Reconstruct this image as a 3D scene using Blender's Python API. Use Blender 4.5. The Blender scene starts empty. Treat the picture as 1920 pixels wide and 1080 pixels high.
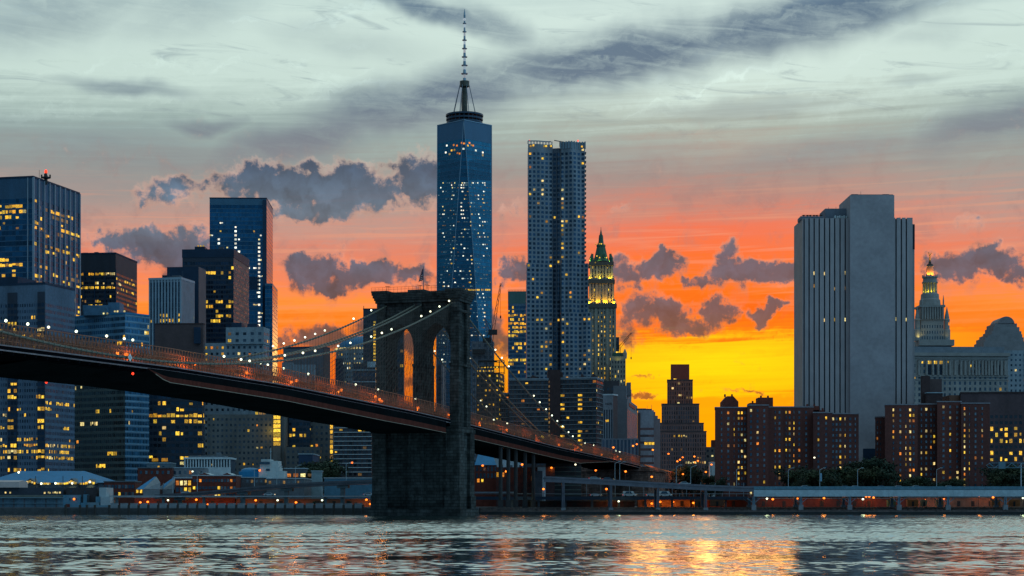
import bpy, bmesh, math, random
import numpy as np
from mathutils import Vector, Matrix
R = math.radians
random.seed(7)
SC = bpy.context.scene
COL = SC.collection
# ------------------------------------------------------------------ camera
F, CX, HY, CAMZ = 3450.0, 960.0, 942.0, 5.0      # pinhole of the photograph (1920 px wide)
cam = bpy.data.objects.new("camera", bpy.data.cameras.new("camera")); COL.objects.link(cam)
cam.data.sensor_width = 36.0; cam.data.lens = 36.0 * F / 1920.0
cam.data.shift_y = (HY - 540.0) / 1920.0
cam.data.clip_start = 1.0; cam.data.clip_end = 30000.0
cam.location = (0, 0, CAMZ); cam.rotation_euler = (R(90), 0, 0)
SC.camera = cam
SC.view_settings.view_transform = 'Standard'; SC.view_settings.look = 'None'
SC.view_settings.exposure = 0.0; SC.view_settings.gamma = 1.0
SC.cycles.use_denoising = True
SC.cycles.max_bounces = 6; SC.cycles.diffuse_bounces = 2; SC.cycles.glossy_bounces = 4
SC.cycles.sample_clamp_indirect = 4.0
def wx(px, Y): return (px - CX) / F * Y
def wz(py, Y): return CAMZ - (py - HY) / F * Y
def lin(r, g, b):
    f = lambda c: (c / 255 / 12.92) if c / 255 <= 0.04045 else ((c / 255 + 0.055) / 1.055) ** 2.4
    return (f(r), f(g), f(b), 1.0)
# ------------------------------------------------------------------ node helper
class NG:
    def __init__(s, nt): s.nt = nt
    def n(s, t, **kw):
        x = s.nt.nodes.new(t)
        for k, v in kw.items(): setattr(x, k, v)
        return x
    def put(s, sock, v):
        if v is None: return
        if isinstance(v, bpy.types.NodeSocket): s.nt.links.new(v, sock)
        else: sock.default_value = v
    def m(s, op, a, b=None, c=None, clamp=False):
        x = s.n('ShaderNodeMath', operation=op); x.use_clamp = clamp
        s.put(x.inputs[0], a); s.put(x.inputs[1], b); s.put(x.inputs[2], c)
        return x.outputs[0]
    def vm(s, op, a, b=None):
        x = s.n('ShaderNodeVectorMath', operation=op)
        s.put(x.inputs[0], a)
        if op == 'SCALE': s.put(x.inputs['Scale'], b)
        else: s.put(x.inputs[1], b)
        return x.outputs['Value'] if op in ('LENGTH', 'DOT_PRODUCT') else x.outputs[0]
    def mix(s, f, a, b, mode='MIX'):
        x = s.n('ShaderNodeMix', data_type='RGBA', blend_type=mode); x.clamp_factor = True
        s.put(x.inputs[0], f); s.put(x.inputs[6], a); s.put(x.inputs[7], b)
        return x.outputs[2]
    def fmix(s, f, a, b):
        x = s.n('ShaderNodeMix', data_type='FLOAT')
        s.put(x.inputs[0], f); s.put(x.inputs[2], a); s.put(x.inputs[3], b)
        return x.outputs[0]
    def noise(s, vec, scale, detail=2, rough=.5, dims='3D', dist=0.0):
        x = s.n('ShaderNodeTexNoise', noise_dimensions=dims)
        s.put(x.inputs['Vector'], vec); x.inputs['Scale'].default_value = scale
        x.inputs['Detail'].default_value = detail; x.inputs['Roughness'].default_value = rough
        x.inputs['Distortion'].default_value = dist
        return x.outputs['Fac'], x.outputs['Color']
    def ramp(s, f, stops, interp='LINEAR'):
        x = s.n('ShaderNodeValToRGB'); e = x.color_ramp.elements; x.color_ramp.interpolation = interp
        while len(e) < len(stops): e.new(0.5)
        for k, (p, c) in enumerate(stops):
            e[k].position = p
        for k, (p, c) in enumerate(stops):
            e[k].position = p; e[k].color = c
        s.put(x.inputs[0], f)
        return x.outputs[0]
    def smooth(s, v, a, b, o0=0.0, o1=1.0):
        if a > b: a, b, o0, o1 = b, a, o1, o0
        x = s.n('ShaderNodeMapRange', interpolation_type='SMOOTHSTEP')
        s.put(x.inputs[0], v); x.inputs[1].default_value = a; x.inputs[2].default_value = b
        x.inputs[3].default_value = o0; x.inputs[4].default_value = o1
        return x.outputs[0]
    def comb(s, x_, y_, z_=0.0):
        x = s.n('ShaderNodeCombineXYZ'); s.put(x.inputs[0], x_); s.put(x.inputs[1], y_); s.put(x.inputs[2], z_)
        return x.outputs[0]
    def sep(s, v):
        x = s.n('ShaderNodeSeparateXYZ'); s.put(x.inputs[0], v); return x.outputs
# ------------------------------------------------------------------ sky: dusk, clouds fixed in world directions (azimuth, elevation)
def SE(px, py):
    dx, dz = (px - CX) / F, (HY - py) / F
    return math.atan2(dx, 1.0) * F, math.asin(dz / math.sqrt(1 + dx * dx + dz * dz)) * F
W = bpy.data.worlds.new("World"); SC.world = W; W.use_nodes = True
g = NG(W.node_tree); W.node_tree.nodes.clear()
tc = g.n('ShaderNodeTexCoord').outputs['Generated']
dxyz = g.sep(tc)
S_ = g.m('MULTIPLY', g.m('ARCTAN2', dxyz[0], dxyz[1]), F)
E_ = g.m('MULTIPLY', g.m('ARCSINE', dxyz[2]), F)
V0 = g.comb(S_, E_, 0.0)
_, wc1 = g.noise(V0, 1 / 130.0, 3, .55, '2D')
_, wc2 = g.noise(V0, 1 / 34.0, 4, .62, '2D')
warp = g.vm('ADD', g.vm('MULTIPLY', g.vm('SUBTRACT', wc1, (.5, .5, .5)), (70, 50, 0)), g.vm('MULTIPLY', g.vm('SUBTRACT', wc2, (.5, .5, .5)), (42, 42, 0)))
VW = g.vm('ADD', V0, warp)
# streaky coordinate for the high cirrus: long along a direction rising to the right
def rotated(vec, deg, sx, sy):
    x = g.n('ShaderNodeMapping', vector_type='TEXTURE')
    g.put(x.inputs[0], vec); x.inputs['Rotation'].default_value = (0, 0, R(deg)); x.inputs['Scale'].default_value = (sx, sy, 1)
    return x.outputs[0]
st1, _ = g.noise(rotated(VW, 10, 300, 42), 1.0, 5, .62, '2D', .4)
st2, _ = g.noise(rotated(V0, -6, 190, 26), 1.0, 5, .65, '2D', .6)
st3, _ = g.noise(rotated(V0, 1.5, 420, 13), 1.0, 4, .6, '2D', .3)
Eb = g.m('ADD', E_, g.m('ADD', g.m('MULTIPLY', g.m('SUBTRACT', st1, .5), 60.0), g.m('MULTIPLY', g.m('SUBTRACT', st3, .5), 85.0)))     # bands wander a little
t = g.m('DIVIDE', Eb, 1000.0, clamp=True)
def stops(lst): return [(e / 1000.0, lin(*c)) for e, c in lst]
ramp_c = g.ramp(t, stops([(0, (255, 140, 0)), (150, (255, 165, 0)), (186, (255, 160, 0)), (204, (255, 196, 0)), (255, (255, 218, 0)), (298, (255, 196, 0)),
    (316, (255, 120, 0)), (345, (255, 92, 0)), (400, (255, 112, 16)), (450, (252, 108, 48)), (505, (238, 114, 84)), (552, (204, 132, 116)),
    (610, (170, 148, 138)), (690, (170, 182, 172)), (770, (208, 229, 220)), (880, (210, 231, 224)), (1000, (186, 208, 206))]))
ramp_s = g.ramp(t, stops([(0, (255, 92, 0)), (240, (255, 98, 4)), (320, (255, 122, 18)), (365, (255, 144, 58)), (408, (246, 132, 88)), (455, (220, 132, 110)),
    (505, (192, 148, 136)), (552, (164, 152, 147)), (610, (148, 156, 153)), (680, (154, 176, 172)), (770, (198, 220, 212)), (880, (202, 224, 217)), (1000, (172, 198, 198))]))
# warm band a bit narrower away from the glow
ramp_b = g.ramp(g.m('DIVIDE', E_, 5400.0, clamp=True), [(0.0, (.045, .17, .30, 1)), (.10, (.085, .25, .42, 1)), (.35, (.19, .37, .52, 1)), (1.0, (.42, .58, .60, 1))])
ga = g.m('DIVIDE', g.m('SUBTRACT', S_, 372.0), 400.0)
wglow = g.m('EXPONENT', g.m('MULTIPLY', g.m('MULTIPLY', ga, ga), -1.0))
base = g.mix(wglow, ramp_s, ramp_c)
# high cirrus: dark slate streaks
def ell(vec, px, py, rx, ry, deg=0.0, prev=None):
    s0, e0 = SE(px, py)
    if prev is not None:      # evaluated one after another: keeps the shader's stack small
        ch = g.n('ShaderNodeVectorMath', operation='MULTIPLY_ADD'); g.put(ch.inputs[0], prev); ch.inputs[1].default_value = (1e-7,) * 3; g.put(ch.inputs[2], vec); vec = ch.outputs[0]
    x = g.n('ShaderNodeMapping', vector_type='TEXTURE')
    g.put(x.inputs[0], vec); x.inputs['Location'].default_value = (s0, e0, 0)
    x.inputs['Rotation'].default_value = (0, 0, R(deg)); x.inputs['Scale'].default_value = (rx, ry, 1)
    return g.vm('LENGTH', x.outputs[0])
VC = g.vm('ADD', V0, g.vm('MULTIPLY', g.vm('SUBTRACT', wc1, (.5, .5, .5)), (60, 46, 0)))
cir = None
for (px, py, rx, ry, dg, amt) in [(1150, 112, 330, 66, 9, 1.0), (1500, 40, 420, 60, 10, .95), (800, 190, 330, 66, 13, .95), (560, 268, 250, 50, 14, .85),
        (230, 285, 420, 60, -4, .42), (390, 236, 90, 20, 2, .75), (235, 166, 130, 18, -3, .6), (70, 30, 260, 62, 10, .48), (330, 20, 150, 60, 14, .34),
        (820, 26, 190, 24, -16, .85), (930, 52, 120, 34, -20, .62), (1860, 232, 200, 52, 13, .78), (1540, 288, 300, 44, 6, .45), (1400, 205, 200, 22, 2, .3),
        (1270, 330, 420, 70, -3, .35), (120, 325, 260, 60, -4, .35), (640, 75, 200, 30, -8, .2), (1740, 60, 90, 26, 8, .25), (1720, 150, 60, 10, 8, .3)]:
    d = ell(VC, px, py, rx, ry, dg, cir)
    v = g.m('MULTIPLY', g.smooth(d, 1.35, .15), amt)
    cir = v if cir is None else g.m('MAXIMUM', cir, v)
strk = g.m('ADD', g.m('MULTIPLY', st1, .55), g.m('MULTIPLY', st2, .55))
cirm = g.m('MULTIPLY', cir, g.smooth(strk, .28, .70, .62, 1.14), clamp=True)
thin = g.smooth(st2, .52, .80, 0.0, .42)
cirm = g.m('MAXIMUM', cirm, g.m('MULTIPLY', thin, g.smooth(E_, 560, 760)), clamp=True)
slate_hi = g.ramp(g.m('DIVIDE', E_, 1000.0, clamp=True), [(0, lin(120, 105, 110)), (.50, lin(158, 128, 122)), (.62, lin(128, 130, 138)), (.74, lin(104, 124, 141)), (1, lin(76, 110, 137))])
sky1 = g.mix(cirm, base, slate_hi)
bright = g.smooth(st1, .56, .80, 1.0, 1.13)
sky1 = g.mix(g.smooth(E_, 600, 780), sky1, g.vm('SCALE', sky1, bright))
# low cumulus
cum = None
for (px, py, rx, ry, amt) in [(560, 348, 175, 40, 1.0), (480, 340, 75, 36, 1.0), (640, 358, 105, 46, 1.0), (655, 330, 60, 26, .8), (600, 392, 110, 24, .9), (710, 356, 60, 38, .7),
        (320, 366, 80, 26, .72), (360, 354, 48, 22, .7), (265, 375, 40, 14, .6), (782, 330, 52, 42, .95), (770, 368, 36, 22, .7),
        (290, 452, 130, 36, .95), (205, 452, 45, 22, .85), (345, 470, 110, 36, .9), (240, 478, 80, 26, .7),
        (590, 510, 80, 36, 1.0), (665, 520, 56, 28, .95), (720, 518, 60, 25, .9), (560, 492, 34, 26, .9), (775, 520, 60, 26, .9), (630, 535, 90, 18, .8),
        (955, 502, 34, 26, .9), (940, 525, 20, 16, .7), (930, 610, 36, 46, .8), (962, 640, 26, 30, .6),
        (1228, 502, 62, 26, 1.0), (1178, 512, 40, 32, .85), (1252, 488, 36, 22, 1.0), (1160, 492, 22, 16, .7), (1190, 535, 26, 18, .6),
        (1400, 512, 84, 28, 1.0), (1366, 482, 30, 28, .9), (1455, 512, 62, 30, 1.0), (1310, 526, 40, 16, .85), (1484, 508, 36, 28, .9),
        (1186, 592, 44, 46, .85), (1254, 584, 46, 30, 1.0), (1276, 610, 60, 18, .8), (1338, 590, 36, 30, .95), (1412, 590, 36, 18, .95), (1438, 578, 24, 16, .95), (1466, 572, 22, 10, .8), (1182, 628, 28, 28, .7),
        (1838, 500, 62, 36, 1.0), (1775, 500, 60, 28, .9), (1890, 512, 44, 26, .85), (1858, 470, 22, 16, .7),
        (1216, 742, 36, 8, .8), (1214, 703, 22, 6, .6), (1400, 732, 60, 5, .5),
        (600, 640, 62, 34, .85), (552, 640, 36, 22, .7), (690, 622, 44, 24, .8), (748, 600, 30, 24, .6), (768, 640, 26, 26, .95), (772, 716, 24, 20, .8), (700, 660, 40, 18, .6),
        (1166, 386, 30, 12, .45), (980, 395, 40, 26, .45), (1810, 415, 40, 22, .4), (640, 470, 26, 8, .4)]:
    d = ell(VW, px, py, rx * 1.08, ry * 1.08, 0.0, cum)
    v = g.m('MULTIPLY', g.smooth(d, 1.45, .25), amt)
    cum = v if cum is None else g.m('MAXIMUM', cum, v)
fb, _ = g.noise(V0, 1 / 60.0, 6, .62, '2D', .3)
fb2, _ = g.noise(V0, 1 / 15.0, 4, .6, '2D')
veil = g.m('MULTIPLY', g.smooth(fb, .48, .74), g.m('MULTIPLY', g.smooth(E_, 330, 430), g.smooth(E_, 700, 560)))
sky1 = g.mix(g.m('MULTIPLY', veil, .38), sky1, lin(150, 122, 122))
pk = g.m('MULTIPLY', g.smooth(st3, .50, .72), g.m('MULTIPLY', g.smooth(E_, 300, 420), g.smooth(E_, 640, 500)))
sky1 = g.mix(g.m('MULTIPLY', pk, .45), sky1, lin(246, 150, 112))
cd = g.m('ADD', g.m('SUBTRACT', g.m('MULTIPLY', cum, 1.12), .06), g.m('ADD', g.m('MULTIPLY', g.m('SUBTRACT', fb, .5), 1.25), g.m('MULTIPLY', g.m('SUBTRACT', fb2, .5), .62)))
cmask = g.m('MULTIPLY', g.smooth(cd, .12, .78), g.smooth(E_, 735, 655))
core = g.smooth(cd, .34, .84)
fr0, _ = g.noise(VW, 1 / 75.0, 3, .5, '2D')
fr1, _ = g.noise(g.vm('ADD', VW, (-8, -20, 0)), 1 / 75.0, 3, .5, '2D')
relief = g.m('MULTIPLY', g.m('SUBTRACT', fr0, fr1), -1.5)
cl_dark = g.ramp(g.m('DIVIDE', E_, 1000.0, clamp=True), [(0, lin(150, 70, 30)), (.24, lin(130, 64, 40)), (.30, lin(96, 72, 74)), (.39, lin(72, 79, 97)), (.46, lin(72, 90, 112)), (.53, lin(92, 116, 136)), (.62, lin(54, 78, 104))])
cl_edge = g.ramp(g.m('DIVIDE', E_, 1000.0, clamp=True), [(0, lin(240, 120, 20)), (.30, lin(226, 116, 60)), (.42, lin(228, 132, 98)), (.50, lin(208, 150, 130)), (.58, lin(212, 166, 148)), (.64, lin(190, 166, 154))])
cl = g.mix(core, cl_edge, cl_dark)
cl = g.vm('SCALE', cl, g.m('MAXIMUM', g.m('ADD', 1.0, relief), .45))
sky2 = g.mix(g.m('MULTIPLY', cmask, .93), sky1, cl)
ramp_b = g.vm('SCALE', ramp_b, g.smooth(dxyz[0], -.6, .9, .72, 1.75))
# away from the sunset the sky turns to plain blue dusk; below the horizon dull
absS = g.m('ABSOLUTE', S_)
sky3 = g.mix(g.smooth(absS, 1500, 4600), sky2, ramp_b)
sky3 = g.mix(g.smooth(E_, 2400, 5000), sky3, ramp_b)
sky3 = g.mix(g.smooth(E_, -4, -120), sky3, (.03, .06, .09, 1))
nis = g.n('ShaderNodeTexSky', sky_type='NISHITA'); nis.sun_disc = False
SUN_EL, SUN_AZ = R(1.2), math.atan2(wx(1330, 1), 1.0)
nis.sun_elevation = SUN_EL; nis.sun_rotation = SUN_AZ
bg0 = g.n('ShaderNodeBackground'); g.put(bg0.inputs[0], nis.outputs[0]); bg0.inputs[1].default_value = 0.006
bg1 = g.n('ShaderNodeBackground'); g.put(bg1.inputs[0], sky3); bg1.inputs[1].default_value = 1.0
add = g.n('ShaderNodeAddShader'); g.put(add.inputs[0], bg0.outputs[0]); g.put(add.inputs[1], bg1.outputs[0])
wo = g.n('ShaderNodeOutputWorld'); g.put(wo.inputs[0], add.outputs[0])
W.cycles.sampling_method = 'MANUAL'; W.cycles.sample_map_resolution = 1024
# the sun is down behind the skyline; only a trace of it comes through the cloud
sun = bpy.data.objects.new("sun", bpy.data.lights.new("sun", 'SUN')); COL.objects.link(sun)
sun.data.energy = 0.06; sun.data.angle = R(10); sun.data.color = (1.0, .5, .2)
sd = Vector((math.sin(SUN_AZ) * math.cos(SUN_EL), math.cos(SUN_AZ) * math.cos(SUN_EL), math.sin(SUN_EL)))
sun.rotation_euler = sd.to_track_quat('Z', 'Y').to_euler()
# ------------------------------------------------------------------ materials
MATS = {}
def _mat(name):
    m = bpy.data.materials.new(name); m.use_nodes = True
    m.node_tree.nodes.clear()
    gg = NG(m.node_tree); o = gg.n('ShaderNodeOutputMaterial')
    p = gg.n('ShaderNodeBsdfPrincipled'); gg.put(o.inputs[0], p.outputs[0])
    MATS[name] = m
    return m, gg, p
def plain(name, col, rough=.7, metal=0.0, var=.25, scale=.25, spec=.3, stretch=None):
    if name in MATS: return MATS[name]
    m, gg, p = _mat(name)
    co = gg.n('ShaderNodeTexCoord').outputs['Object']
    if stretch: co = gg.vm('MULTIPLY', co, stretch)
    f1, _ = gg.noise(co, scale, 5, .65); f2, _ = gg.noise(co, scale * 7, 3, .6)
    k = gg.m('ADD', gg.m('MULTIPLY', f1, .65), gg.m('MULTIPLY', f2, .35))
    k = gg.smooth(k, .3, .7, 1 - var, 1 + var)
    c = gg.vm('SCALE', (col[0], col[1], col[2]), k)
    gg.put(p.inputs['Base Color'], c); p.inputs['Roughness'].default_value = rough
    p.inputs['Metallic'].default_value = metal; p.inputs['Specular IOR Level'].default_value = spec
    return m
MATF = {}
def facade(name, wall, glass, fw, fh, gm=.55, gr=.16, wr=.75, var=.6, streak=.25, bandvar=0.0, noise=.3, vsep=0.0):
    """wall with a grid of glazed cells; UVs count cells (u along the wall, v up, v = 0 under the parapet)"""
    if name in MATS: return MATS[name]
    m, gg, p = _mat(name); MATF[name] = (fw, fh)
    uv = gg.n('ShaderNodeUVMap').outputs[0]; s = gg.sep(uv)
    fu, fv = gg.m('FRACT', s[0]), gg.m('FRACT', s[1])
    iu, iv = gg.m('FLOOR', s[0]), gg.m('FLOOR', s[1])
    mk = gg.m('MULTIPLY', gg.m('LESS_THAN', gg.m('ABSOLUTE', gg.m('SUBTRACT', fu, .5)), fw / 2), gg.m('LESS_THAN', gg.m('ABSOLUTE', gg.m('SUBTRACT', fv, .5)), fh / 2))
    mk = gg.m('MULTIPLY', mk, gg.m('LESS_THAN', s[1], 0.0))
    if vsep:      # thin mullions inside each cell
        mu = gg.m('FRACT', gg.m('MULTIPLY', s[0], vsep))
        mk = gg.m('MULTIPLY', mk, gg.m('GREATER_THAN', mu, .16))
    wn = gg.n('ShaderNodeTexWhiteNoise', noise_dimensions='3D')
    oi = gg.n('ShaderNodeObjectInfo').outputs['Random']
    gg.put(wn.inputs['Vector'], gg.comb(iu, iv, gg.m('MULTIPLY', oi, 57.0)))
    wn2 = gg.n('ShaderNodeTexWhiteNoise', noise_dimensions='2D'); gg.put(wn2.inputs['Vector'], gg.comb(iv, gg.m('MULTIPLY', oi, 31.0)))
    r = wn.outputs['Value']
    k = gg.smooth(r, 0.0, 1.0, 1 - var, 1 + var)
    if bandvar: k = gg.m('MULTIPLY', k, gg.smooth(wn2.outputs['Value'], 0, 1, 1 - bandvar, 1 + bandvar))
    gc = gg.vm('SCALE', glass, k)
    co = gg.n('ShaderNodeTexCoord').outputs['Object']
    n1, _ = gg.noise(gg.vm('MULTIPLY', co, (.12, .12, .02)), 1.0, 5, .65); n2, _ = gg.noise(co, .9, 4, .6)
    kw = gg.smooth(gg.m('ADD', gg.m('MULTIPLY', n1, .6), gg.m('MULTIPLY', n2, .4)), .3, .7, 1 - noise, 1 + noise)
    wcol = gg.vm('SCALE', wall, kw)
    gg.put(p.inputs['Base Color'], gg.mix(mk, wcol, gc))
    gg.put(p.inputs['Metallic'], gg.m('MULTIPLY', mk, gm))
    gg.put(p.inputs['Roughness'], gg.fmix(mk, wr, gg.smooth(r, 0, 1, gr * .6, gr * 1.5)))
    p.inputs['Specular IOR Level'].default_value = .5
    b = gg.n('ShaderNodeBump'); b.inputs['Strength'].default_value = .6; b.inputs['Distance'].default_value = .25
    gg.put(b.inputs['Height'], gg.m('SUBTRACT', 1.0, mk)); gg.put(p.inputs['Normal'], b.outputs[0])
    return m
def glow(name, col, strength, var=.9, inner=.6, sample=False):
    if name in MATS: return MATS[name]
    m, gg, p = _mat(name)
    oi = gg.n('ShaderNodeObjectInfo').outputs['Random']
    ge = gg.n('ShaderNodeNewGeometry').outputs['Random Per Island']
    r = gg.m('FRACT', gg.m('ADD', gg.m('MULTIPLY', oi, 7.31), gg.m('MULTIPLY', ge, 13.7)))
    r2 = gg.m('FRACT', gg.m('MULTIPLY', r, 17.0))
    co = gg.n('ShaderNodeTexCoord').outputs['Object']
    nz, _ = gg.noise(gg.vm('ADD', co, gg.comb(gg.m('MULTIPLY', r, 90.0), 0.0, gg.m('MULTIPLY', r2, 50.0))), 1.5, 3, .6)
    k = gg.m('MULTIPLY', gg.smooth(r, 0, 1, 1 - var * .75, 1 + var * .35), gg.smooth(nz, .34, .66, 1 - inner, 1 + inner))
    c2 = gg.mix(gg.m('MULTIPLY', r2, .55), (col[0], col[1], col[2], 1), (col[0], col[1] * .62, col[2] * .5, 1))
    gg.put(p.inputs['Emission Color'], c2); gg.put(p.inputs['Emission Strength'], gg.m('MULTIPLY', k, strength))
    p.inputs['Base Color'].default_value = (.03, .03, .03, 1); p.inputs['Roughness'].default_value = .3
    m.cycles.emission_sampling = 'AUTO' if sample else 'NONE'
    return m
WY = glow('window_yellow', (1, .66, .05), .95)
WG = glow('window_gold', (1, .55, .03), .85)
WO = glow('window_orange', (1, .34, .03), .8)
WP = glow('window_pale', (.95, .82, .32), .9)
WW = glow('window_white', (.85, .95, .80), 1.5, .7, .4)
WD = glow('window_dim', (.75, .45, .12), .28)
WB = glow('window_blue', (.16, .34, .42), .5)
WK = plain('dark_window_glass', (.05, .085, .12), .12, .4, .5, 2.0)
WGY = plain('grey_window_glass', (.16, .19, .22), .2, .4, .5, 2.0)
OFFICE = [(WY, .62), (WG, .24), (WP, .08), (WD, .06)]
HOME = [(WY, .42), (WG, .22), (WP, .16), (WO, .1), (WD, .1)]
COOL = [(WW, .75), (WP, .2), (WY, .05)]
LAMPW = glow('lamp_white', (.86, 1.0, .72), 3.2, .3, .1, False)
LAMPO = glow('lamp_sodium', (1, .20, .012), 3.4, .3, .1, False)
LAMPY = glow('lamp_yellow', (1, .85, .15), 5.0, .3, .1, False)
LAMPR = glow('lamp_red', (1, .05, .01), 2.2, .3, .1, False)
steel_d = plain('dark_steel', (.035, .03, .03), .55, .2, .3, .5)
steel_g = plain('grey_steel', (.14, .17, .2), .5, .3, .25, .5)
steel_b = plain('pale_blue_painted_steel', (.36, .45, .50), .5, .1, .2, .3)
conc = plain('concrete', (.22, .23, .25), .85, 0, .25, .3)
conc_d = plain('dark_concrete', (.09, .095, .11), .85, 0, .3, .3)
brick_r = plain('red_brick', (.135, .034, .024), .85, 0, .3, .6)
brick_d = plain('dark_brick', (.06, .035, .035), .85, 0, .3, .5)
white_p = plain('white_paint', (.55, .60, .62), .6, 0, .2, .4)
roof_bl = plain('blue_roofing', (.012, .17, .34), .45, 0, .18, .4)
roof_gy = plain('grey_roofing', (.12, .14, .16), .7, 0, .25, .3)
asph = plain('asphalt', (.045, .047, .05), .8, 0, .2, .4)
# ------------------------------------------------------------------ mesh builder and object tree
OFF = {}
class M:
    def __init__(s): s.v = []; s.f = []; s.uv = []; s.mi = []
    def poly(s, pts, uv=None, m=0):
        i = len(s.v); s.v += [tuple(p) for p in pts]; s.f.append(tuple(range(i, i + len(pts))))
        s.uv.append(uv or [(0.0, 0.0)] * len(pts)); s.mi.append(m)
    def prism(s, foot, z0, z1, m=0, top=True, bottom=False, uvs=None, mt=None):
        n = len(foot)
        for k in range(n):
            a, b = foot[k], foot[(k + 1) % n]
            s.poly([(a[0], a[1], z0), (b[0], b[1], z0), (b[0], b[1], z1), (a[0], a[1], z1)], uvs[k] if uvs else None, m)
        if top: s.poly([(p[0], p[1], z1) for p in foot], None, m if mt is None else mt)
        if bottom: s.poly([(p[0], p[1], z0) for p in reversed(foot)], None, m)
    def box(s, x0, x1, y0, y1, z0, z1, m=0):
        s.prism([(x0, y0), (x1, y0), (x1, y1), (x0, y1)], z0, z1, m, True, True)
    def obox(s, c, ax, hx, hy, z0, z1, m=0):
        a = Vector((ax[0], ax[1])).normalized(); b = Vector((-a.y, a.x)); c = Vector((c[0], c[1]))
        pts = [c - a * hx - b * hy, c + a * hx - b * hy, c + a * hx + b * hy, c - a * hx + b * hy]
        s.prism([(p.x, p.y) for p in pts], z0, z1, m, True, True)
    def bar(s, p, q, r, n=4, m=0, r2=None):
        p, q = Vector(p), Vector(q); d = (q - p)
        if d.length < 1e-6: return
        d.normalize(); u = d.cross(Vector((0, 0, 1)) if abs(d.z) < .9 else Vector((1, 0, 0))).normalized(); w = d.cross(u)
        r2 = r if r2 is None else r2
        i = len(s.v)
        for (c, rr) in ((p, r), (q, r2)):
            for k in range(n):
                an = 2 * math.pi * (k + .5) / n; s.v.append(tuple(c + (u * math.cos(an) + w * math.sin(an)) * rr))
        for k in range(n):
            k2 = (k + 1) % n
            s.f.append((i + k, i + n + k, i + n + k2, i + k2)); s.uv.append([(0, 0)] * 4); s.mi.append(m)
        s.f.append(tuple(i + k for k in range(n))); s.uv.append([(0, 0)] * n); s.mi.append(m)
        s.f.append(tuple(i + n + k for k in reversed(range(n)))); s.uv.append([(0, 0)] * n); s.mi.append(m)
    def tube(s, pts, r, n=5, m=0):
        for a, b in zip(pts[:-1], pts[1:]): s.bar(a, b, r, n, m)
    def lathe(s, c, prof, n=16, m=0, rot=0.0):
        i = len(s.v)
        for (r, z) in prof:
            for k in range(n):
                an = 2 * math.pi * k / n + rot; s.v.append((c[0] + r * math.cos(an), c[1] + r * math.sin(an), z))
        for j in range(len(prof) - 1):
            for k in range(n):
                k2 = (k + 1) % n
                s.f.append((i + j * n + k, i + j * n + k2, i + (j + 1) * n + k2, i + (j + 1) * n + k)); s.uv.append([(0, 0)] * 4); s.mi.append(m)
        s.f.append(tuple(i + (len(prof) - 1) * n + k for k in range(n))); s.uv.append([(0, 0)] * n); s.mi.append(m)
        s.f.append(tuple(i + k for k in reversed(range(n)))); s.uv.append([(0, 0)] * n); s.mi.append(m)
    def ball(s, c, r, n=8, m=0, sz=1.0):
        s.lathe(c, [(max(.02 * r, r * math.sin(math.pi * j / 6)), c[2] - r * sz * math.cos(math.pi * j / 6)) for j in range(7)], n, m)
    def build(s, name, mats, parent=None, loc=None, smooth=False):
        off = Vector(OFF[parent.name]) if parent else Vector(loc or (0, 0, 0))
        me = bpy.data.meshes.new(name)
        me.from_pydata([(p[0] - off.x, p[1] - off.y, p[2] - off.z) for p in s.v], [], s.f)
        ul = me.uv_layers.new(name='UVMap')
        flat = [c for u in s.uv for q in u for c in q]
        ul.data.foreach_set('uv', flat)
        if not isinstance(mats, (list, tuple)): mats = [mats]
        for mm in mats: me.materials.append(mm)
        if len(mats) > 1: me.polygons.foreach_set('material_index', s.mi)
        if smooth: me.polygons.foreach_set('use_smooth', [True] * len(s.f))
        me.update()
        o = bpy.data.objects.new(name, me); COL.objects.link(o)
        if parent: o.parent = parent
        else: o.location = off
        OFF[o.name] = tuple(off)
        return o
def tag(o, label=None, cat=None, group=None, kind=None):
    for k, v in (('label', label), ('category', cat), ('group', group), ('kind', kind)):
        if v: o[k] = v
    return o
def empty(name, loc, label, cat, group=None):
    o = bpy.data.objects.new(name, None); COL.objects.link(o); o.location = loc; OFF[o.name] = tuple(loc)
    o.empty_display_size = 1.0
    return tag(o, label, cat, group)
def copy_tree(o, loc=None, rz=0.0, label=None, group=None, scale=None, parent=None):
    c = o.copy(); COL.objects.link(c)
    if parent is not None: c.parent = parent
    if loc is not None: c.location = loc; c.rotation_euler = (0, 0, rz)
    if scale is not None: c.scale = (scale,) * 3 if not isinstance(scale, tuple) else scale
    if label: c['label'] = label
    if group: c['group'] = group
    for ch in list(o.children): copy_tree(ch, parent=c)
    return c
def flood(name, loc, col, watts, parent, size=.4, down=False, spread=150):
    l = bpy.data.lights.new(name, 'SPOT'); l.color = col; l.energy = watts; l.shadow_soft_size = size; l.spot_size = R(spread); l.spot_blend = .6
    o = bpy.data.objects.new(name, l); COL.objects.link(o); o.rotation_euler = (0 if down else R(180), 0, 0)
    if parent is not None: o.parent = parent; o.location = Vector(loc) - Vector(OFF[parent.name])
    else: o.location = loc
    return o
def lamp_light(name, loc, col, watts, parent=None, size=.5):
    l = bpy.data.lights.new(name, 'POINT'); l.color = col; l.energy = watts; l.shadow_soft_size = size
    o = bpy.data.objects.new(name, l); COL.objects.link(o)
    if parent is not None:
        o.parent = parent; o.location = Vector(loc) - Vector(OFF[parent.name])
    else: o.location = loc
    return o
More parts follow.
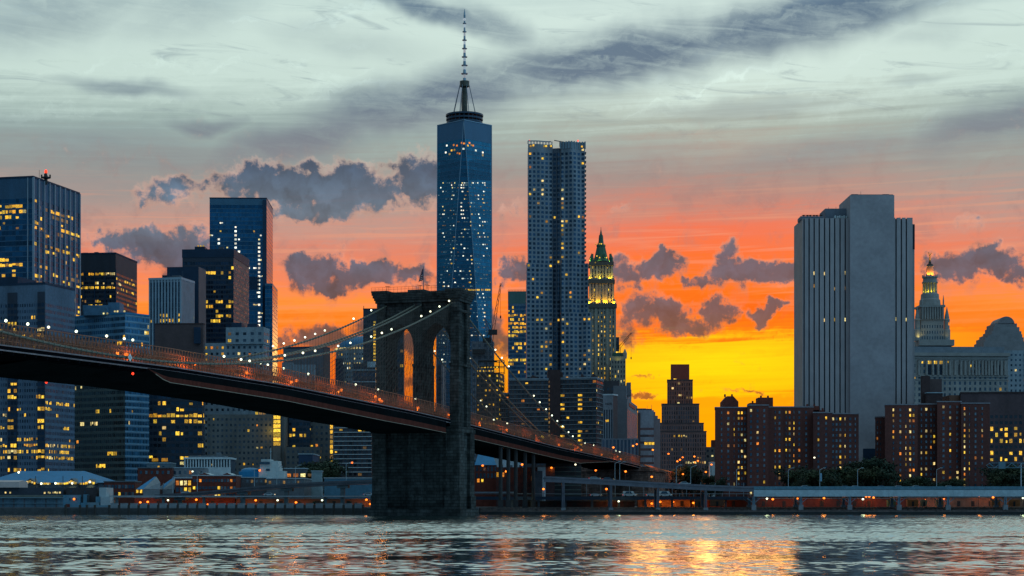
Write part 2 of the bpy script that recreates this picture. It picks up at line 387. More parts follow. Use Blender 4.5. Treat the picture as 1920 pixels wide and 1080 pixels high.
# ------------------------------------------------------------------ buildings
GZ = 3.0
def foot(pl, pc, pr, Y, a=0.0, depth=None):
    """footprint from the pixel columns of its left, near and right corners; a = turn of the block in degrees"""
    a = R(a); cx = wx(pc, Y); kl, kr = (pl - CX) / F, (pr - CX) / F
    e1, e2 = (-math.cos(a), math.sin(a)), (math.sin(a), math.cos(a))
    w1 = (cx - kl * Y) / (math.cos(a) + kl * math.sin(a))
    den = math.sin(a) - kr * math.cos(a)
    w2 = depth if depth else ((kr * Y - cx) / den if abs(den) > 1e-4 else 30.0)
    if not 4 < w2 < 130: w2 = 30.0
    C = (cx, Y); L = (C[0] + e1[0] * w1, C[1] + e1[1] * w1); Rr = (C[0] + e2[0] * w2, C[1] + e2[1] * w2)
    Bk = (L[0] + Rr[0] - C[0], L[1] + Rr[1] - C[1])
    if kl > 0 and Bk[0] < kl * Bk[1]: Bk = (kl * Bk[1], Bk[1])      # street wall runs back along the line of sight
    return [L, C, Rr, Bk]
WQ = []
class Bld:
    def __init__(s, name, label, ft, cat='building', group=None):
        c = (sum(p[0] for p in ft) / len(ft), sum(p[1] for p in ft) / len(ft), GZ)
        s.root = empty(name, c, label, cat, group); s.ft = ft
    def walls(s, ft, z0, z1, mat, bay=3.0, floor=3.5, cap=2.0, name='wall', roof=None, label=None):
        """one prism part; bay may be a list per edge, None = blank wall"""
        mm = M(); faces = []; uvs = []; n = len(ft); ml = mat if isinstance(mat, list) else [mat] * n
        slots = list(dict.fromkeys(ml))
        for k in range(n):
            a, b = Vector(ft[k]), Vector(ft[(k + 1) % n]); L = max((b - a).length, 1e-4)
            by = bay[k] if isinstance(bay, (list, tuple)) else bay
            zt = z1 - cap
            if by is None:
                uvs.append([(0, .5)] * 4); nc = 0
            else:
                nc = max(1, round(L / by)); v0, v1 = (z0 - zt) / floor, (z1 - zt) / floor
                uvs.append([(0, v0), (nc, v0), (nc, v1), (0, v1)])
            tt = (b - a) / L
            faces.append(dict(p=a, t=tt, n=Vector((tt.y, -tt.x)), L=L, nc=nc, bay=L / max(nc, 1), floor=floor, zt=zt, nr=int((zt - z0) / floor), mat=ml[k].name))
        mm.prism(ft, z0, z1, 0, True, False, uvs, len(slots))
        for k in range(n): mm.mi[k] = slots.index(ml[k])
        o = mm.build(name, slots + [roof or roof_gy], s.root)
        if label: o['label'] = label
        s.last = o
        return faces
    def ledge(s, ft, z0, z1, out, mat, name='parapet'):
        """a band proud of the walls"""
        c = Vector((sum(p[0] for p in ft) / len(ft), sum(p[1] for p in ft) / len(ft)))
        f2 = grow(ft, out)
        mm = M(); mm.prism(f2, z0, z1, 0, True, True)
        return mm.build(name, mat, s.root)
    def part(s, name, mm, mats, smooth=False): return mm.build(name, mats, s.root, smooth=smooth)
def grow(ft, out):
    n = len(ft); res = []
    for k in range(n):
        a, b, c = Vector(ft[k - 1]), Vector(ft[k]), Vector(ft[(k + 1) % n])
        d1, d2 = (b - a).normalized(), (c - b).normalized()
        n1, n2 = Vector((d1.y, -d1.x)), Vector((d2.y, -d2.x))
        bs = (n1 + n2); bs = bs / max(bs.length_squared / 2, .3)
        res.append((b.x + bs.x * out, b.y + bs.y * out))
    return res
def pick(mix, rng):
    r = rng.random(); acc = 0
    for m_, w_ in mix:
        acc += w_
        if r < acc: return m_
    return mix[-1][0]
def put_window(B, fc, u, z, w, h, mat, pr=1):
    p = fc['p'] + fc['t'] * u + fc['n'] * .06
    WQ.append((B, (p.x, p.y, z), math.atan2(fc['n'].x, -fc['n'].y), w, h, mat, pr))
def lit(B, fc, p=.08, rows=None, cols=None, mix=OFFICE, run=1.0, seed=1, fw=None, fh=None, pcol=None, rmin=0, rmax=None):
    """light up cells: p per cell, rows = {row from the top: p or list of (c0, c1)}, run = mean length of a lit run"""
    rng = random.Random(seed * 7919 + 13); rows = rows or {}
    mf = MATF.get(fc['mat'], (.7, .6)); w = fc['bay'] * (fw or mf[0]); h = fc['floor'] * (fh or mf[1])
    for j in range(rmin, min(fc['nr'], rmax if rmax is not None else 10 ** 6)):
        spec = rows.get(j, p); on = False; kind = pick(mix, rng)
        for i in range(fc['nc']):
            if cols is not None and i not in cols: continue
            if isinstance(spec, list): hit = any(a <= i <= b for a, b in spec) and rng.random() < .92
            else:
                pp = (pcol or {}).get(i, spec)
                if run > 1:
                    bb = min(1 / run, (1 - pp) / max(pp, 1e-3)); on = (rng.random() > bb) if on else rng.random() < (pp * bb / (1 - pp) if pp < .995 else 1)
                    hit = on
                else: hit = rng.random() < pp
            if hit:
                if run <= 1 or rng.random() < .3: kind = pick(mix, rng)
                hh = h * rng.choice((1, 1, 1, .8, .62)); ww = w * rng.choice((1, 1, 1, .85, .6))
                put_window(B, fc, (i + .5) * fc['bay'] + (w - ww) * rng.uniform(-.4, .4), fc['zt'] - (j + .5) * fc['floor'] - (h - hh) / 2 * rng.choice((1, -1)), ww, hh, kind)
def clutter(B, ft, z, seed, n=5, h=3.0, mat=None):
    rng = random.Random(seed); mm = M(); L, C, Rr, Bk = [Vector(p) for p in ft[:4]]
    for k in range(n):
        a, b = rng.uniform(.12, .85), rng.uniform(.15, .8)
        p = C + (L - C) * a + (Rr - C) * b
        mm.obox((p.x, p.y), (L - C), rng.uniform(1.0, 3.4), rng.uniform(1, 3), z, z + rng.uniform(.4, 1) * h)
    for k in range(2):
        a, b = rng.uniform(.1, .9), rng.uniform(.2, .8); p = C + (L - C) * a + (Rr - C) * b
        mm.bar((p.x, p.y, z), (p.x, p.y, z + h * rng.uniform(1.2, 2.4)), .12)
    return mm.build('roof_equipment', mat or conc_d, B.root)
# ------------------------------------------------------------------ ground, water
xq = wx(897, 752)
mm = M(); mm.poly([(-6000, 752, GZ), (xq, 752, GZ), (xq, 774, GZ), (6000, 774, GZ), (9000, 12000, GZ), (-9000, 12000, GZ)])
mm.poly([(-6000, 752, -6), (xq, 752, -6), (xq, 752, GZ), (-6000, 752, GZ)]); mm.poly([(xq, 752, -6), (xq, 774, -6), (xq, 774, GZ), (xq, 752, GZ)]); mm.poly([(xq, 774, -6), (6000, 774, -6), (6000, 774, GZ), (xq, 774, GZ)])
tag(mm.build('ground', conc_d), kind='structure')
mm = M(); rb = np.random.default_rng(8); nx, ny = 360, 9; gx = np.concatenate([np.linspace(xq, 260, nx - 1), [6000]]); gy = np.linspace(750.6, 774.2, ny)
gz = np.array([[1.15 + (GZ - 1.1) * (j / (ny - 1)) ** 1.2 + (rb.normal(0, .16) if 0 < j < ny - 1 else 0) for j in range(ny)] for i in range(nx)])
for i in range(nx - 1):
    for j in range(ny - 1): mm.poly([(gx[i], gy[j], gz[i, j]), (gx[i + 1], gy[j], gz[i + 1, j]), (gx[i + 1], gy[j + 1], gz[i + 1, j + 1]), (gx[i], gy[j + 1], gz[i, j + 1])])
tag(mm.build('earth_bank', plain('earth_bank', (.04, .036, .04), .95, 0, .55, .35)), kind='structure')
def waves():
    rng = np.random.default_rng(4)
    def noise2(x, y, sx, sy, seed):      # smooth value noise from a few random waves
        r = np.random.default_rng(seed); o = np.zeros_like(x)
        for k in range(9):
            a = r.uniform(0, 6.28); f = r.uniform(.5, 1.5); o += np.cos(x / sx * f * math.cos(a) * 6.28 + y / sy * f * math.sin(a) * 6.28 + r.uniform(0, 6.28))
        return o / 4.2
    ys = [60.0]
    while ys[-1] < 752: ys.append(ys[-1] + (.21 if ys[-1] < 240 else .21 + (ys[-1] - 240) * .0024))
    ys[-1] = 752.0; ys = np.array(ys); NX = 1080; us = np.linspace(-.46, .46, NX)
    Yg = np.repeat(ys[:, None], NX, 1); Xg = ys[:, None] * us[None, :]
    patch = noise2(Xg, Yg, 150, 46, 1) + .6 * noise2(Xg, Yg, 60, 17, 2); fine = noise2(Xg, Yg, 26, 9, 3)
    rough = np.clip((Yg + 48 * patch - 216) / 105, 0, 1); rough = rough * rough * (3 - 2 * rough)
    gust = np.clip(1 + .30 * patch + .25 * fine, .35, 1.8)
    # slicks: smooth lanes lying across the far water
    lane = np.exp(-((Yg - 545 + .10 * Xg + 14 * patch) / 34) ** 2) * np.clip((90 - Xg) / 160, 0, 1)
    rough = rough * (1 - .55 * lane)
    Z = np.zeros_like(Xg); cell = np.maximum(ys[:, None] * (us[1] - us[0]), np.gradient(ys)[:, None])
    for k in range(72):
        lam = .62 * (4.2 / .62) ** rng.random(); th = rng.normal(0, .5) + math.pi / 2; kk = 2 * math.pi / lam
        amp_c = .0098 * lam / (2 * math.pi) * (1.15 if lam < 3 else .95); amp_r = .044 * lam / (2 * math.pi)
        fade = np.clip((lam / cell - 2.2) / 1.5, 0, 1)
        Z += (amp_c + (amp_r - amp_c) * rough) * gust * fade * np.cos(kk * (Xg * math.cos(th) + Yg * math.sin(th)) + rng.uniform(0, 6.28) + .8 * patch)
    n = len(ys); me = bpy.data.meshes.new('river_water'); co = np.stack([Xg, Yg, Z], -1).reshape(-1, 3).astype(np.float32)
    i = (np.arange(n - 1)[:, None] * NX + np.arange(NX - 1)[None, :]).ravel(); fc = np.stack([i, i + 1, i + NX + 1, i + NX], -1).astype(np.int32)
    me.vertices.add(len(co)); me.vertices.foreach_set('co', co.ravel()); me.loops.add(fc.size); me.loops.foreach_set('vertex_index', fc.ravel())
    me.polygons.add(len(fc)); me.polygons.foreach_set('loop_start', np.arange(0, fc.size, 4, dtype=np.int32)); me.polygons.foreach_set('use_smooth', np.ones(len(fc), bool)); me.update(); me.validate()
    at = me.attributes.new('breeze', 'FLOAT', 'POINT'); at.data.foreach_set('value', rough.ravel().astype(np.float32))
    return me
def water_mat(name='river_water', flat=0.0):
    m, gg, p = _mat(name)
    co = gg.n('ShaderNodeTexCoord').outputs['Object']; at = gg.n('ShaderNodeAttribute', attribute_name='breeze').outputs['Fac']
    p.inputs['Base Color'].default_value = (.012, .040, .042, 1); p.inputs['IOR'].default_value = 1.36; p.inputs['Specular IOR Level'].default_value = 1.0
    n2, _ = gg.noise(gg.vm('MULTIPLY', co, (1.5, 1.9, 1)), 1.0, 3, .6)
    if flat: at = flat; n2 = gg.m('ADD', n2, gg.m('MULTIPLY', gg.noise(gg.vm('MULTIPLY', co, (.35, .6, 1)), 1.0, 4, .6)[0], 9.0))
    b = gg.n('ShaderNodeBump'); gg.put(b.inputs['Strength'], gg.fmix(at, .10, .6)); b.inputs['Distance'].default_value = .12
    gg.put(b.inputs['Height'], n2); gg.put(p.inputs['Normal'], b.outputs[0]); rg = gg.fmix(at, .03, .12); gg.put(p.inputs['Roughness'], rg)
    gl = gg.n('ShaderNodeBsdfGlossy'); gl.inputs['Color'].default_value = (.90, .96, .95, 1); gg.put(gl.inputs['Roughness'], rg); gg.put(gl.inputs['Normal'], b.outputs[0])
    ms = gg.n('ShaderNodeMixShader'); ms.inputs[0].default_value = .62; gg.put(ms.inputs[1], p.outputs[0]); gg.put(ms.inputs[2], gl.outputs[0])
    gg.put([n for n in m.node_tree.nodes if n.type == 'OUTPUT_MATERIAL'][0].inputs[0], ms.outputs[0])
    return m
me = waves(); me.materials.append(water_mat()); wat = bpy.data.objects.new('river_water', me); COL.objects.link(wat); wat['kind'] = 'structure'
mm = M()
for q in ([(-6000, -400), (6000, -400), (27.6, 60), (-27.6, 60)], [(-6000, -400), (-27.6, 60), (-345.92, 752), (-6000, 752)], [(27.6, 60), (6000, -400), (6000, 752), (345.92, 752)]): mm.poly([(x, y, 0) for x, y in q])
o = mm.build('open_water', water_mat('open_water_surface', .7)); o['kind'] = 'structure'
# ------------------------------------------------------------------ suspension bridge
P0 = Vector((-33.2, 690.0)); PHI = R(18)
BD = Vector((math.sin(PHI), math.cos(PHI))); BN = Vector((math.cos(PHI), -math.sin(PHI)))
def bp(s, a, z):
    q = P0 + BD * s + BN * a
    return (q.x, q.y, z)
_zs = [(-420, 38.6), (-300, 39.4), (-218, 40.0), (-150, 39.5), (-48, 36.8), (-25, 36.0), (0, 35.1), (132, 29.3), (266, 24.6), (340, 21.3), (520, 12.5)]
def zr(s):
    for (a, za), (b, zb) in zip(_zs[:-1], _zs[1:]):
        if s <= b: return za + (zb - za) * max(0, (s - a)) / (b - a)
    return _zs[-1][1]
granite = None
def stone(name, col, bw, bh, dark=.55):
    m, gg, p = _mat(name)
    co = gg.n('ShaderNodeTexCoord').outputs['Object']; ge = gg.sep(co)
    u = gg.m('ADD', gg.m('MULTIPLY', ge[0], BN.x), gg.m('MULTIPLY', ge[1], BN.y))
    u2 = gg.m('ADD', u, gg.m('ADD', gg.m('MULTIPLY', ge[0], BD.x), gg.m('MULTIPLY', ge[1], BD.y)))
    br = gg.n('ShaderNodeTexBrick'); gg.put(br.inputs['Vector'], gg.comb(u2, ge[2], 0.0)); br.inputs['Scale'].default_value = 1.0
    br.inputs['Brick Width'].default_value = bw; br.inputs['Row Height'].default_value = bh; br.inputs['Mortar Size'].default_value = .07
    c = (col[0], col[1], col[2], 1)
    br.inputs['Color1'].default_value = tuple(x * .72 for x in c[:3]) + (1,); br.inputs['Color2'].default_value = tuple(x * 1.25 for x in c[:3]) + (1,)
    br.inputs['Mortar'].default_value = tuple(x * dark for x in c[:3]) + (1,)
    n1, _ = gg.noise(gg.vm('MULTIPLY', co, (.3, .3, .045)), 1.0, 6, .7); n2, _ = gg.noise(co, .35, 5, .65)
    k = gg.smooth(gg.m('ADD', gg.m('MULTIPLY', n1, .55), gg.m('MULTIPLY', n2, .45)), .33, .68, .45, 1.75)
    gg.put(p.inputs['Base Color'], gg.vm('SCALE', br.outputs['Color'], k)); p.inputs['Roughness'].default_value = .9; p.inputs['Specular IOR Level'].default_value = .08
    b = gg.n('ShaderNodeBump'); b.inputs['Strength'].default_value = .7; b.inputs['Distance'].default_value = .2
    gg.put(b.inputs['Height'], gg.m('ADD', gg.m('MULTIPLY', br.outputs['Fac'], -1.0), gg.m('MULTIPLY', n2, 1.2))); gg.put(p.inputs['Normal'], b.outputs[0])
    return m
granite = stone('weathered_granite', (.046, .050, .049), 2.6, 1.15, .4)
granite_l = stone('pale_granite', (.19, .20, .20), 2.2, .9)
bridge = empty('suspension_bridge', bp(0, 0, 0), 'dark stone and steel suspension bridge crossing the river in front of the skyline', 'bridge')
def bfoot(a0, a1, s0, s1):
    return [bp(s0, a0, 0)[:2], bp(s0, a1, 0)[:2], bp(s1, a1, 0)[:2], bp(s1, a0, 0)[:2]]
HW = 16.4                               # half width of the tower
tw = M()
ZB = 33.0                               # foot of the roadway openings
cw = 3.5
COLS = [(-HW, -HW + cw), (-cw / 2, cw / 2), (HW - cw, HW)]
# pier below the roadway
tw.prism(bfoot(-HW - 2.0, HW + 2.0, -10.2, 10.2), -4, 2.6, 0)
tw.prism(bfoot(-HW + .5, HW - .5, -6.2, 6.2), 2.6, ZB, 0)
TP, TS = 8.5, 6.3                       # half depths of pier and shaft
def ribs(a0, a1, T, z0, z1, gap):
    """a buttress: on the end walls a recess runs up between its front and back ribs"""
    if abs(a0 + a1) < 1: tw.prism(bfoot(a0, a1, -T, T), z0, z1, 0); return
    tw.prism(bfoot(a0, a1, -T, -gap), z0, z1, 0); tw.prism(bfoot(a0, a1, gap, T), z0, z1, 0)
    i0, i1 = (a0 + 1.1, a1) if a0 < 0 else (a0, a1 - 1.1); tw.prism(bfoot(i0, i1, -gap, gap), z0, z1 - .01, 0)
for (a0, a1) in COLS:
    ribs(a0 - .9, a1 + .9, TP, 2.6, ZB - 2.2, 3.4)
    tw.prism(bfoot(a0 - 1.3, a1 + 1.3, -TP - .5, -3.4), 2.6, 7.5, 0); tw.prism(bfoot(a0 - 1.3, a1 + 1.3, 3.4, TP + .5), 2.6, 7.5, 0)
tw.prism(bfoot(-HW - 1.2, HW + 1.2, -TP - .4, TP + .4), ZB - 2.2, ZB - .7, 0, True, True)
tw.prism(bfoot(-HW - .5, HW + .5, -TP, TP), ZB - .7, ZB, 0, True, True)
ZT, ZSP, ZAP = 79.4, 63.0, 71.8
for (a0, a1) in COLS:                   # buttresses, drawn in slightly at the string courses
    ribs(a0, a1, TS + .35, ZB, 56, 2.6)
    ribs(a0 + .12, a1 - .12, TS, 56, ZT, 2.6)
    tw.prism(bfoot(a0 - .25, a1 + .25, -TS - .6, TS + .6), 55.6, 56.5, 0, True, True)
# arch walls: pointed openings between the buttresses
ha = (HW - cw - cw / 2) / 2             # half opening
rise = ZAP - ZSP; RA = (rise * rise + ha * ha) / (2 * ha)
def arch_h(x):                          # height over the spring line at offset x from the axis
    x = min(abs(x), ha); return math.sqrt(max(0, RA * RA - (RA - ha + x) ** 2))
WT = 5.3                                # half thickness of the wall
for ac in (-(cw / 2 + ha), (cw / 2 + ha)):
    N = 20
    xs = [-ha + 2 * ha * k / N for k in range(N + 1)]
    for k in range(N):
        x0, x1 = xs[k], xs[k + 1]; h0, h1 = ZSP + arch_h(x0), ZSP + arch_h(x1)
        for sg in (-1, 1):
            q = [bp(sg * WT, ac + x0, h0), bp(sg * WT, ac + x1, h1), bp(sg * WT, ac + x1, ZT), bp(sg * WT, ac + x0, ZT)]
            tw.poly(q if sg < 0 else q[::-1])
        tw.poly([bp(-WT, ac + x0, h0), bp(WT, ac + x0, h0), bp(WT, ac + x1, h1), bp(-WT, ac + x1, h1)])
        for sg in (-1, 1):              # moulding round the arch, proud of the wall
            e0, e1 = h0 + 1.0, h1 + 1.0; sw = sg * (WT + .45)
            q = [bp(sw, ac + x0, h0 - .05), bp(sw, ac + x1, h1 - .05), bp(sw, ac + x1, e1), bp(sw, ac + x0, e0)]
            tw.poly(q if sg < 0 else q[::-1])
            tw.poly([bp(sg * WT, ac + x0, e0), bp(sg * WT, ac + x1, e1), bp(sw, ac + x1, e1), bp(sw, ac + x0, e0)])
            tw.poly([bp(sg * WT, ac + x0, h0 - .05), bp(sg * WT, ac + x1, h1 - .05), bp(sw, ac + x1, h1 - .05), bp(sw, ac + x0, h0 - .05)])
for (z0, z1, o) in ((75.6, 76.5, .3), (ZT, 80.4, .35), (80.4, 81.3, .7), (81.3, 82.3, 1.1), (82.3, 83.2, 1.4)):
    if z0 >= ZT: tw.prism(bfoot(-HW - o, HW + o, -6.4 - o, 6.4 + o), z0, z1, 0, True, True)
    else:
        for (a0, a1) in COLS: tw.prism(bfoot(a0 - o, a1 + o, -6.4 - o, 6.4 + o), z0, z1, 0, True, True)
for (a0, a1) in COLS: tw.prism(bfoot(a0 - 1.5, a1 + 1.5, -8.0, 8.0), 83.2, 83.95, 0, True, True)
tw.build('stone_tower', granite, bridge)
# railing and ladders on top of the tower
rl = M()
for sg in (-1, 1):
    for k in range(25):
        a = -HW - 1.5 + (2 * HW + 3) * k / 24; rl.bar(bp(sg * 7.6, a, 83.2), bp(sg * 7.6, a, 85.2), .05)
    for zz in (84.4, 85.2): rl.bar(bp(sg * 7.6, -HW - 1.5, zz), bp(sg * 7.6, HW + 1.5, zz), .05)
for a in (-HW + 2, -1.5, 1.5):
    for da in (-.6, .6): rl.bar(bp(0, a + da, 83), bp(0, a + da * .4, 86.6), .08)
    rl.bar(bp(0, a - 1, 86.6), bp(0, a + 1, 86.3), .12)
rl.build('tower_railing', steel_d, bridge)
# deck: roadway slab with edge girders
S0, S1 = -420.0, 284.0
DW = 13.0
dk = M(); st_ = 12.0
ss = [S0 + st_ * k for k in range(int((S1 - S0) / st_) + 1)] + [S1]
for a, b in zip(ss[:-1], ss[1:]):
    za, zb = zr(a), zr(b)
    for (l0, l1, t0, t1) in ((-DW, DW, -.9, 0.0),):
        v = [bp(a, l0, za + t0), bp(a, l1, za + t0), bp(b, l1, zb + t0), bp(b, l0, zb + t0), bp(a, l0, za + t1), bp(a, l1, za + t1), bp(b, l1, zb + t1), bp(b, l0, zb + t1)]
        dk.poly([v[4], v[5], v[6], v[7]]); dk.poly([v[3], v[2], v[1], v[0]])
        dk.poly([v[1], v[2], v[6], v[5]]); dk.poly([v[3], v[0], v[4], v[7]])
    for aa in (-8.5, 0.0, 8.5):      # floor stringers
        dk.bar(bp(a, aa, za - 1.2), bp(b, aa, zb - 1.2), .35)
for k in range(int((S1 - S0) / 4.6)):
    s = S0 + 4.6 * k; dk.bar(bp(s, -DW, zr(s) - 1.5), bp(s, DW, zr(s) - 1.5), .4)
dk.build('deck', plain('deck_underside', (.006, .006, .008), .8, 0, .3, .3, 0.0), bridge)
gird_m = plain('dusty_girder', (.20, .17, .18), .6, .1, .3, .5)
for aa in (-DW, DW):
    eg = M()
    for a, b in zip(ss[:-1], ss[1:]):
        for dz, r in ((.15, .20), (-.95, .2)):
            eg.bar(bp(a, aa * 1.012, zr(a) + dz), bp(b, aa * 1.012, zr(b) + dz), r)
    eg.build('edge_girder', gird_m, bridge)
# painters' shroud hung under the deck from near mid span into the side span, shallow near its ends
sh, sh_east, shs = None, False, []
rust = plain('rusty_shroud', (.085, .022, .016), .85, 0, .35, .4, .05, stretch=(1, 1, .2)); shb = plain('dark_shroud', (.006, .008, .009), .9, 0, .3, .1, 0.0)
edge_l = plain('shroud_edge', (.26, .21, .16), .7, 0, .3, .5)
def drop(s):
    if s < -232: return 0.0
    if s < -222: return 3.0 * (s + 232) / 10
    if s > 168: return max(.25, 4.0 * (1 - (s - 168) / 60))
    return 3.0 + 1.1 * min(1, max(0, (s + 222) / 150))
q = [s for s in [S0 + 4 * k for k in range(200)] if -278 <= s <= 226]
for a, b in zip(q[:-1], q[1:]):
    if -13 < a < 11: continue           # interrupted by the tower
    if sh is None or (a >= 11 and not sh_east): sh, sh_east = M(), a >= 11; shs.append(sh)
    for aa, nm in ((DW + .35, 1), (-DW - .35, 0)):
        da, db = (drop(a), drop(b)) if nm else (max(3.2, drop(a)) if a < 0 else drop(a), max(3.2, drop(b)) if b < 0 else drop(b))
        if nm and (a < -232): continue
        P = [bp(a, aa, zr(a) - .95 - da), bp(b, aa, zr(b) - .95 - db), bp(b, aa, zr(b) - .9), bp(a, aa, zr(a) - .9)]
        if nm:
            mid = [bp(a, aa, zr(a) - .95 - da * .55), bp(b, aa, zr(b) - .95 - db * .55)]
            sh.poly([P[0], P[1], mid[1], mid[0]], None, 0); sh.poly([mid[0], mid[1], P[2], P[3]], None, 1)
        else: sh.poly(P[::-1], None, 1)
    na, nb = drop(a), drop(b); fa, fb_ = (max(3.2, na), max(3.2, nb)) if a < 0 else (na, nb)
    sh.poly([bp(a, -DW - .35, zr(a) - .95 - fa), bp(b, -DW - .35, zr(b) - .95 - fb_), bp(b, DW + .35, zr(b) - .95 - nb), bp(a, DW + .35, zr(a) - .95 - na)], None, 1)
    if na > .3: sh.bar(bp(a, DW + .45, zr(a) - .95 - na), bp(b, DW + .45, zr(b) - .95 - nb), .11, 4, 2)
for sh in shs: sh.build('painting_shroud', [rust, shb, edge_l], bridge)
# stiffening trusses
tb = plain('truss_brown', (.30, .12, .07), .65, .1, .35, .6)
for aa, hh in ((-DW + .3, 5.0), (-4.2, 5.0), (4.2, 5.0), (DW - .3, 5.0)):
    tr = M(); pn = 1.55; k = 0; s = S0
    while s < S1 - pn:
        if not (-9 < s < 7 and False):
            z0, z1 = zr(s), zr(s + pn)
            tr.bar(bp(s, aa, z0), bp(s, aa, z0 + hh), .10)
            tr.bar(bp(s, aa, z0 + .2), bp(s + pn, aa, z1 + hh), .075); tr.bar(bp(s, aa, z0 + hh), bp(s + pn, aa, z1 + .2), .075)
            for f_, rr in ((1.0, .13), (.48, .09), (.24, .08)): tr.bar(bp(s, aa, z0 + hh * f_), bp(s + pn, aa, z1 + hh * f_), rr)
        s += pn
    tr.build('stiffening_truss', tb, bridge)
# raised promenade with its fence
pr_ = M()
for a, b in zip(ss[:-1], ss[1:]):
    za, zb = zr(a) + 4.4, zr(b) + 4.4
    pr_.poly([bp(a, -2.6, za), bp(a, 2.6, za), bp(b, 2.6, zb), bp(b, -2.6, zb)]); pr_.poly([bp(b, -2.6, zb - .3), bp(b, 2.6, zb - .3), bp(a, 2.6, za - .3), bp(a, -2.6, za - .3)])
    for aa in (-2.6, 2.6):
        pr_.bar(bp(a, aa, za - .15), bp(b, aa, zb - .15), .18)
        for dz in (.6, 1.2): pr_.bar(bp(a, aa, za + dz), bp(b, aa, zb + dz), .045)
s = S0
while s < S1:
    for aa in (-2.6, 2.6): pr_.bar(bp(s, aa, zr(s) + 4.4), bp(s, aa, zr(s) + 5.6), .045)
    s += 2.4
pr_.build('promenade', plain('promenade_wood', (.12, .09, .07), .8, 0, .3, .6), bridge)
# main cables, suspenders and stays
ZC = 80.2
def zc(s):
    if s <= 0:
        u = 1 + s / 246.0; return 41.0 + (ZC - 41.0) * u * u
    return ZC - .362 * s + .00042 * s * s
cab = plain('cable_wrap', (.16, .16, .13), .6, .2, .2, .5)
wire = plain('wire_rope', (.06, .055, .05), .6, .3, .15, .5)
CABS = (-12.8, -1.25, 1.25, 12.8)
for ca in CABS:
    c = M()
    pts = [bp(s, ca, zc(s)) for s in np.linspace(-420, 0, 90)]
    c.tube(pts, .26, 6)
    pts = [bp(s, ca, zc(s)) for s in np.linspace(0, 172, 36)]; c.tube(pts, .26, 6)
    k = 0; s = -420
    while s < 165:                       # cable bands
        c.bar(bp(s - .2, ca, zc(s - .2)), bp(s + .2, ca, zc(s + .2)), .40, 6); s += 2.35
    cb = c.build('main_cable', cab, bridge, smooth=False)
    w = M(); s = -420
    while s < 160:
        zt, zb = zc(s), zr(s)
        if zt > zb + 1.2 and not -8 < s < 8: w.bar(bp(s, ca, zb), bp(s, ca, zt), .04, 3)
        s += 2.35
    for k in range(1, 23):               # radiating stays from the tower top
        for sg in (-1, 1):
            s = sg * (8 + 5.2 * k)
            if sg > 0 and k > 20: continue
            w.bar(bp(sg * 6, ca * .995, ZC - 1.5), bp(s, ca * .995, zr(s) + 1), .036, 3)
    # the wires run down to the deck, clear of the main cable
    w.build('suspender_netting', wire, cb)['kind'] = 'stuff'
# masonry anchorage and arched approach
an = M()
s = S1; ap = []
def slab(a, b, top_a, top_b, bot, aw, m=0):
    v = [bp(a, -aw, bot), bp(a, aw, bot), bp(b, aw, bot), bp(b, -aw, bot), bp(a, -aw, top_a), bp(a, aw, top_a), bp(b, aw, top_b), bp(b, -aw, top_b)]
    for f in ((4, 5, 6, 7), (0, 1, 5, 4), (1, 2, 6, 5), (2, 3, 7, 6), (3, 0, 4, 7)): an.poly([v[i] for i in f], None, m)
slab(S1 - 4, S1 + 34, zr(S1) - .3, zr(S1 + 34) - .3, GZ - 1, 18.0)
slab(S1 - 5, S1 + 35, zr(S1) - 1.6, zr(S1 + 35) - 1.6, zr(S1) - 2.6, 18.7)
s = S1 + 34
while s < 500:                           # piers with round arches between
    slab(s, s + 4.5, zr(s) - .2, zr(s + 4.5) - .2, GZ - 1, 15.2)
    for k in range(8):
        u0, u1 = k / 8, (k + 1) / 8; a, b = s + 4.5 + 13 * u0, s + 4.5 + 13 * u1
        hh = lambda u: 6.0 * math.sqrt(max(0, 1 - (2 * u - 1) ** 2))
        zt = zr(s + 11) - 9.5
        v0, v1 = max(zt + hh(u0), GZ), max(zt + hh(u1), GZ)
        for sg in (-1, 1):
            qd = [bp(a, sg * 15, v0), bp(b, sg * 15, v1), bp(b, sg * 15, zr(b) - .2), bp(a, sg * 15, zr(a) - .2)]
            an.poly(qd if sg > 0 else qd[::-1])
        an.poly([bp(a, -15, v0), bp(a, 15, v0), bp(b, 15, v1), bp(b, -15, v1)])
        an.poly([bp(a, -15, zr(a) - .2), bp(a, 15, zr(a) - .2), bp(b, 15, zr(b) - .2), bp(b, -15, zr(b) - .2)])
    s += 17.5
an.build('stone_anchorage', stone('brownish_granite', (.19, .12, .10), 2.4, 1.0), bridge)
for sg in (-1, 1):
    pw = M()
    for a in np.arange(S1 - 2, 498, 6.0): pw.bar(bp(a, sg * 15.2, zr(a) + .5), bp(a + 6, sg * 15.2, zr(a + 6) + .5), .45)
    pw.build('approach_parapet', tb, bridge)
# temporary steel bents under the side span
bt = M()
for (px, Yb) in ((938.5, 742.0), (953, 752.0), (967, 762.0), (984.5, 774.0), (1000, 784.0)):
    x = wx(px, Yb); bt.bar((x, Yb, GZ), (x, Yb, 34), .85, 8); bt.bar((x, Yb, GZ), (x, Yb, GZ + 3), 1.5, 4)
bt.bar((wx(938, 742), 742, 27.5), (wx(1000, 784), 784, 27.0), .5)
bt.build('support_bent', steel_d, bridge)
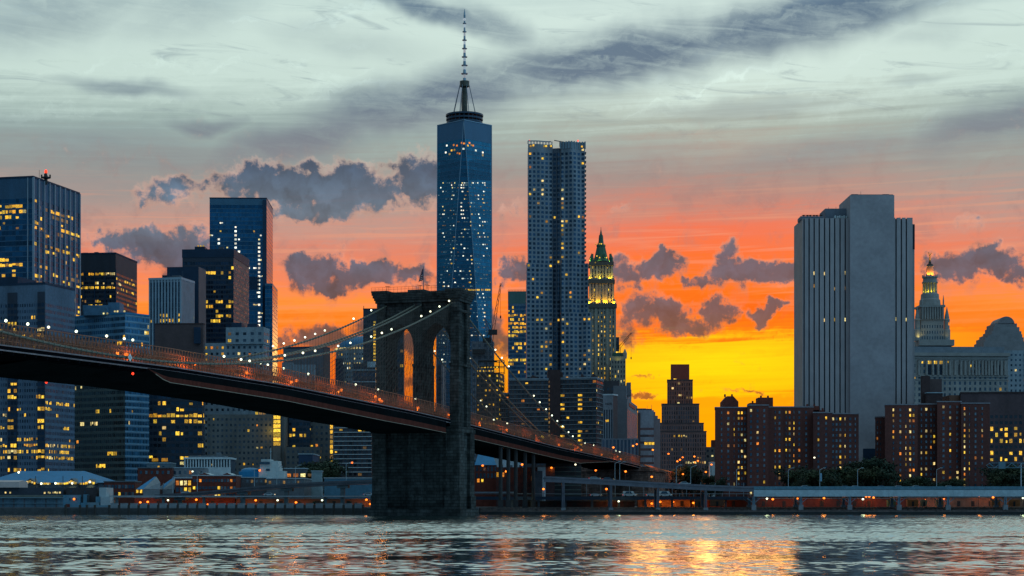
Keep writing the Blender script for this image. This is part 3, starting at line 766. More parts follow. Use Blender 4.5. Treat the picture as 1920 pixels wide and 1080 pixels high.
# flag on the tower
fl = empty('flag', bp(0, 0, 83.95), 'limp striped national flag on the pole on top of the stone bridge tower', 'flag')
x0, y0, _ = bp(0, 0, 0)
mm = M(); mm.lathe((x0, y0), [(.17, 83.9), (.12, 88), (.09, 93.2)], 8); mm.ball((x0, y0, 93.3), .16); mm.build('flagpole', steel_g, fl)
def flag_mat():
    m, gg, p = _mat('flag_cloth'); s = gg.sep(gg.n('ShaderNodeUVMap').outputs[0])
    st = gg.m('LESS_THAN', gg.m('FRACT', gg.m('MULTIPLY', s[1], 6.5)), .52)
    c = gg.mix(st, (.42, .38, .38, 1), (.26, .02, .025, 1))
    cn = gg.m('MULTIPLY', gg.m('LESS_THAN', s[0], .4), gg.m('GREATER_THAN', s[1], .46))
    gg.put(p.inputs['Base Color'], gg.mix(cn, c, (.015, .02, .08, 1))); p.inputs['Roughness'].default_value = .9
    return m
mm = M(); NU, NV = 10, 9
def fp(i, j):
    u, v = i / NU, j / NV                 # u out from the pole, v up the hoist: cloth hangs in folds
    out = (1.85 * u) * (.12 + .88 * (1 - v) ** .8); z = 92.9 - 4.4 * (1 - v) - (1.5 * u * (1 - v) if True else 0) - .4 * u + (.9 * u * (1 - v))
    return (x0 - .12 - out + .1 * math.sin(7 * u), y0 + .28 * math.sin(9 * u + 2 * v), z)
for i in range(NU):
    for j in range(NV):
        mm.poly([fp(i, j), fp(i + 1, j), fp(i + 1, j + 1), fp(i, j + 1)], [(i / NU, j / NV), ((i + 1) / NU, j / NV), ((i + 1) / NU, (j + 1) / NV), (i / NU, (j + 1) / NV)])
mm.build('cloth', flag_mat(), fl)
# diamond sign on the near truss
def near_s(px, a=DW):                     # s where offset a meets a pixel column
    k = (px - CX) / F
    return (k * (P0.y + BN.y * a) - P0.x - BN.x * a) / (BD.x - k * BD.y)
s = near_s(243, DW + .4); sg_ = empty('diamond_sign', bp(s, DW + .4, zr(s)), 'white diamond sign with orange rim fixed to the near bridge railing', 'sign')
zc0 = zr(s) + 1.15; mm = M()
def dia(r, dn, m):
    q = [bp(s - r, DW + .4 + dn, zc0), bp(s, DW + .4 + dn, zc0 - r * 1.02), bp(s + r, DW + .4 + dn, zc0), bp(s, DW + .4 + dn, zc0 + r * 1.02)]
    mm.poly(q, None, m); return q
A_ = dia(1.18, .12, 0); B_ = dia(1.18, 0, 0)
for k in range(4): mm.poly([B_[k], A_[k], A_[(k + 1) % 4], B_[(k + 1) % 4]])
mm.build('rim', plain('orange_rim', (.55, .16, .05), .6, 0, .1), sg_)
mm = M(); dia(1.0, .14, 0); mm.build('face', plain('sign_white', (.75, .78, .78), .6, 0, .06), sg_)
mm = M()
for dz, w in ((.18, .42), (-.05, .55), (-.28, .34)): mm.poly([bp(s - w, DW + .56, zc0 + dz - .06), bp(s + w, DW + .56, zc0 + dz - .06), bp(s + w, DW + .56, zc0 + dz + .06), bp(s - w, DW + .56, zc0 + dz + .06)])
mm.build('lettering', plain('sign_grey', (.25, .32, .36), .6, 0, .1), sg_)
# lamps on the cables: white globes on short brackets
def globe_proto(name, mat, r, stem, label, cat, group):
    e = empty(name, (0, 0, 0), label, cat, group)
    mm = M(); mm.ball((0, 0, stem + r), r, 8); mm.build('globe', mat, e, smooth=True)
    mm = M(); mm.bar((0, 0, -.1), (0, 0, stem), .07, 5); mm.build('bracket', steel_d, e)
    return e
def scatter(proto, spots, label, group):
    global _used
    for k, p in enumerate(spots):
        if proto.name not in _used:
            proto.location = p; OFF[proto.name] = tuple(p); _used.add(proto.name); o = proto; o['label'] = label; o['group'] = group
        else: o = copy_tree(proto, p, 0, label, group)
    return
_used = set()
neck = globe_proto('cable_lamp', LAMPW, .33, .9, '', 'lamp', '')
def on_cable(px, ca):
    s = near_s(px, ca); return bp(s, ca, zc(s) + .2)
scatter(neck, [on_cable(x, 12.8) for x in (534, 568, 591, 634, 657, 696, 716, 734, 790, 807, 824, 842)], 'white globe lamp on the near main cable rising to the stone tower', 'white lamps along the near main cable')
scatter(neck, [on_cable(x, -12.8) for x in (512, 532, 552, 572, 591, 609, 663, 696)], 'white globe lamp on the far main cable against the orange sky', 'white lamps along the far main cable')
scatter(neck, [on_cable(x, 12.8) for x in (929, 941, 954, 1001, 1012, 1024, 1035, 1045, 1055, 1066, 1074)], 'white globe lamp on the cable running down from the tower to the right', 'white lamps along the side span cable')
scatter(neck, [on_cable(x, -12.8) for x in (815, 829, 901, 912)], 'white globe lamp on the far side span cable beside the tower', 'white lamps along the far side span cable')
walk = globe_proto('promenade_lamp', LAMPW, .34, 2.6, '', 'lamp', '')
def on_walk(px, a=2.7):
    s = near_s(px, a); return bp(s, a, zr(s) + 4.4)
scatter(walk, [on_walk(x) for x in (11, 52, 91, 143, 200, 233, 249, 420, 452, 468, 488, 502, 532, 578, 667, 709, 779)], 'white lamp standing along the bridge promenade left of the tower', 'white promenade lamps on the main span')
scatter(walk, [on_walk(x) for x in (926, 951, 1097, 1113, 1155, 1162)], 'white lamp standing along the bridge promenade right of the tower', 'white promenade lamps on the side span')
road = globe_proto('roadway_lamp', LAMPO, .46, 2.3, '', 'lamp', '')
def on_road(px, a): s = near_s(px, a); return bp(s, a, zr(s) + .1)
LSP = [(220, 5.5), (237, 6), (340, 6), (365, 8), (462, 8), (546, 6), (556, 10), (634, 6), (640, 10), (712, 8), (716, 6), (704, 11), (783, 6), (784, 9), (841, 9)]
scatter(road, [on_road(x, a) for x, a in LSP], 'orange roadway lamp behind the bridge truss left of the tower', 'orange roadway lamps on the main span')
scatter(road, [on_road(x, a) for x, a in ((899, 9), (900, 6), (950, 9), (952, 6), (999, 9), (1048, 6), (1083, 9), (1090, 6), (1128, 6), (1158, 9), (1164, 6))], 'orange roadway lamp behind the bridge truss right of the tower', 'orange roadway lamps on the side span')
for px, a in ((233, 4), (352, 6), (470, 6), (552, 7), (637, 7), (712, 7), (784, 7), (841, 5), (899, 6), (950, 7), (1010, 6), (1087, 7), (1160, 7)):
    x, y, z = on_road(px, a); lamp_light('roadway_light', (x, y, z + 3.0), (1, .30, .05), 500 if 770 < px < 905 else 2600, bridge, 2.0)
for sa in (300, 345, 390, 440):
    x, y, z = bp(sa, 14.5, zr(sa)); lamp_light('approach_light', (x + 3.5, y - 3, z + 2.5), (1, .30, .05), 1400, bridge, 1.5)
redl = globe_proto('warning_lamp', LAMPR, .34, .05, '', 'lamp', '')
s = near_s(90, -DW); scatter(redl, [bp(s, -DW - .5, zr(s) - 4.6)], 'red lamp at the tip of the shroud under the bridge', 'red warning lamps under the bridge deck')
s = near_s(245, DW); redl2 = copy_tree(redl, bp(s, DW + .6, zr(s) - 3.2), 0, 'red lamp under the bridge deck below the diamond sign', 'red warning lamps under the bridge deck')
# ------------------------------------------------------------------ skyline, west part
GLB, GLD, GLN = (.045, .13, .27), (.018, .045, .085), (.03, .09, .19)
f_steel = facade('steel_bands', (.03, .09, .16), (.010, .07, .14), .97, .80, .55, .2, .55, .35, bandvar=.35)
f_steelside = facade('steel_side', (.045, .09, .15), (.015, .06, .13), .90, .62, .5, .2, .6, .5)
f_stone_bands = facade('grey_stone_bands', (.095, .14, .20), (.035, .06, .10), .62, .52, .3, .25, .85, .5)
f_stone_strip = facade('grey_stone_strip', (.095, .14, .20), (.035, .06, .10), .70, .55, .3, .25, .85, .5)
f_dark_bay = facade('dark_glass_bay', (.02, .028, .048), (.012, .03, .06), .86, .62, .4, .2, .6, .4)
f_black = facade('black_steel', (.024, .026, .038), (.016, .03, .055), .88, .5, .35, .2, .6, .5)
f_teal = facade('blue_curtain_wall', (.10, .23, .34), (.015, .085, .16), .86, .60, .5, .2, .55, .45, bandvar=.4)
f_olive = facade('olive_reflection_wall', (.085, .11, .105), (.028, .045, .05), .90, .58, .35, .2, .6, .5, bandvar=.35)
f_silver = facade('silver_fins', (.28, .34, .40), (.02, .045, .08), .52, .97, .4, .2, .55, .4)
f_glass = facade('blue_glass', (.045, .13, .21), (.010, .085, .17), .97, .84, .6, .12, .4, .22, bandvar=.22, noise=.15)
f_grid = facade('sunset_brown_grid', (.13, .085, .085), (.10, .12, .16), .55, .5, .75, .15, .6, .5)
f_grey = facade('pale_grey_wall', (.24, .29, .33), (.035, .06, .09), .42, .42, .3, .25, .85, .5)
f_tan = facade('brown_grey_flats', (.115, .11, .105), (.035, .05, .07), .46, .42, .3, .25, .85, .5)
f_night = facade('dark_offices', (.024, .034, .055), (.014, .034, .06), .82, .55, .35, .2, .6, .5, bandvar=.3)
f_balc = facade('balcony_flats', (.055, .045, .05), (.03, .04, .055), .6, .55, .3, .25, .85, .6)
blank_n = plain('dark_navy_panel', (.012, .032, .065), .6, .1, .2, .15)
blank_b = plain('brown_panel', (.10, .065, .065), .8, 0, .2, .2)

# steel office tower at the edge of the frame
ft = foot(-42, 62, 149, 1380, 13)
B = Bld('steel_office_tower', 'tall blue steel office tower with pale vertical fins and a red roof beacon', ft)
zt = wz(333, 1380)
fc = B.walls(ft, GZ, zt, f_steel, [2.9, 2.8, None, None], 4.0, 15.0)
lit(B, fc[0], .035, {1: [(5, 6), (8, 12)], 2: [(5, 13)], 3: [(5, 6), (8, 9), (11, 11)], 4: [(5, 5), (7, 7)], 5: [(6, 6), (11, 11)], 6: 0, 7: 0, 8: .05, 11: [(6, 8)], 12: [(5, 12)], 13: [(10, 10), (6, 6)], 14: [(7, 7), (10, 10)], 15: [(5, 8)]}, seed=3, fh=.6)
lit(B, fc[1], .12, {0: [(1, 1)], 1: [(3, 3), (7, 22)], 2: [(11, 19)], 3: [(4, 4), (15, 16)], 4: [(1, 2), (16, 27)], 5: .1, 6: [(7, 8)], 8: .2, 9: .12, 10: .04, 11: 0, 12: .3, 13: .34, 14: .3, 15: .35, 16: .28, 17: .3, 18: .25, 20: [(8, 27)]}, mix=[(WY, .4), (WG, .3), (WD, .3)], run=1.8, seed=4, fh=.62)
mm = M(); e = fc[1]
for k in range(10):
    p = e['p'] + e['t'] * (e['L'] * k / 9) + e['n'] * .45
    mm.obox((p.x, p.y), e['t'], .42, .55, 60, zt + .3)
e = fc[0]
for k in (0, 1):
    p = e['p'] + e['t'] * (e['L'] * (1 - k * .09)) + e['n'] * .3; mm.obox((p.x, p.y), e['t'], .3, .4, 60, zt)
B.part('vertical_fin', mm, plain('pale_fin', (.30, .36, .42), .5, .2, .15, .1))
B.ledge(ft, zt, zt + 1.4, .35, blank_n)
x, y = wx(86, 1398), 1398
mm = M(); mm.lathe((x, y), [(1.3, zt - 2), (1.3, zt + 2.2), (3.2, zt + 2.6), (3.2, zt + 3.6), (1.2, zt + 3.9), (.9, zt + 6.5), (.5, zt + 6.6)], 10)
for an in range(4): mm.obox((x + 3.2 * math.cos(an * 1.57), y + 3.2 * math.sin(an * 1.57)), (1, 0), .5, .5, zt + 2.6, zt + 5.4)
mm.bar((x - 5, y, zt), (x - 5, y, zt + 9), .15); B.part('beacon_mast', mm, steel_d)
mm = M(); mm.ball((x, y, zt + 7.7), 1.15, 8, 0, 1.5); B.part('beacon', mm, LAMPR)

# stepped stone tower in front of it
ft = foot(-70, 85, 140, 1000, 16)
B = Bld('stone_banded_tower', 'grey blue stone tower with dark glass bays and many lit windows behind the bridge', ft)
zt = wz(533, 1000)
fc = B.walls(ft, GZ, zt, f_stone_bands, [1.45, 1.25, None, None], 3.32, 9.5)
rl_ = {}
for j, pz in {0: 0, 1: 0, 2: 0, 3: .02, 4: .1, 5: .55, 8: .62, 9: .0, 11: .45, 12: .08, 13: 0}.items(): rl_[j] = pz
nc = fc[0]['nc']; vis0 = int(nc * .45)
hot = {5: .5, 8: .55, 11: .5, 15: .25, 17: .2, 18: .3, 20: .15, 22: .5, 23: .7, 24: .75, 25: .6, 27: .5, 28: .3, 29: .55, 30: .2, 31: .4}
lit(B, fc[0], .05, hot, run=3.0, seed=11, fw=.66)
lit(B, fc[1], .02, {5: .1, 6: .12, 7: .25, 8: .1, 9: .15, 16: .5, 22: .15, 23: .75, 24: .6, 25: .8, 26: .25, 27: .2}, run=3.5, seed=12, fw=.66)
for (pa, pb) in ((9, 28), (70, 84.4)):
    e = fc[0]; ua = (wx(pa, 1000) - e['p'].x) / e['t'].x; ub = (wx(pb, 1000) - e['p'].x) / e['t'].x
    P = [e['p'] + e['t'] * u + e['n'] * o for u, o in ((ua, .5), (ub, .5), (ub, 0), (ua, 0))]
    f2 = B.walls([(q.x, q.y) for q in P], GZ, zt - 4, f_dark_bay, [1.9, None, None, None], 3.32, 5.5, name='glass_bay')
    lit(B, f2[0], .16, {5: .9, 6: .1, 8: .85, 9: 0, 11: .7, 14: .5, 15: .95, 17: .3, 19: .6, 20: .8, 21: .2, 23: .5, 24: .9, 25: .7, 27: .6, 29: .95, 30: .9, 31: .9}, run=2.5, seed=int(pa) + 20, fw=.9)
B.ledge(ft, zt, zt + 1.2, .2, blank_n)
L_, C_, R_, K_ = ft
up = [(L_[0], L_[1]), (L_[0] + (C_[0] - L_[0]) * .68, L_[1] + (C_[1] - L_[1]) * .68)]; up += [(up[1][0] + 6, up[1][1] + 22), (up[0][0] + 6, up[0][1] + 22)]
B.walls(grow(up, -1.5), zt, zt + 5.0, blank_n, None, name='plant_floor')

# black office block
ft = foot(138, 217, 257, 1517, 6)
B = Bld('black_office_block', 'black steel office block with rows of yellow lit floors beside the fin tower', ft)
zt = wz(476, 1517)
fc = B.walls(ft, GZ, zt, f_black, [1.75, 1.75, None, None], 3.75, 14.5)
lit(B, fc[0], .05, {0: .75, 1: .12, 2: .6, 3: .95, 4: 0, 5: .45, 6: .5, 7: .4, 8: .2}, run=4, seed=5, fh=.55, fw=.93)
lit(B, fc[1], .05, {0: .1, 1: .35, 2: .1, 3: .12}, run=2, seed=6)
mm = M(); e = fc[0]
for k in range(5):
    p = e['p'] + e['t'] * (e['L'] * k / 4) + e['n'] * .2; mm.obox((p.x, p.y), e['t'], .5, .5, GZ, zt - 13)
B.part('pier', mm, blank_n); B.ledge(ft, zt, zt + 1.2, .25, blank_n); clutter(B, ft, zt, 5)

# blue glass office tower with a corner towards us
ft = foot(140, 234.5, 279.5, 1050, 34)
B = Bld('teal_corner_tower', 'teal curtain wall office tower showing its corner above and below the bridge', ft)
zt = wz(588.5, 1050)
fc = B.walls(ft, GZ, zt, [f_olive, f_teal, f_teal, f_teal], [1.6, 1.25, None, None], 3.5, .8); fc2 = [fc[1]]  # the left face's olive is a warm reflection put into the colour
o_ = [(p[0] - .04, p[1] - .05) for p in ft[:2]]
B.walls([o_[0], o_[1], ft[1], ft[0]], zt - 24, zt, f_teal, [1.6, None, None, None], 3.5, .8, name='upper_wall')  # thin shell: bluer reflection on the upper face put into its colour
lit(B, fc[0], .045, {2: .06, 14: .04, 17: .08, 18: .1}, mix=[(WY, .5), (WG, .25), (WO, .15), (WP, .1)], run=1.6, seed=7)
lit(B, fc2[0], .012, {1: [(14, 16)], 2: [(12, 14)]}, seed=8)
mm = M(); e = fc2[0]
for j in range(0, 26):
    z = zt - .8 - j * 3.5; a = e['p'] + e['n'] * .1; b = a + e['t'] * e['L']
    mm.bar((a.x, a.y, z), (b.x, b.y, z), .16)
B.part('spandrel_rib', mm, plain('pale_rib', (.30, .42, .50), .5, .1, .2, .4)); B.ledge(ft, zt, zt + 1.0, .25, roof_bl)
mm = M()
for (pa, pb, za, zb, yy, dd) in ((155, 203, 572, 588, 1062, 14), (203, 224, 567, 588, 1064, 12), (158, 200, 578, 590, 1058, 4)):
    mm.box(wx(pa, yy), wx(pb, yy), yy, yy + dd, zt, wz(za, yy))
B.part('penthouse', mm, plain('blue_plant_room', (.06, .14, .22), .6, 0, .25, .3))
for k, px in enumerate((195, 202, 216, 221, 234)):
    mm = M(); mm.ball((wx(px, 1058), 1057, wz(588 - 4 * (k > 1), 1058)), .55); B.part('roof_lamp', mm, WP)

# silver finned block
ft = foot(281, 339, 362.5, 1250, 12)
B = Bld('silver_finned_block', 'pale silver block with dark vertical window strips', ft)
zt = wz(524, 1250)
fc = B.walls(ft, GZ, zt, f_silver, [2.35, 1.9, None, None], 3.5, 1.5)
lit(B, fc[0], .02, {6: .3, 7: .85, 8: .25, 9: .05, 11: [(6, 7)], 12: [(6, 8)], 13: [(6, 8)], 14: [(6, 8)]}, mix=[(WY, .8), (WG, .2)], seed=9, fh=.62, fw=.5)
lit(B, fc[1], .02, {}, seed=10, fh=.6)
mm = M()
for e in fc[:2]:
    for k in range(e['nc'] + 1):
        p = e['p'] + e['t'] * (e['bay'] * k) + e['n'] * .3; mm.obox((p.x, p.y), e['t'], e['bay'] * .23, .4, GZ, zt)
B.part('vertical_fin', mm, plain('silver_fin', (.30, .37, .43), .45, .25, .15, .2)); B.ledge(ft, zt, zt + 1.5, .8, plain('silver_cap', (.30, .37, .43), .5, .2, .1)); clutter(B, ft, zt + 1.4, 4)
# dark slab behind the silver block
ft = foot(313, 372, 385.5, 1290, 6)
B = Bld('dark_slab_block', 'plain dark slab with a brownish blank side wall behind the silver block', ft)
zt = wz(500, 1290); B.walls(ft, GZ, zt, blank_n, None)
mm = M(); a, b, c, d = ft; mm.prism([b, c, (c[0] + .3, c[1]), (b[0] + .3, b[1] - .05)], GZ, zt - .05); B.part('side_wall', mm, plain('brown_side', (.17, .115, .12), .7, .1, .15, .1))
mm = M(); mm.box(wx(304, 1296), wx(314, 1296), 1296, 1330, GZ, wz(516, 1296)); B.part('side_wing', mm, blank_n)
# black tower with a grid flank
ft = foot(342, 438, 467, 1340, 3)
B = Bld('black_grid_tower', 'black tower with lit lower floors and a window grid flank facing the sunset', ft)
zt = wz(467, 1340)
fc = B.walls(ft, GZ, zt, [f_dark_bay, f_grid, blank_n, blank_n], [1.85, 3.1, None, None], 3.5, 8.5)  # the flank's brown is sunset warmth put into its colour
lit(B, fc[0], .04, {0: .02, 1: .1, 2: .15, 3: .2, 4: .12, 5: .3, 6: .12, 8: .6, 9: .35, 10: .4, 11: .25, 12: .3, 13: .1, 14: .15, 15: .1, 17: .75, 18: .6, 19: .65, 20: .3, 21: .2}, run=2.6, seed=14, cols=range(8, 40))
B.ledge(ft, zt - 6, zt, .25, blank_n, 'attic'); clutter(B, ft, zt, 8, 8)
mm = M(); mm.box(wx(365, 1350), wx(384, 1350), 1350, 1362, zt, zt + 3.2); B.part('penthouse', mm, blank_n)
for px in (372, 377, 382): mm = M(); mm.ball((wx(px, 1350), 1349, zt + 3.6), .6); B.part('roof_lamp', mm, WY)
# tall glass tower
Yg = 1850
ft = foot(393, 500, 511.5, Yg, -2.2)
B = Bld('tall_glass_tower', 'tall plain blue glass tower with small white lights in two columns', ft)
zt = wz(373, Yg)
fc = B.walls(ft, GZ, zt, f_glass, [1.7, 2.0, None, None], 4.1, 6)
lit(B, fc[0], 0, {j: .06 for j in range(4, 60)}, mix=COOL, run=1.5, seed=15, fh=.35)
nc = fc[0]['nc']
c1, c2 = int(nc * .455), int(nc * .86)
for j in range(6, 46):
    rr = random.Random(j)
    for c0, pz in ((c1, .85 if j < 18 else 0), (c2, .92 if j > 8 else 0), (int(nc * .17), .45 if j < 16 else 0)):
        if rr.random() < pz: put_window(B, fc[0], (c0 + .5 + (j > 10) * (c0 == c1) * 2) * fc[0]['bay'], fc[0]['zt'] - (j + .5) * 4.1, 2.1, 1.9, WW)
ft2 = foot(497, 511, 520.5, Yg - 12, -2.2); f2 = B.walls(ft2, GZ, wz(534, Yg), f_glass, [1.7, 2, None, None], 4.1, 2, name='lower_block')
mm = M(); e = fc[0]; zz = wz(528, Yg); a, b = e['p'] + e['t'] * (e['L'] * .62) + e['n'] * .2, e['p'] + e['t'] * (e['L'] * .86) + e['n'] * .2
for k in range(16): q = a + (b - a) * (k / 15); mm.obox((q.x, q.y), e['t'], .35, .25, zz - 8, zz + 5)
B.part('louvre', mm, blank_n); B.ledge(ft, zt, zt + 1.2, .15, blank_n)
mm = M(); mm.prism([(wx(493, Yg), Yg - 2.5), (wx(500, Yg), Yg - .4), (wx(500, Yg), Yg), (wx(493, Yg), Yg)], 60, zt - 1); B.part('corner_notch', mm, blank_n)
# low brown block over the bridge deck
ft = foot(290, 381, 384, 1135, 4)
B = Bld('brown_windowless_block', 'low windowless dark brown block just above the bridge railing', ft)
zt = wz(608, 1135); B.walls(ft, GZ, zt, blank_b, None); B.ledge(ft, zt, zt + .8, .2, brick_d)
mm = M(); mm.box(wx(364, 1134), wx(376, 1134), 1133, 1134.8, zt - 12, zt - 2); B.part('louvre', mm, blank_n)
# pale grey block with square windows
ft = foot(382, 494, 505, 1150, 8)
B = Bld('pale_grey_block', 'pale grey stepped block with small square windows above the bridge railing', ft)
zt = wz(642, 1150); fc = B.walls(ft, GZ, zt, f_grey, [3.6, 3.2, None, None], 3.9, 1.0)
lit(B, fc[0], .35, {0: .5}, mix=HOME, seed=16, rmax=3)
up = foot(424, 494, 505, 1149, 8); fcu = B.walls(grow(up, .15), zt - 1, wz(613, 1149), f_grey, [4.6, 3.2, None, None], 4.2, 2, name='upper_floors'); lit(B, fcu[0], .22, mix=HOME, seed=17); lit(B, fcu[1], .2, mix=HOME, seed=18)
mm = M(); mm.box(wx(434, 1155), wx(453, 1155), 1155, 1166, zt, wz(605, 1155)); mm.box(wx(464, 1155), wx(482, 1155), 1155, 1164, zt, wz(607, 1155)); B.part('penthouse', mm, blank_n)
# blank grey brown block beside the orange gap
ft = foot(531, 606.5, 618, 1060, 14)
B = Bld('grey_blank_block', 'blank grey brown block under the bridge cables beside an orange gap of sky', ft)
zt = wz(652, 1060); B.walls(ft, GZ, zt, plain('taupe_panel', (.125, .125, .145), .8, 0, .15, .2, stretch=(1, 1, .1)), None); B.ledge(ft, zt, zt + .9, .2, blank_n)
mm = M(); mm.box(wx(550, 1056), wx(592, 1056), 1050, 1055, GZ, wz(684, 1052)); mm.box(wx(531, 1056), wx(551, 1056), 1050, 1054, GZ, wz(680, 1052)); B.part('annex', mm, plain('pale_annex', (.20, .23, .26), .8, 0, .2, .3))
mm = M(); a, b = Vector(ft[1]), Vector(ft[2]); mm.prism([(a.x + .3, a.y - .1), (b.x + .3, b.y), (b.x, b.y), (a.x, a.y)], GZ, zt - .1); B.part('side_wall', mm, blank_b)
# domed round office block
Yd = 1700; xc = wx(676, Yd); rd = 46 / F * Yd
B = Bld('domed_office_block', 'round topped glass office block with a blue dome and a lit cornice', [(xc - rd, Yd), (xc, Yd - rd), (xc + rd, Yd), (xc, Yd + rd)])
oc = [(xc + rd * math.cos(a), Yd + rd * math.sin(a)) for a in [math.pi * 2 * k / 20 - math.pi for k in range(20)]]
zb = wz(656, Yd); fc = B.walls(oc, GZ, zb, f_grey, 2.6, 4.2, 3.5)
for e in fc: lit(B, e, .12, {2: .55, 3: .4, 4: .12}, mix=[(WP, .5), (WW, .2), (WY, .3)], seed=19 + int(e['p'].x))
mm = M(); mm.lathe((xc, Yd), [(rd * .93 * math.cos(a), zb + 12.5 * math.sin(a) * 1.0) for a in [k * math.pi / 2 / 9 for k in range(9)]] + [(.3, zb + 12.6)], 24); B.part('dome', mm, roof_bl, True)
for k in range(26):
    an = -math.pi + math.pi * k / 25; mm = M(); mm.obox((xc + (rd + .5) * math.cos(an), Yd + (rd + .5) * math.sin(an)), (1, 0), .8, .3, zb - .9, zb + .7); B.part('cornice_lamp', mm, WP)
mm = M(); mm.box(wx(629, Yd - 30), wx(642, Yd - 30), Yd - 30, Yd - 20, GZ, wz(672, Yd - 30)); B.part('side_wing', mm, blank_n)
# dark slab with a lit stair column
ft = foot(681, 756.5, 758.5, 1500, 1)
B = Bld('dark_blue_slab', 'dark blue slab with one column of yellow lights beside the stone tower', ft)
zt = wz(580, 1500); fc = B.walls(ft, GZ, zt, f_night, [3, None, None, None], 4.0, 8)
for k in range(14): put_window(B, fc[0], wx(702.3, 1500) - fc[0]['p'].x, wz(604 + 5.9 * k, 1500), 1.9, 1.6, WY)
lit(B, fc[0], .03, mix=HOME, seed=23, cols=range(6, 40), rmin=3); B.ledge(ft, zt, zt + .8, .2, blank_n)
mm = M(); mm.bar((wx(682, 1502), 1502, zt), (wx(682, 1502), 1502, zt + 3), .3); B.part('mast', mm, steel_d)
# low blue glass hall in front of it
ft = foot(662, 704, 708, 1010, 2); B = Bld('low_blue_hall', 'low dark blue glass hall with pale roof lines left of the stone tower', ft)
zt = wz(681, 1010); B.walls(ft, GZ, zt, f_night, [4, 4, None, None], 3.5, 1); 
for py in (694, 716): mm = M(); mm.box(ft[0][0] - .3, ft[1][0] + .3, 1009.3, 1009.8, wz(py, 1010) - .2, wz(py, 1010) + .25); B.part('roof_line', mm, steel_b)
mm = M(); mm.box(wx(689, 1008), wx(704, 1008), 1008, 1010, zt - 2.4, wz(678, 1008)); B.part('penthouse', mm, steel_b)

# ------------------------------------------------------------------ tallest tower with the spire
Yw = 2000; xw = wx(871, Yw)
hb = 51 / F * Yw * 1.0
B = Bld('spire_tower', 'tallest blue glass tower tapering in triangles to a ringed spire', [(xw - hb, Yw - hb), (xw + hb, Yw - hb), (xw + hb, Yw + hb), (xw - hb, Yw + hb)])
zw = wz(228, Yw - 20)
bq = [Vector((xw - hb, Yw - hb, 0)), Vector((xw + hb, Yw - hb, 0)), Vector((xw + hb, Yw + hb, 0)), Vector((xw - hb, Yw + hb, 0))]
tq = [Vector((xw, Yw - hb, zw)), Vector((xw + hb, Yw, zw)), Vector((xw, Yw + hb, zw)), Vector((xw - hb, Yw, zw))]
mm = M(); ztw = zw - 20
def wuv(p, tdir): return ((p.x * tdir[0] + p.y * tdir[1]) / 1.6, (p.z - ztw) / 4.1)
tris = []
for k in range(4):
    b0, b1, t0 = bq[k], bq[(k + 1) % 4], tq[k]
    td = ((b1 - b0).x / (2 * hb), (b1 - b0).y / (2 * hb)); mm.poly([b0, b1, t0], [wuv(p, td) for p in (b0, b1, t0)], 0); tris.append((b0, b1, t0))
    t1 = tq[(k + 1) % 4]; d2 = (t1 - t0).normalized(); mm.poly([b1, t1, t0], [wuv(p, (d2.x, d2.y)) for p in (b1, t1, t0)], 1); tris.append((t0, t1, b1))
mm.poly(tq, None, 2)
f_wa = facade('tower_glass_face', (.03, .09, .17), (.011, .088, .150), .98, .86, .6, .1, .4, .16, bandvar=.16, noise=.1)
f_wb = facade('tower_glass_facet', (.045, .125, .22), (.016, .130, .205), .98, .84, .6, .1, .4, .16, bandvar=.18, noise=.1)
B.part('glass_shaft', mm, [f_wa, f_wb, conc_d])
mm = M()
for k in range(4):
    for p, q in ((bq[k], tq[k]), (bq[(k + 1) % 4], tq[k])): mm.bar(p + Vector((0, -.3, 0)), q + Vector((0, -.3, 0)), .42)
    mm.bar(tq[k], tq[(k + 1) % 4], .6)
B.part('edge_trim', mm, plain('steel_edge', (.25, .33, .40), .35, .5, .1, .1))
rng = random.Random(77)
def wtc_pt(px, py):     # which of the three visible faces a sight line meets
    d = Vector(((px - CX) / F, 1.0, (HY - py) / F)); best = None
    for (a, b, c) in (tris[0], tris[1], tris[7]):
        n = (b - a).cross(c - a).normalized(); o = Vector((0, 0, CAMZ)); den = n.dot(d)
        if abs(den) < 1e-9: continue
        t_ = n.dot(a - o) / den; p = o + d * t_
        s1 = [(v2 - v1).cross(p - v1).dot(n) for v1, v2 in ((a, b), (b, c), (c, a))]
        if (min(s1) >= -1e-3 or max(s1) <= 1e-3) and (best is None or t_ < best[0]): best = (t_, p, n if n.y < 0 else -n)
    return best
def wtc_light(px, py, w, h, mat):
    r_ = wtc_pt(px, py)
    if r_:
        t_, p, n = r_; p = p + n * .25; WQ.append((B, tuple(p), math.atan2(n.x, -n.y), w, h, mat, 1))
floors = [228 + 46 + 7.1 * k for k in range(68)]
for (px, py, mt) in ((838, 273, WW), (847, 282, WY), (852, 281, WG), (858, 287, WO), (862, 288, WO), (866, 268, WO), (870, 269, WO), (880, 268, WO), (884, 272, WG), (887, 273, WO), (869, 279, WW), (892, 282, WW), (905, 286, WW), (905, 291, WP), (836, 286, WW), (843, 289, WP), (851, 272, WO), (857, 273, WO), (877, 273, WG)):
    wtc_light(px, py, 2.2, 1.8, mt)
for py in [343, 347] + [352 + 7.1 * k for k in range(47)]:
    top = py < 350
    for px in np.arange(823, 921, 2.0):
        cb_ = 0.02
        for c0, w0, pz in ((832, 3, .30), (849, 5, .14), (868, 4, .30), (883, 4, .22), (897, 3, .16), (907, 3, .34)):
            if abs(px - c0) < w0: cb_ = max(cb_, pz)
        if top: cb_ *= 1.5
        if rng.random() < cb_ * .58: wtc_light(px + rng.uniform(-.5, .5), py, 1.0 + rng.random() * .8, 1.2, WW if rng.random() < .72 else (WP if rng.random() < .7 else WY))
        elif rng.random() < .16: wtc_light(px, py, 1.7, .8, WB if rng.random() < .8 else WD)
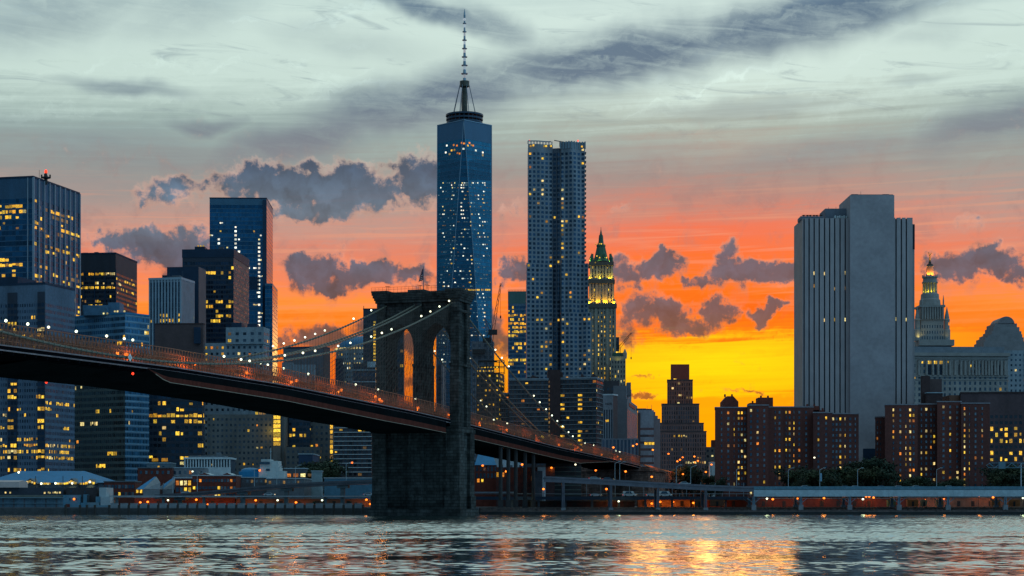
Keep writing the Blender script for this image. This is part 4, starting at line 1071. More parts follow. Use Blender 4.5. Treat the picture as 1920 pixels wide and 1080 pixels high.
for px in np.arange(848, 919, 1.2):
    if rng.random() < (.8 if px > 878 else .25): wtc_light(px, 543.5, 1.1, 1.8, WY)
mm = M()      # mechanical louvres above the offices
for px in list(np.arange(826, 862, 2.1)) + list(np.arange(880, 918, 2.1)):
    a, b = wtc_pt(px, 300), wtc_pt(px, 338)
    if a and b: mm.bar(a[1] + a[2] * .2, b[1] + b[2] * .2, .28)
B.part('louvre', mm, plain('louvre_blue', (.07, .15, .24), .4, .4, .1, .2))
mm = M(); Rr = 34.0 / F * Yw; rh = zw - 2
mm.lathe((xw, Yw), [(Rr * .93, zw - 4), (Rr * .93, zw + 1.0)], 32)
for k, z in enumerate((zw + 1.4, zw + 5.2, zw + 9.4)):
    mm.lathe((xw, Yw), [(Rr * .9, z), (Rr * (1.0 + .02 * k), z + .1), (Rr * (1.0 + .02 * k), z + 1.9), (Rr * .9, z + 2.0)], 32)
for k in range(24):
    an = 2 * math.pi * k / 24; mm.bar((xw + Rr * .96 * math.cos(an), Yw + Rr * .96 * math.sin(an), zw), (xw + Rr * .96 * math.cos(an), Yw + Rr * .96 * math.sin(an), zw + 11.4), .5)
B.part('antenna_ring', mm, plain('ring_steel', (.05, .07, .10), .4, .4, .2, .3))
mm = M(); zs = zw + 1; z1 = wz(155, Yw)
mm.lathe((xw, Yw), [(3.6, zw), (2.7, z1 - 6), (2.5, z1 - 5.5), (5.2, z1 - 4.5), (5.2, z1 + 1.5), (2.4, z1 + 2)], 12)
B.part('mast_base', mm, plain('mast_bronze', (.10, .09, .07), .45, .4, .3, .2))
mm = M()
for k in range(8):
    an = 2 * math.pi * (k + .5) / 8; mm.bar((xw + 13.5 * math.cos(an), Yw + 13.5 * math.sin(an), zw + 10), (xw + 5.5 * math.cos(an), Yw + 5.5 * math.sin(an), z1 - 3), .42)
B.part('stay_cable', mm, steel_g)
mm = M(); ztip = wz(17, Yw); prof = []; n_ = 7
for k in range(n_):
    z0 = z1 + 2 + (ztip - 14 - z1 - 2) * k / n_; z2 = z1 + 2 + (ztip - 14 - z1 - 2) * (k + 1) / n_; r = 1.9 - 1.05 * k / n_
    prof += [(r, z0), (r * .82, z2 - 2.2), (r * 1.9, z2 - 2.0), (r * 2.0, z2 - 1.2), (r * .9, z2 - 1.0), (r * .9, z2)]
prof += [(.9, ztip - 13), (1.2, ztip - 7), (.25, ztip)]
mm.lathe((xw, Yw), prof, 8); B.part('spire', mm, plain('spire_steel', (.30, .34, .38), .3, .75, .25, .15))
for k in range(n_):
    z2 = z1 + 2 + (ztip - 14 - z1 - 2) * (k + 1) / n_
    mm = M(); mm.lathe((xw, Yw), [(1.75 - .95 * k / n_, z2 - 6.2), (1.7 - .95 * k / n_, z2 - 2.6)], 8); B.part('spire_lamp', mm, glow('spire_white', (.55, .72, .85), .55, .3, .2))
mm = M(); mm.ball((xw, Yw - 1, ztip - 11.5), 1.5); B.part('tip_lamp', mm, glow('spire_white', (.6, .8, .85), 1.5))
# pink striped slab seen through the right hand arch
ft = foot(819.5, 828, 836, 1400, 32); B = Bld('striped_slab', 'narrow dark slab with a pinkish piered side seen through the right arch of the stone tower', ft)
f_pk = facade('sky_pink_piers', (.62, .42, .36), (.06, .09, .14), .5, .98, .3, .2, .8, .3); fc = B.walls(ft, GZ, wz(683, 1400), [f_night, f_pk, f_pk, f_pk], [3, 3.2, None, None], 4, 1); lit(B, fc[0], .06, seed=31, fh=.6)  # pink of the reflected sky put into the pier colour
# building under construction and the bare core behind it
ft = foot(884, 925, 927, 1330, 3); B = Bld('bare_concrete_core', 'bare grey concrete core rising behind the bulb lit construction site', ft)
B.walls(ft, GZ, wz(640, 1330), facade('raw_core', (.16, .17, .20), (.05, .07, .1), .5, .5, .2, .4, .9, .4), [4, 4, None, None], 4.2, 1)
mm = M(); mm.box(wx(886, 1326), wx(910, 1326), 1320, 1329, wz(664, 1326), wz(656, 1326)); B.part('formwork', mm, steel_d)
ft = foot(893, 936, 946, 1150, 8); B = Bld('construction_block', 'unfinished dark block hung with yellow work lights right of the stone tower', ft)
zt = wz(699, 1150); f_con = facade('open_floors', (.12, .075, .06), (.03, .025, .025), .8, .65, .1, .5, .9, .4); fc = B.walls(ft, GZ, zt, f_con, [2.6, 2.6, None, None], 3.0, .4)
for e in fc[:2]: lit(B, e, .42, mix=[(WY, .7), (WG, .3)], seed=33 + e['nc'], fw=.4, fh=.4)
mm = M(); a, c = Vector(ft[0]), Vector(ft[2])
xs_ = [wx(p, 1150) for p in (897, 912, 926, 936, 945.5)]
for z in (zt, zt + 4, zt + 7.6): mm.bar((xs_[0], 1150, z), (xs_[-1], 1150, z), .3); mm.bar((xs_[0], 1162, z), (xs_[-1], 1162, z), .3)
for x in xs_:
    for yy in (1150, 1162): mm.bar((x, yy, zt), (x, yy, zt + 7.6), .3)
mm.box(xs_[0], xs_[3], 1151, 1161, zt + 3.7, zt + 4.3); mm.box(xs_[0], xs_[2] + 2, 1151, 1161, zt + 7.3, zt + 7.8)
B.part('steel_frame', mm, steel_d)
for k in range(14): put_window(B, fc[0], fc[0]['L'] * (k + .6) / 15, zt + 1.2 + 2.4 * (k % 2), .9, .9, WY)
# luffing cranes
def crane(label, px0, py0, px1, py1, Y, pbase):
    e = empty('tower_crane', (wx(px0, Y), Y, GZ), label, 'crane'); x0, x1 = wx(px0, Y), wx(px1, Y); z0, z1 = wz(py0, Y), wz(py1, Y)
    mm = M()
    for dx in (-1, 1):
        for dy in (-1, 1): mm.bar((x0 + dx, Y + dy, GZ), (x0 + dx, Y + dy, z0), .25)
    for k in range(int((z0 - GZ) / 3)): mm.bar((x0 - 1, Y - 1, GZ + 3 * k), (x0 + 1, Y - 1, GZ + 3 * k + 3), .15)
    mm.build('mast', steel_d, e)
    red = plain('crane_red', (.20, .05, .03), .6, .1, .2); mm = M(); p, q = Vector((x0, Y, z0)), Vector((x1, Y, z1)); u = (q - p).normalized(); w = Vector((-u.z, 0, u.x)); n = max(6, int((q - p).length / 3.5))
    for sx in (-1, 1): mm.bar(p + w * sx * 1.1, q + w * sx * .35, .26)
    for k in range(n):
        f0, f1 = k / n, (k + 1) / n; s0 = 1 if k % 2 else -1
        mm.bar(p + (q - p) * f0 + w * s0 * (1.1 - .75 * f0), p + (q - p) * f1 - w * s0 * (1.1 - .75 * f1), .16)
    mm.build('jib', red, e)
    mm = M(); mm.obox((x0 - 3 * (1 if x1 > x0 else -1), Y), (1, 0), 3.2, 1.4, z0 - 1, z0 + 2.6); mm.bar((x0 - 4 * (1 if x1 > x0 else -1), Y, z0), (x0 - 1, Y, z0 + 9), .25); mm.bar((x0 - 1, Y, z0 + 9), tuple(p + (q - p) * .8), .1); mm.build('counterweight', steel_d, e)
    mm = M(); h_ = p + (q - p) * .97; mm.bar(tuple(h_), (h_.x, Y, h_.z - 22), .1, 3); mm.box(h_.x - .5, h_.x + .5, Y - .5, Y + .5, h_.z - 24, h_.z - 22); mm.build('hook', steel_d, e)
crane('long red luffing crane jib against the orange sky right of the spire tower', 921, 640, 939, 531, 1320, 0)
crane('short dark crane jib in front of the spire tower glass', 916, 625, 909, 596, 1310, 0)
crane('small crane jib against the yellow sky beside the floodlit crown tower', 1161, 652, 1184, 624, 1700, 0)
# green topped office slab
ft = foot(952.5, 990, 1000, 1500, 2); B = Bld('green_topped_office', 'blue office slab with a greenish plant storey and rows of lit windows', ft)
zt = wz(546, 1500); fc = B.walls(ft, GZ, zt - 10, facade('teal_office', (.09, .16, .23), (.03, .09, .17), .92, .6, .5, .2, .5, .4), [1.6, 2, None, None], 3.3, 1.5)
lit(B, fc[0], .06, {0: .1, 1: .3, 2: .9, 3: .5, 4: .9, 5: .9, 6: .9, 7: .15, 8: .12, 9: .4, 10: .4, 11: .4, 12: .35, 13: .85, 14: .5, 15: .2, 16: .4, 17: .4, 18: .4}, mix=[(WY, .6), (WG, .3), (WP, .1)], run=3, seed=35, fh=.62)
B.ledge(ft, zt - 10, zt, .05, plain('greenish_louvre', (.09, .17, .16), .6, .1, .15, .3, stretch=(1, 1, .05)), 'plant_storey')
mm = M(); mm.bar((ft[0][0], ft[0][1], zt + 1), (ft[1][0], ft[1][1], zt + 1), .2)
for k in range(14): x = ft[0][0] + (ft[1][0] - ft[0][0]) * k / 13; mm.bar((x, 1500, zt), (x, 1500, zt + 1), .12)
B.part('roof_railing', mm, steel_d)
# ------------------------------------------------------------------ skyline, middle and east part
# rippled steel residential tower
Yr = 1335
def rippled():
    x0, x1 = wx(990, Yr), wx(1097, Yr); zt = wz(270, Yr); FH = 3.25
    B = Bld('rippled_steel_tower', 'tall silvery tower with a rippled steel front and a dark vertical recess', [(x0, Yr), (x1, Yr), (x1, Yr + 38), (x0, Yr + 38)])
    mat = facade('rippled_steel', (.20, .225, .26), (.02, .05, .09), .60, .58, .55, .16, .38, .55, noise=.2)
    matd = facade('recess_glass', (.085, .10, .13), (.02, .045, .08), .7, .6, .5, .2, .5, .5)
    def front(px, z):
        u = (px - 990) / 107.0; v = z / 260.0
        r_ = .0
        r_ += 1.5 * math.sin(9.5 * u + 2.4 * math.sin(4.2 * v + 1) ) + 1.1 * math.sin(23 * u + 3.0 * math.sin(5 * v) + 9 * v) * (.35 + .65 * (u > .5))
        if 1036 < px < 1051: r_ += 2.2
        return Yr - 2.0 + r_
    def strip(pa, pb, z0, z1, m, name, bayw=3.0, dY=0.0):
        mm = M(); nx = max(2, int((pb - pa) / 2.2)); nz = max(1, int((z1 - z0) / FH)); L = wx(pb, Yr) - wx(pa, Yr); nb = max(1, round(L / bayw))
        pt = lambda i, j: (wx(pa + (pb - pa) * i / nx, Yr), front(pa + (pb - pa) * i / nx, z0 + (z1 - z0) * j / nz) + dY, z0 + (z1 - z0) * j / nz)
        for j in range(nz):
            for i in range(nx):
                uv = [(nb * a / nx, (z0 + (z1 - z0) * c / nz - zt + 6) / FH) for a, c in ((i, j), (i + 1, j), (i + 1, j + 1), (i, j + 1))]
                mm.poly([pt(i, j), pt(i + 1, j), pt(i + 1, j + 1), pt(i, j + 1)], uv)
        A, Bq = wx(pa, Yr), wx(pb, Yr); yb = Yr + 38
        for j in range(nz):
            a, b = pt(0, j), pt(0, j + 1); v0, v1 = (a[2] - zt + 6) / FH, (b[2] - zt + 6) / FH
            mm.poly([(A, yb, a[2]), a, b, (A, yb, b[2])], [(0, v0), (12, v0), (12, v1), (0, v1)])
            a, b = pt(nx, j), pt(nx, j + 1); mm.poly([a, (Bq, yb, a[2]), (Bq, yb, b[2]), b], [(0, v0), (12, v0), (12, v1), (0, v1)])
        mm.poly([pt(i, nz) for i in range(nx + 1)] + [(Bq, yb, z1), (A, yb, z1)], None, 1)
        o = B.part(name, mm, [m, roof_gy])
        return dict(pa=pa, pb=pb, nb=nb, z0=z0, z1=z1, bay=L / nb, dY=dY)
    zA, zB, zC_ = wz(495, Yr), wz(588, Yr), wz(706, Yr)
    S = [strip(990, 1036.5, zA, zt - .5, mat, 'wall'), strip(1036.5, 1050.5, GZ, zt - 3, matd, 'recess_wall', 3.2), strip(1050.5, 1096.5, zA, zt + 1.0, mat, 'wall'),
         strip(987, 1036.3, GZ, zA, mat, 'wall', dY=-2.6), strip(1050.7, 1102.5, zB, zA, mat, 'wall', dY=-2.6), strip(1050.9, 1107.5, GZ, zB, mat, 'wall', dY=-5.0)]
    rng = random.Random(5)
    for s in S:
        nz = int((s['z1'] - s['z0']) / FH)
        for j in range(nz):
            for i in range(s['nb']):
                z = zt - 6 - (math.ceil((zt - 6 - s['z1']) / FH) + j + .5) * FH
                if z < s['z0'] + 1: continue
                px = s['pa'] + (s['pb'] - s['pa']) * (i + .5) / s['nb']; py = HY - (z - CAMZ) / Yr * F
                p = .045
                if s['pa'] < 1000: p = .055 + (.22 if 1009 < px < 1022 and 330 < py < 380 else 0) + (.20 if 1010 < px < 1025 and 520 < py < 660 else 0)
                elif 1036 < px < 1051: p = .10 if py > 560 else .03
                if 1052 < px < 1056.5 and 355 < py < 490: p = .5
                if py > 600 and px > 1051: p = .085
                if rng.random() < p: WQ.append((B, (wx(px, Yr), min(front(px - 1, z), front(px + 1, z), front(px, z)) + s['dY'] - .12, z), 0.0, s['bay'] * .5, FH * .5, pick(HOME, rng), 1))
    mm = M()           # open crown storey: posts and top beam
    for px in np.arange(990, 1037, 5.6): x = wx(px, Yr); mm.box(x - .35, x + .35, front(px, zt) - .3, front(px, zt) + .5, zt - .5, zt + 1.6)
    for a, b in zip(np.arange(990, 1033, 4.3), np.arange(994.3, 1038, 4.3)): mm.bar((wx(a, Yr), front(a, zt), zt + 1.6), (wx(b, Yr), front(b, zt), zt + 1.62), .5)
    B.part('crown_frame', mm, plain('crown_steel', (.20, .26, .30), .45, .3, .15, .2)); mm = M()
    for px in np.arange(1051, 1097.5, 5.1): x = wx(px, Yr); mm.box(x - .45, x + .45, front(px, zt) - .5, front(px, zt) + .4, zt - 4.0, zt + 1.4)
    B.part('crown_frame', mm, plain('crown_steel', (.20, .26, .30), .45, .3, .15, .2))
    for px in (995, 1000, 1021, 1024, 1033, 1091): put = WQ.append((B, (wx(px, Yr), front(px, zt) + .4 - 1.2, zt - 1.2 - (px % 3) * .5), 0.0, 1.2, 1.3, WY, 1))
    mm = M(); x = wx(1050, Yr); mm.bar((x, Yr + 10, zt), (x, Yr + 10, zt + 4), .3); mm.bar((x - 4, Yr + 10, zt + 4.6), (x + 4, Yr + 10, zt + 3.2), .35); B.part('roof_crane', mm, steel_d)
    for px in (993, 1084): mm = M(); mm.ball((wx(px, Yr), Yr + 3, zt + 3), .6); B.part('roof_beacon', mm, LAMPR)
    mm = M()
    for k in range(70): z = zt - 6 - k * FH; mm.box(x1 - .2, x1 + .9, Yr + 1, Yr + 9, z - .12, z + .5)
    B.part('balcony_edge', mm, plain('balc_steel', (.17, .22, .24), .5, .2, .15, .2))
rippled()
# floodlit crown tower
Yc = 1600
def crown():
    cx = wx(1128, Yc); w = 25 / F * Yc
    B = Bld('floodlit_crown_tower', 'old stone tower with a green pointed crown floodlit yellow at its setbacks', [(cx - w, Yc), (cx + w, Yc), (cx + w, Yc + 2 * w), (cx - w, Yc + 2 * w)])
    mat = facade('cream_terracotta', (.30, .255, .20), (.05, .045, .05), .42, .56, .3, .25, .8, .4)
    pier = plain('terracotta_pier', (.34, .29, .23), .8, 0, .15, .2); cop = plain('green_copper', (.055, .125, .085), .6, .1, .3, .25)
    def sq(hw): return [(cx - hw, Yc + w - hw), (cx + hw, Yc + w - hw), (cx + hw, Yc + w + hw), (cx - hw, Yc + w + hw)]
    z = lambda py: wz(py, Yc)
    px2m = Yc / F
    t1 = sq(w); f1 = B.walls(t1, GZ, z(573), mat, 2.55, 4.05, 4, name='shaft'); lit(B, f1[0], .60, {0: .5, 9: .3, 10: .35, 27: .1, 28: .1, 29: .1, 30: .3, 31: .05}, mix=[(WY, .75), (WG, .2), (WP, .05)], seed=41, fw=.34, fh=.5)
    t2 = sq(21.5 * px2m); f2 = B.walls(t2, z(573), z(527), mat, 2.55, 4.05, 1.5, name='upper_shaft'); lit(B, f2[0], .42, mix=[(WY, .9), (WG, .1)], seed=42, fw=.34, fh=.5)
    t3 = sq(19.5 * px2m); f3 = B.walls(t3, z(527), z(493), mat, 2.55, 4.05, 1.5, name='top_shaft'); lit(B, f3[0], .4, mix=[(WY, .9), (WG, .1)], seed=43, fw=.34, fh=.5)
    mm = M()
    for tt, a, b in ((t1, GZ, z(575)), (t2, z(573), z(529)), (t3, z(527), z(495))):
        n = 7
        for k in range(n + 1):
            x = tt[0][0] + (tt[1][0] - tt[0][0]) * k / n; wd = .95 if k in (0, 2, 5, n) else .5; mm.box(x - wd, x + wd, tt[0][1] - .7, tt[0][1] + .1, a, b)
    B.part('pier', mm, pier)
    for tt, py in ((t1, 573), (t2, 527), (t3, 493)): B.ledge(tt, z(py) - 2, z(py) + 1.4, 1.6, plain('dark_cornice', (.12, .10, .085), .85, 0, .2, .3), 'cornice')
    z = lambda py: wz(py, Yc + w)
    def pyr(r0, r1, z0, z1, n=8): mm = M(); mm.lathe((cx, Yc + w), [(r0 * 1.08, z0), (r1 * 1.08, z1)], n, 0, math.pi / n); return mm
    for (r0, r1, pa, pb) in ((15.5, 12, 491, 482), (12, 7.5, 482, 462), (8.6, 8.2, 462, 459), (5.2, 4.2, 459, 448), (4.4, 3.6, 448, 441), (2.6, .5, 441, 430)):
        mm = pyr(r0 * px2m * 1.0, r1 * px2m, z(pa), z(pb)); B.part('crown', mm, cop)
    mm = M(); mm.bar((cx, Yc + w, z(432)), (cx, Yc + w, z(426)), .3); B.part('finial', mm, cop)
    for sx in (-1, 1):
        for (hw, pa, pb, pt) in ((18.2, 500, 487, 477), (24, 582, 568, 562), (20.5, 530, 522, 516)):
            mm = M(); x = cx + sx * hw * px2m; y = Yc + w - hw * px2m + 1.5
            mm.lathe((x, y), [(1.7, z(pa)), (1.7, z(pb)), (2.1, z(pb)), (.15, z(pt))], 8); B.part('pinnacle', mm, pier if hw > 19 else cop)
    for k in range(4): mm = M(); mm.box(cx + (k - 1.5) * 5.2 - .9, cx + (k - 1.5) * 5.2 + .9, Yc + w - 7.4, Yc + w - 6, z(484), z(478)); B.part('dormer', mm, cop)
    for px, py in ((1117, 461), (1121, 460), (1125, 460), (1128, 460), (1134, 461), (1137, 487), (1116, 496), (1124, 487), (1119, 484)): mm = M(); mm.ball((wx(px, Yc), Yc + w - 9.5 if py < 470 else Yc + w - 14, z(py)), .55); B.part('crown_lamp', mm, WY)
    yel = (1, .56, .01)
    for k in range(6):
        x = cx + (k - 2.5) * 7.0; flood('setback_floodlight', (x, Yc + w - 21.5 * px2m - 2.1, wz(573, Yc) + 1.7), yel, 5200, B.root)
    for k in range(4): flood('setback_floodlight', (cx + (k - 1.5) * 9 + 3, Yc + w - 19.5 * px2m - 2.0, wz(527, Yc) + 1.7), (.95, .75, .03), 2600, B.root)
    for k in range(3): flood('crown_floodlight', (cx + (k - 1) * 9 - 2, Yc + w - 16.2 * px2m, wz(493, Yc) + 1.7), (.6, .85, .1), 1800, B.root)
    ft = foot(1146, 1173, 1178, Yc - 40, 3)
    fa = B.walls(ft, GZ, wz(668, Yc - 40), mat, 2.6, 4, 3, name='lower_wing'); lit(B, fa[0], .12, {2: .3, 4: .5}, mix=[(WP, .5), (WY, .5)], seed=44, fw=.4)
    mm = M(); xx = wx(1172, Yc - 40); mm.lathe((xx, Yc - 38), [(1.6, wz(672, Yc - 40)), (1.8, wz(662, Yc - 40)), (.3, wz(654, Yc - 40))], 6); B.part('pinnacle', mm, pier)
    mm = pyr(1, 1, 0, 1); m2 = M(); m2.prism([(wx(1149, Yc - 36), Yc - 34), (wx(1169, Yc - 36), Yc - 34), (wx(1169, Yc - 36), Yc - 24), (wx(1149, Yc - 36), Yc - 24)], wz(668, Yc - 36), wz(661, Yc - 36)); B.part('wing_roof', m2, cop)
    flood('wing_floodlight', (wx(1158, Yc - 40), Yc - 42.5, wz(679, Yc - 40)), (.8, .8, .1), 500, B.root)
crown()
ft = foot(1148, 1161, 1163, 1760, 2); B = Bld('narrow_lit_slab', 'narrow dark slab with lit strips just behind the floodlit crown tower', ft); fc = B.walls(ft, GZ, wz(632, 1760), f_night, [3, 3, None, None], 4.4, 4); lit(B, fc[0], .5, {0: 0}, run=2, seed=45)
# waterside flats with white balcony lines
Ys = 1150
B = Bld('balcony_line_flats', 'long dark brick flats with thin pale balcony lines below the silvery tower', [(wx(917, Ys), Ys), (wx(1130, Ys), Ys), (wx(1130, Ys), Ys + 40), (wx(917, Ys), Ys + 40)])
line_m = plain('balcony_line', (.30, .33, .36), .7, 0, .2, .5)
for (pl, pc, pr, yt, dY, sd) in ((917, 962, 964, 739, 6, 51), (955, 1028, 1031, 712, 0, 52), (1047, 1118, 1131, 709.5, -3, 53)):
    ft = foot(pl, pc, pr, Ys + dY, 1.5 if pl < 1000 else 14 * (pl > 1000)); zt = wz(yt, Ys + dY)
    fc = B.walls(ft, GZ, zt, f_balc, [2.5, 2.5, None, None], 2.82, .5); lit(B, fc[0], .055, mix=[(WY, .35), (WG, .3), (WO, .25), (WD, .1)], run=1.3, seed=sd, fw=.75, fh=.5); lit(B, fc[1], .02, mix=HOME, seed=sd + 9)
    if pl > 1000:
        for j in range(3, 26, 1):
            for (c0, pz) in ((1053, .45), (1086, .4)):
                if random.Random(j * 3 + c0).random() < pz:
                    for q in range(2): put_window(B, fc[0], (wx(c0 + 3.3 * q, Ys) - fc[0]['p'].x) / max(fc[0]['t'].x, .1), zt - .5 - (j + .5) * 2.82, 1.5, 1.3, WG if q else WY)
    mm = M()
    for e in fc[:2]:
        for j in range(0, fc[0]['nr']):
            if j * 2.82 > 50: break
            z = zt - .5 - j * 2.82; a = e['p'] + e['n'] * .35; b = a + e['t'] * e['L']; mm.bar((a.x, a.y, z), (b.x, b.y, z), .17)
    B.part('balcony', mm, line_m); B.ledge(ft, zt, zt + .9, .3, plain('pale_coping', (.24, .28, .32), .7, 0, .2, .3), 'coping')
zt = wz(711, Ys)
mm = M(); mm.box(wx(1027, Ys), wx(1051, Ys), Ys + 1, Ys + 22, GZ, wz(693, Ys)); mm.box(wx(1040, Ys) - 1, wx(1056, Ys), Ys + 4, Ys + 20, zt - 2, wz(697, Ys)); B.part('stair_tower', mm, brick_d)
for k in range(16): put_window(B, dict(p=Vector((wx(1027, Ys), Ys + 1)), t=Vector((1, 0)), n=Vector((0, -1))), wx(1029.8, Ys) - wx(1027, Ys), wz(716 + 8.4 * k, Ys), .7, 1.5, WD)
for (pa, pb, pt) in ((993, 1010, 702), (1088, 1098, 699), (1107, 1124, 699)):
    mm = M(); xa, xb, xm = wx(pa, Ys), wx(pb, Ys), wx(pa * .65 + pb * .35, Ys); z0, z1 = zt - .3, wz(pt, Ys)
    for yy, fl_ in ((Ys + 4, 1), (Ys + 14, 0)):
        q = [(xa, yy, z0), (xb, yy, z0), (xb, yy, z0 + 1.2), (xm, yy, z1), (xa, yy, z0 + 1.2)]; mm.poly(q if fl_ else q[::-1])
    for p, q in (((xa, z0 + 1.2), (xm, z1)), ((xm, z1), (xb, z0 + 1.2))): mm.poly([(p[0], Ys + 4, p[1]), (q[0], Ys + 4, q[1]), (q[0], Ys + 14, q[1]), (p[0], Ys + 14, p[1])])
    B.part('roof_hut', mm, brick_d)
# behind: brown block, striped block, tall grey block
ft = foot(1128, 1161, 1164, 1310, 4); B = Bld('brown_back_block', 'dark brown block between the balcony flats and the pale piered block', ft); B.walls(ft, GZ, wz(714, 1310), f_balc, [3.5, 3, None, None], 3.6, 4)
ft = foot(1131, 1149.5, 1158, 1080, 24)
B = Bld('piered_block', 'grey block with tall dark window strips and a row of letters near its top', ft); zt = wz(741, 1080)
f_pier = facade('pale_pier_wall', (.25, .26, .29), (.02, .025, .04), .5, .99, .3, .3, .8, .3); fc = B.walls(ft, GZ, zt, [f_pier, blank_b, blank_b, blank_b], [1.55, None, None, None], 80, 8); lit(B, fc[0], 0)
put_window(B, fc[0], 3.0, wz(788.5, 1080), .9, 1.6, WY); put_window(B, fc[0], 1.9, wz(789, 1080), .7, 1.2, WG); B.ledge(ft, zt, zt + .8, .2, white_p)
def letters(parent, text, x, y, z, size, mat, name='lettering', rz=0.0):
    cu = bpy.data.curves.new(name, 'FONT'); cu.body = text; cu.size = size; cu.extrude = .06; cu.align_x = 'CENTER'
    tmp = bpy.data.objects.new('tmp', cu); COL.objects.link(tmp); bpy.context.view_layer.update()
    me = bpy.data.meshes.new_from_object(tmp.evaluated_get(bpy.context.evaluated_depsgraph_get())); bpy.data.objects.remove(tmp)
    o = bpy.data.objects.new(name, me); COL.objects.link(o); me.materials.clear(); me.materials.append(mat)
    o.rotation_euler = (R(90), 0, rz)
    if parent: o.parent = parent; o.location = Vector((x, y, z)) - Vector(OFF[parent.name])
    else: o.location = (x, y, z)
    return o
q = fc[0]['p'] + fc[0]['t'] * (fc[0]['L'] * .55) + fc[0]['n'] * .1
letters(B.root, 'PACE', q.x, q.y, wz(759, 1080), 1.7, plain('letter_dark', (.03, .03, .04), .6), rz=math.atan2(fc[0]['t'].y, fc[0]['t'].x))
ft = foot(1150, 1176, 1195, 1180, 8)
B = Bld('tall_grey_block', 'plain grey block with narrow strips and a dark nameplate left of the orange sky', ft); zt = wz(740, 1180)
f_gs = facade('grey_strip_wall', (.185, .175, .19), (.03, .03, .045), .35, .99, .3, .3, .85, .3); gpl = plain('grey_render', (.17, .165, .18), .85, 0, .15, .2)
fc = B.walls(ft, GZ, wz(748, 1180), [gpl, f_gs, gpl, gpl], [None, 3.2, None, None], 90, 6)
u2 = foot(1150, 1174, 1184, 1182, 8); B.walls(u2, wz(748, 1180) - 1, wz(723, 1182), gpl, None, name='upper_block')
mm = M(); e = fc[1]; a = e['p'] + e['n'] * .15; mm.obox(tuple(a + e['t'] * (e['L'] * .45)), e['t'], e['L'] * .3, .12, wz(759, 1180), wz(753, 1180)); B.part('nameplate', mm, plain('dark_plate', (.02, .02, .03), .5))
mm = M(); mm.box(wx(1176, 1190), wx(1183, 1190), 1190, 1200, zt, wz(717, 1190)); B.part('penthouse', mm, gpl)
# glazed podium in front of these blocks
ft = foot(1128, 1197, 1200, 1050, 2); B = Bld('grey_podium', 'low grey glazed podium at the foot of the grey blocks beside the bridge', ft); B.walls(ft, GZ, wz(822, 1050), facade('podium_strips', (.14, .17, .21), (.05, .08, .12), .6, .95, .4, .2, .7, .3), [2.2, 2, None, None], 9, .6)
# pale banded block with a lit floor
ft = foot(1196, 1226, 1229, 1100, 2); B = Bld('pale_banded_block', 'pale blue grey block with dark bands and one bright yellow lit floor', ft); zt = wz(769, 1100)
f_pb = facade('pale_bands', (.28, .31, .36), (.10, .06, .06), 1.0, .34, .2, .3, .8, .3); fc = B.walls(ft, GZ, zt, [f_pb, f_grid, f_grid, f_grid], [3, 3, None, None], 4.1, 9.2)
for k in range(8): put_window(B, fc[0], wx(1209.5 + 2.3 * k, 1100) - fc[0]['p'].x, wz(831.5, 1100), .65, 1.6, WY)
mm = M(); mm.box(wx(1196, 1100) - .2, wx(1200.5, 1100), 1099.6, 1101, GZ, zt - 1.5); B.part('dark_bay', mm, blank_b)
mm = M()
for (px, py) in ((1229, 772), (1234, 779), (1239, 784.5)): mm.box(wx(1226, 1110) - 2, wx(px, 1110), 1110 + (px - 1226) * .3, 1140, GZ, wz(py, 1110)); 
B.part('stepped_wing', mm, plain('pale_wing', (.27, .25, .27), .8, 0, .15, .3)); clutter(B, ft, zt, 12, 4, 1.6)
# stepped brown tower
Yz = 1500
B = Bld('stepped_brown_tower', 'stepped brown office tower silhouetted in the middle of the yellow sky', foot(1231, 1321, 1324, Yz, 1))
f_zig = facade('brown_ribs', (.22, .105, .09), (.06, .055, .07), .46, .72, .4, .25, .7, .4)  # brown, reddened: glare of the sky behind put into the colour
f_zig2 = facade('sky_glow_ribs', (.32, .095, .06), (.12, .05, .045), .46, .72, .4, .25, .7, .4)  # upper tiers redder still, the same sky glow painted in
zprev = GZ
for k, (pl, pr, pa, pb, mat) in enumerate(((1231, 1324.5, 810, 960, f_zig), (1232, 1319.5, 794.5, 811, f_zig), (1240.5, 1311, 758.5, 796, f_zig), (1251, 1299, 713.5, 760, f_zig2), (1257.5, 1292.5, 683, 715, f_zig2))):
    ft = foot(pl, pr, pr + 1.5, Yz + k * 6, 1); za = GZ if k == 0 else wz(pb, Yz + k * 6); zb = wz(pa, Yz + k * 6)
    if k == 4: B.walls(ft, za, zb, plain('sky_glow_panel', (.34, .065, .04), .8, 0, .12, .2), None, name='top_block'); B.ledge(ft, za - .5, za + .8, .4, blank_b, 'cornice'); [put_window(B, dict(p=Vector(ft[0]), t=Vector((1, 0)), n=Vector((0, -1))), 3 + 1.4 * q, za + 1.9, .9, 1.0, WY) for q in range(9)]; continue  # the top block's red is sky glow put into its colour
    fc = B.walls(ft, za, zb, mat, [1.9, 2, None, None], 3.6, 1.5, name='tier')
    lit(B, fc[0], .02, {3: .06, 6: .12} if k else {0: .12, 3: .25, 5: .15, 7: .06, 11: .25, 14: .2}, mix=[(WP, .45), (WD, .35), (WY, .2)], run=2.4, seed=60 + k, fw=.6, fh=.5); B.ledge(ft, zb, zb + .9, .25, blank_b, 'coping')
for px, py in ((1273, 719), (1274, 741), (1272, 756), (1261, 728), (1276, 741)): put_window(B, dict(p=Vector((wx(1251, Yz + 18), Yz + 17.5)), t=Vector((1, 0)), n=Vector((0, -1))), wx(px, Yz + 18) - wx(1251, Yz + 18), wz(py, Yz + 18), 1.8, 1.6, WP)
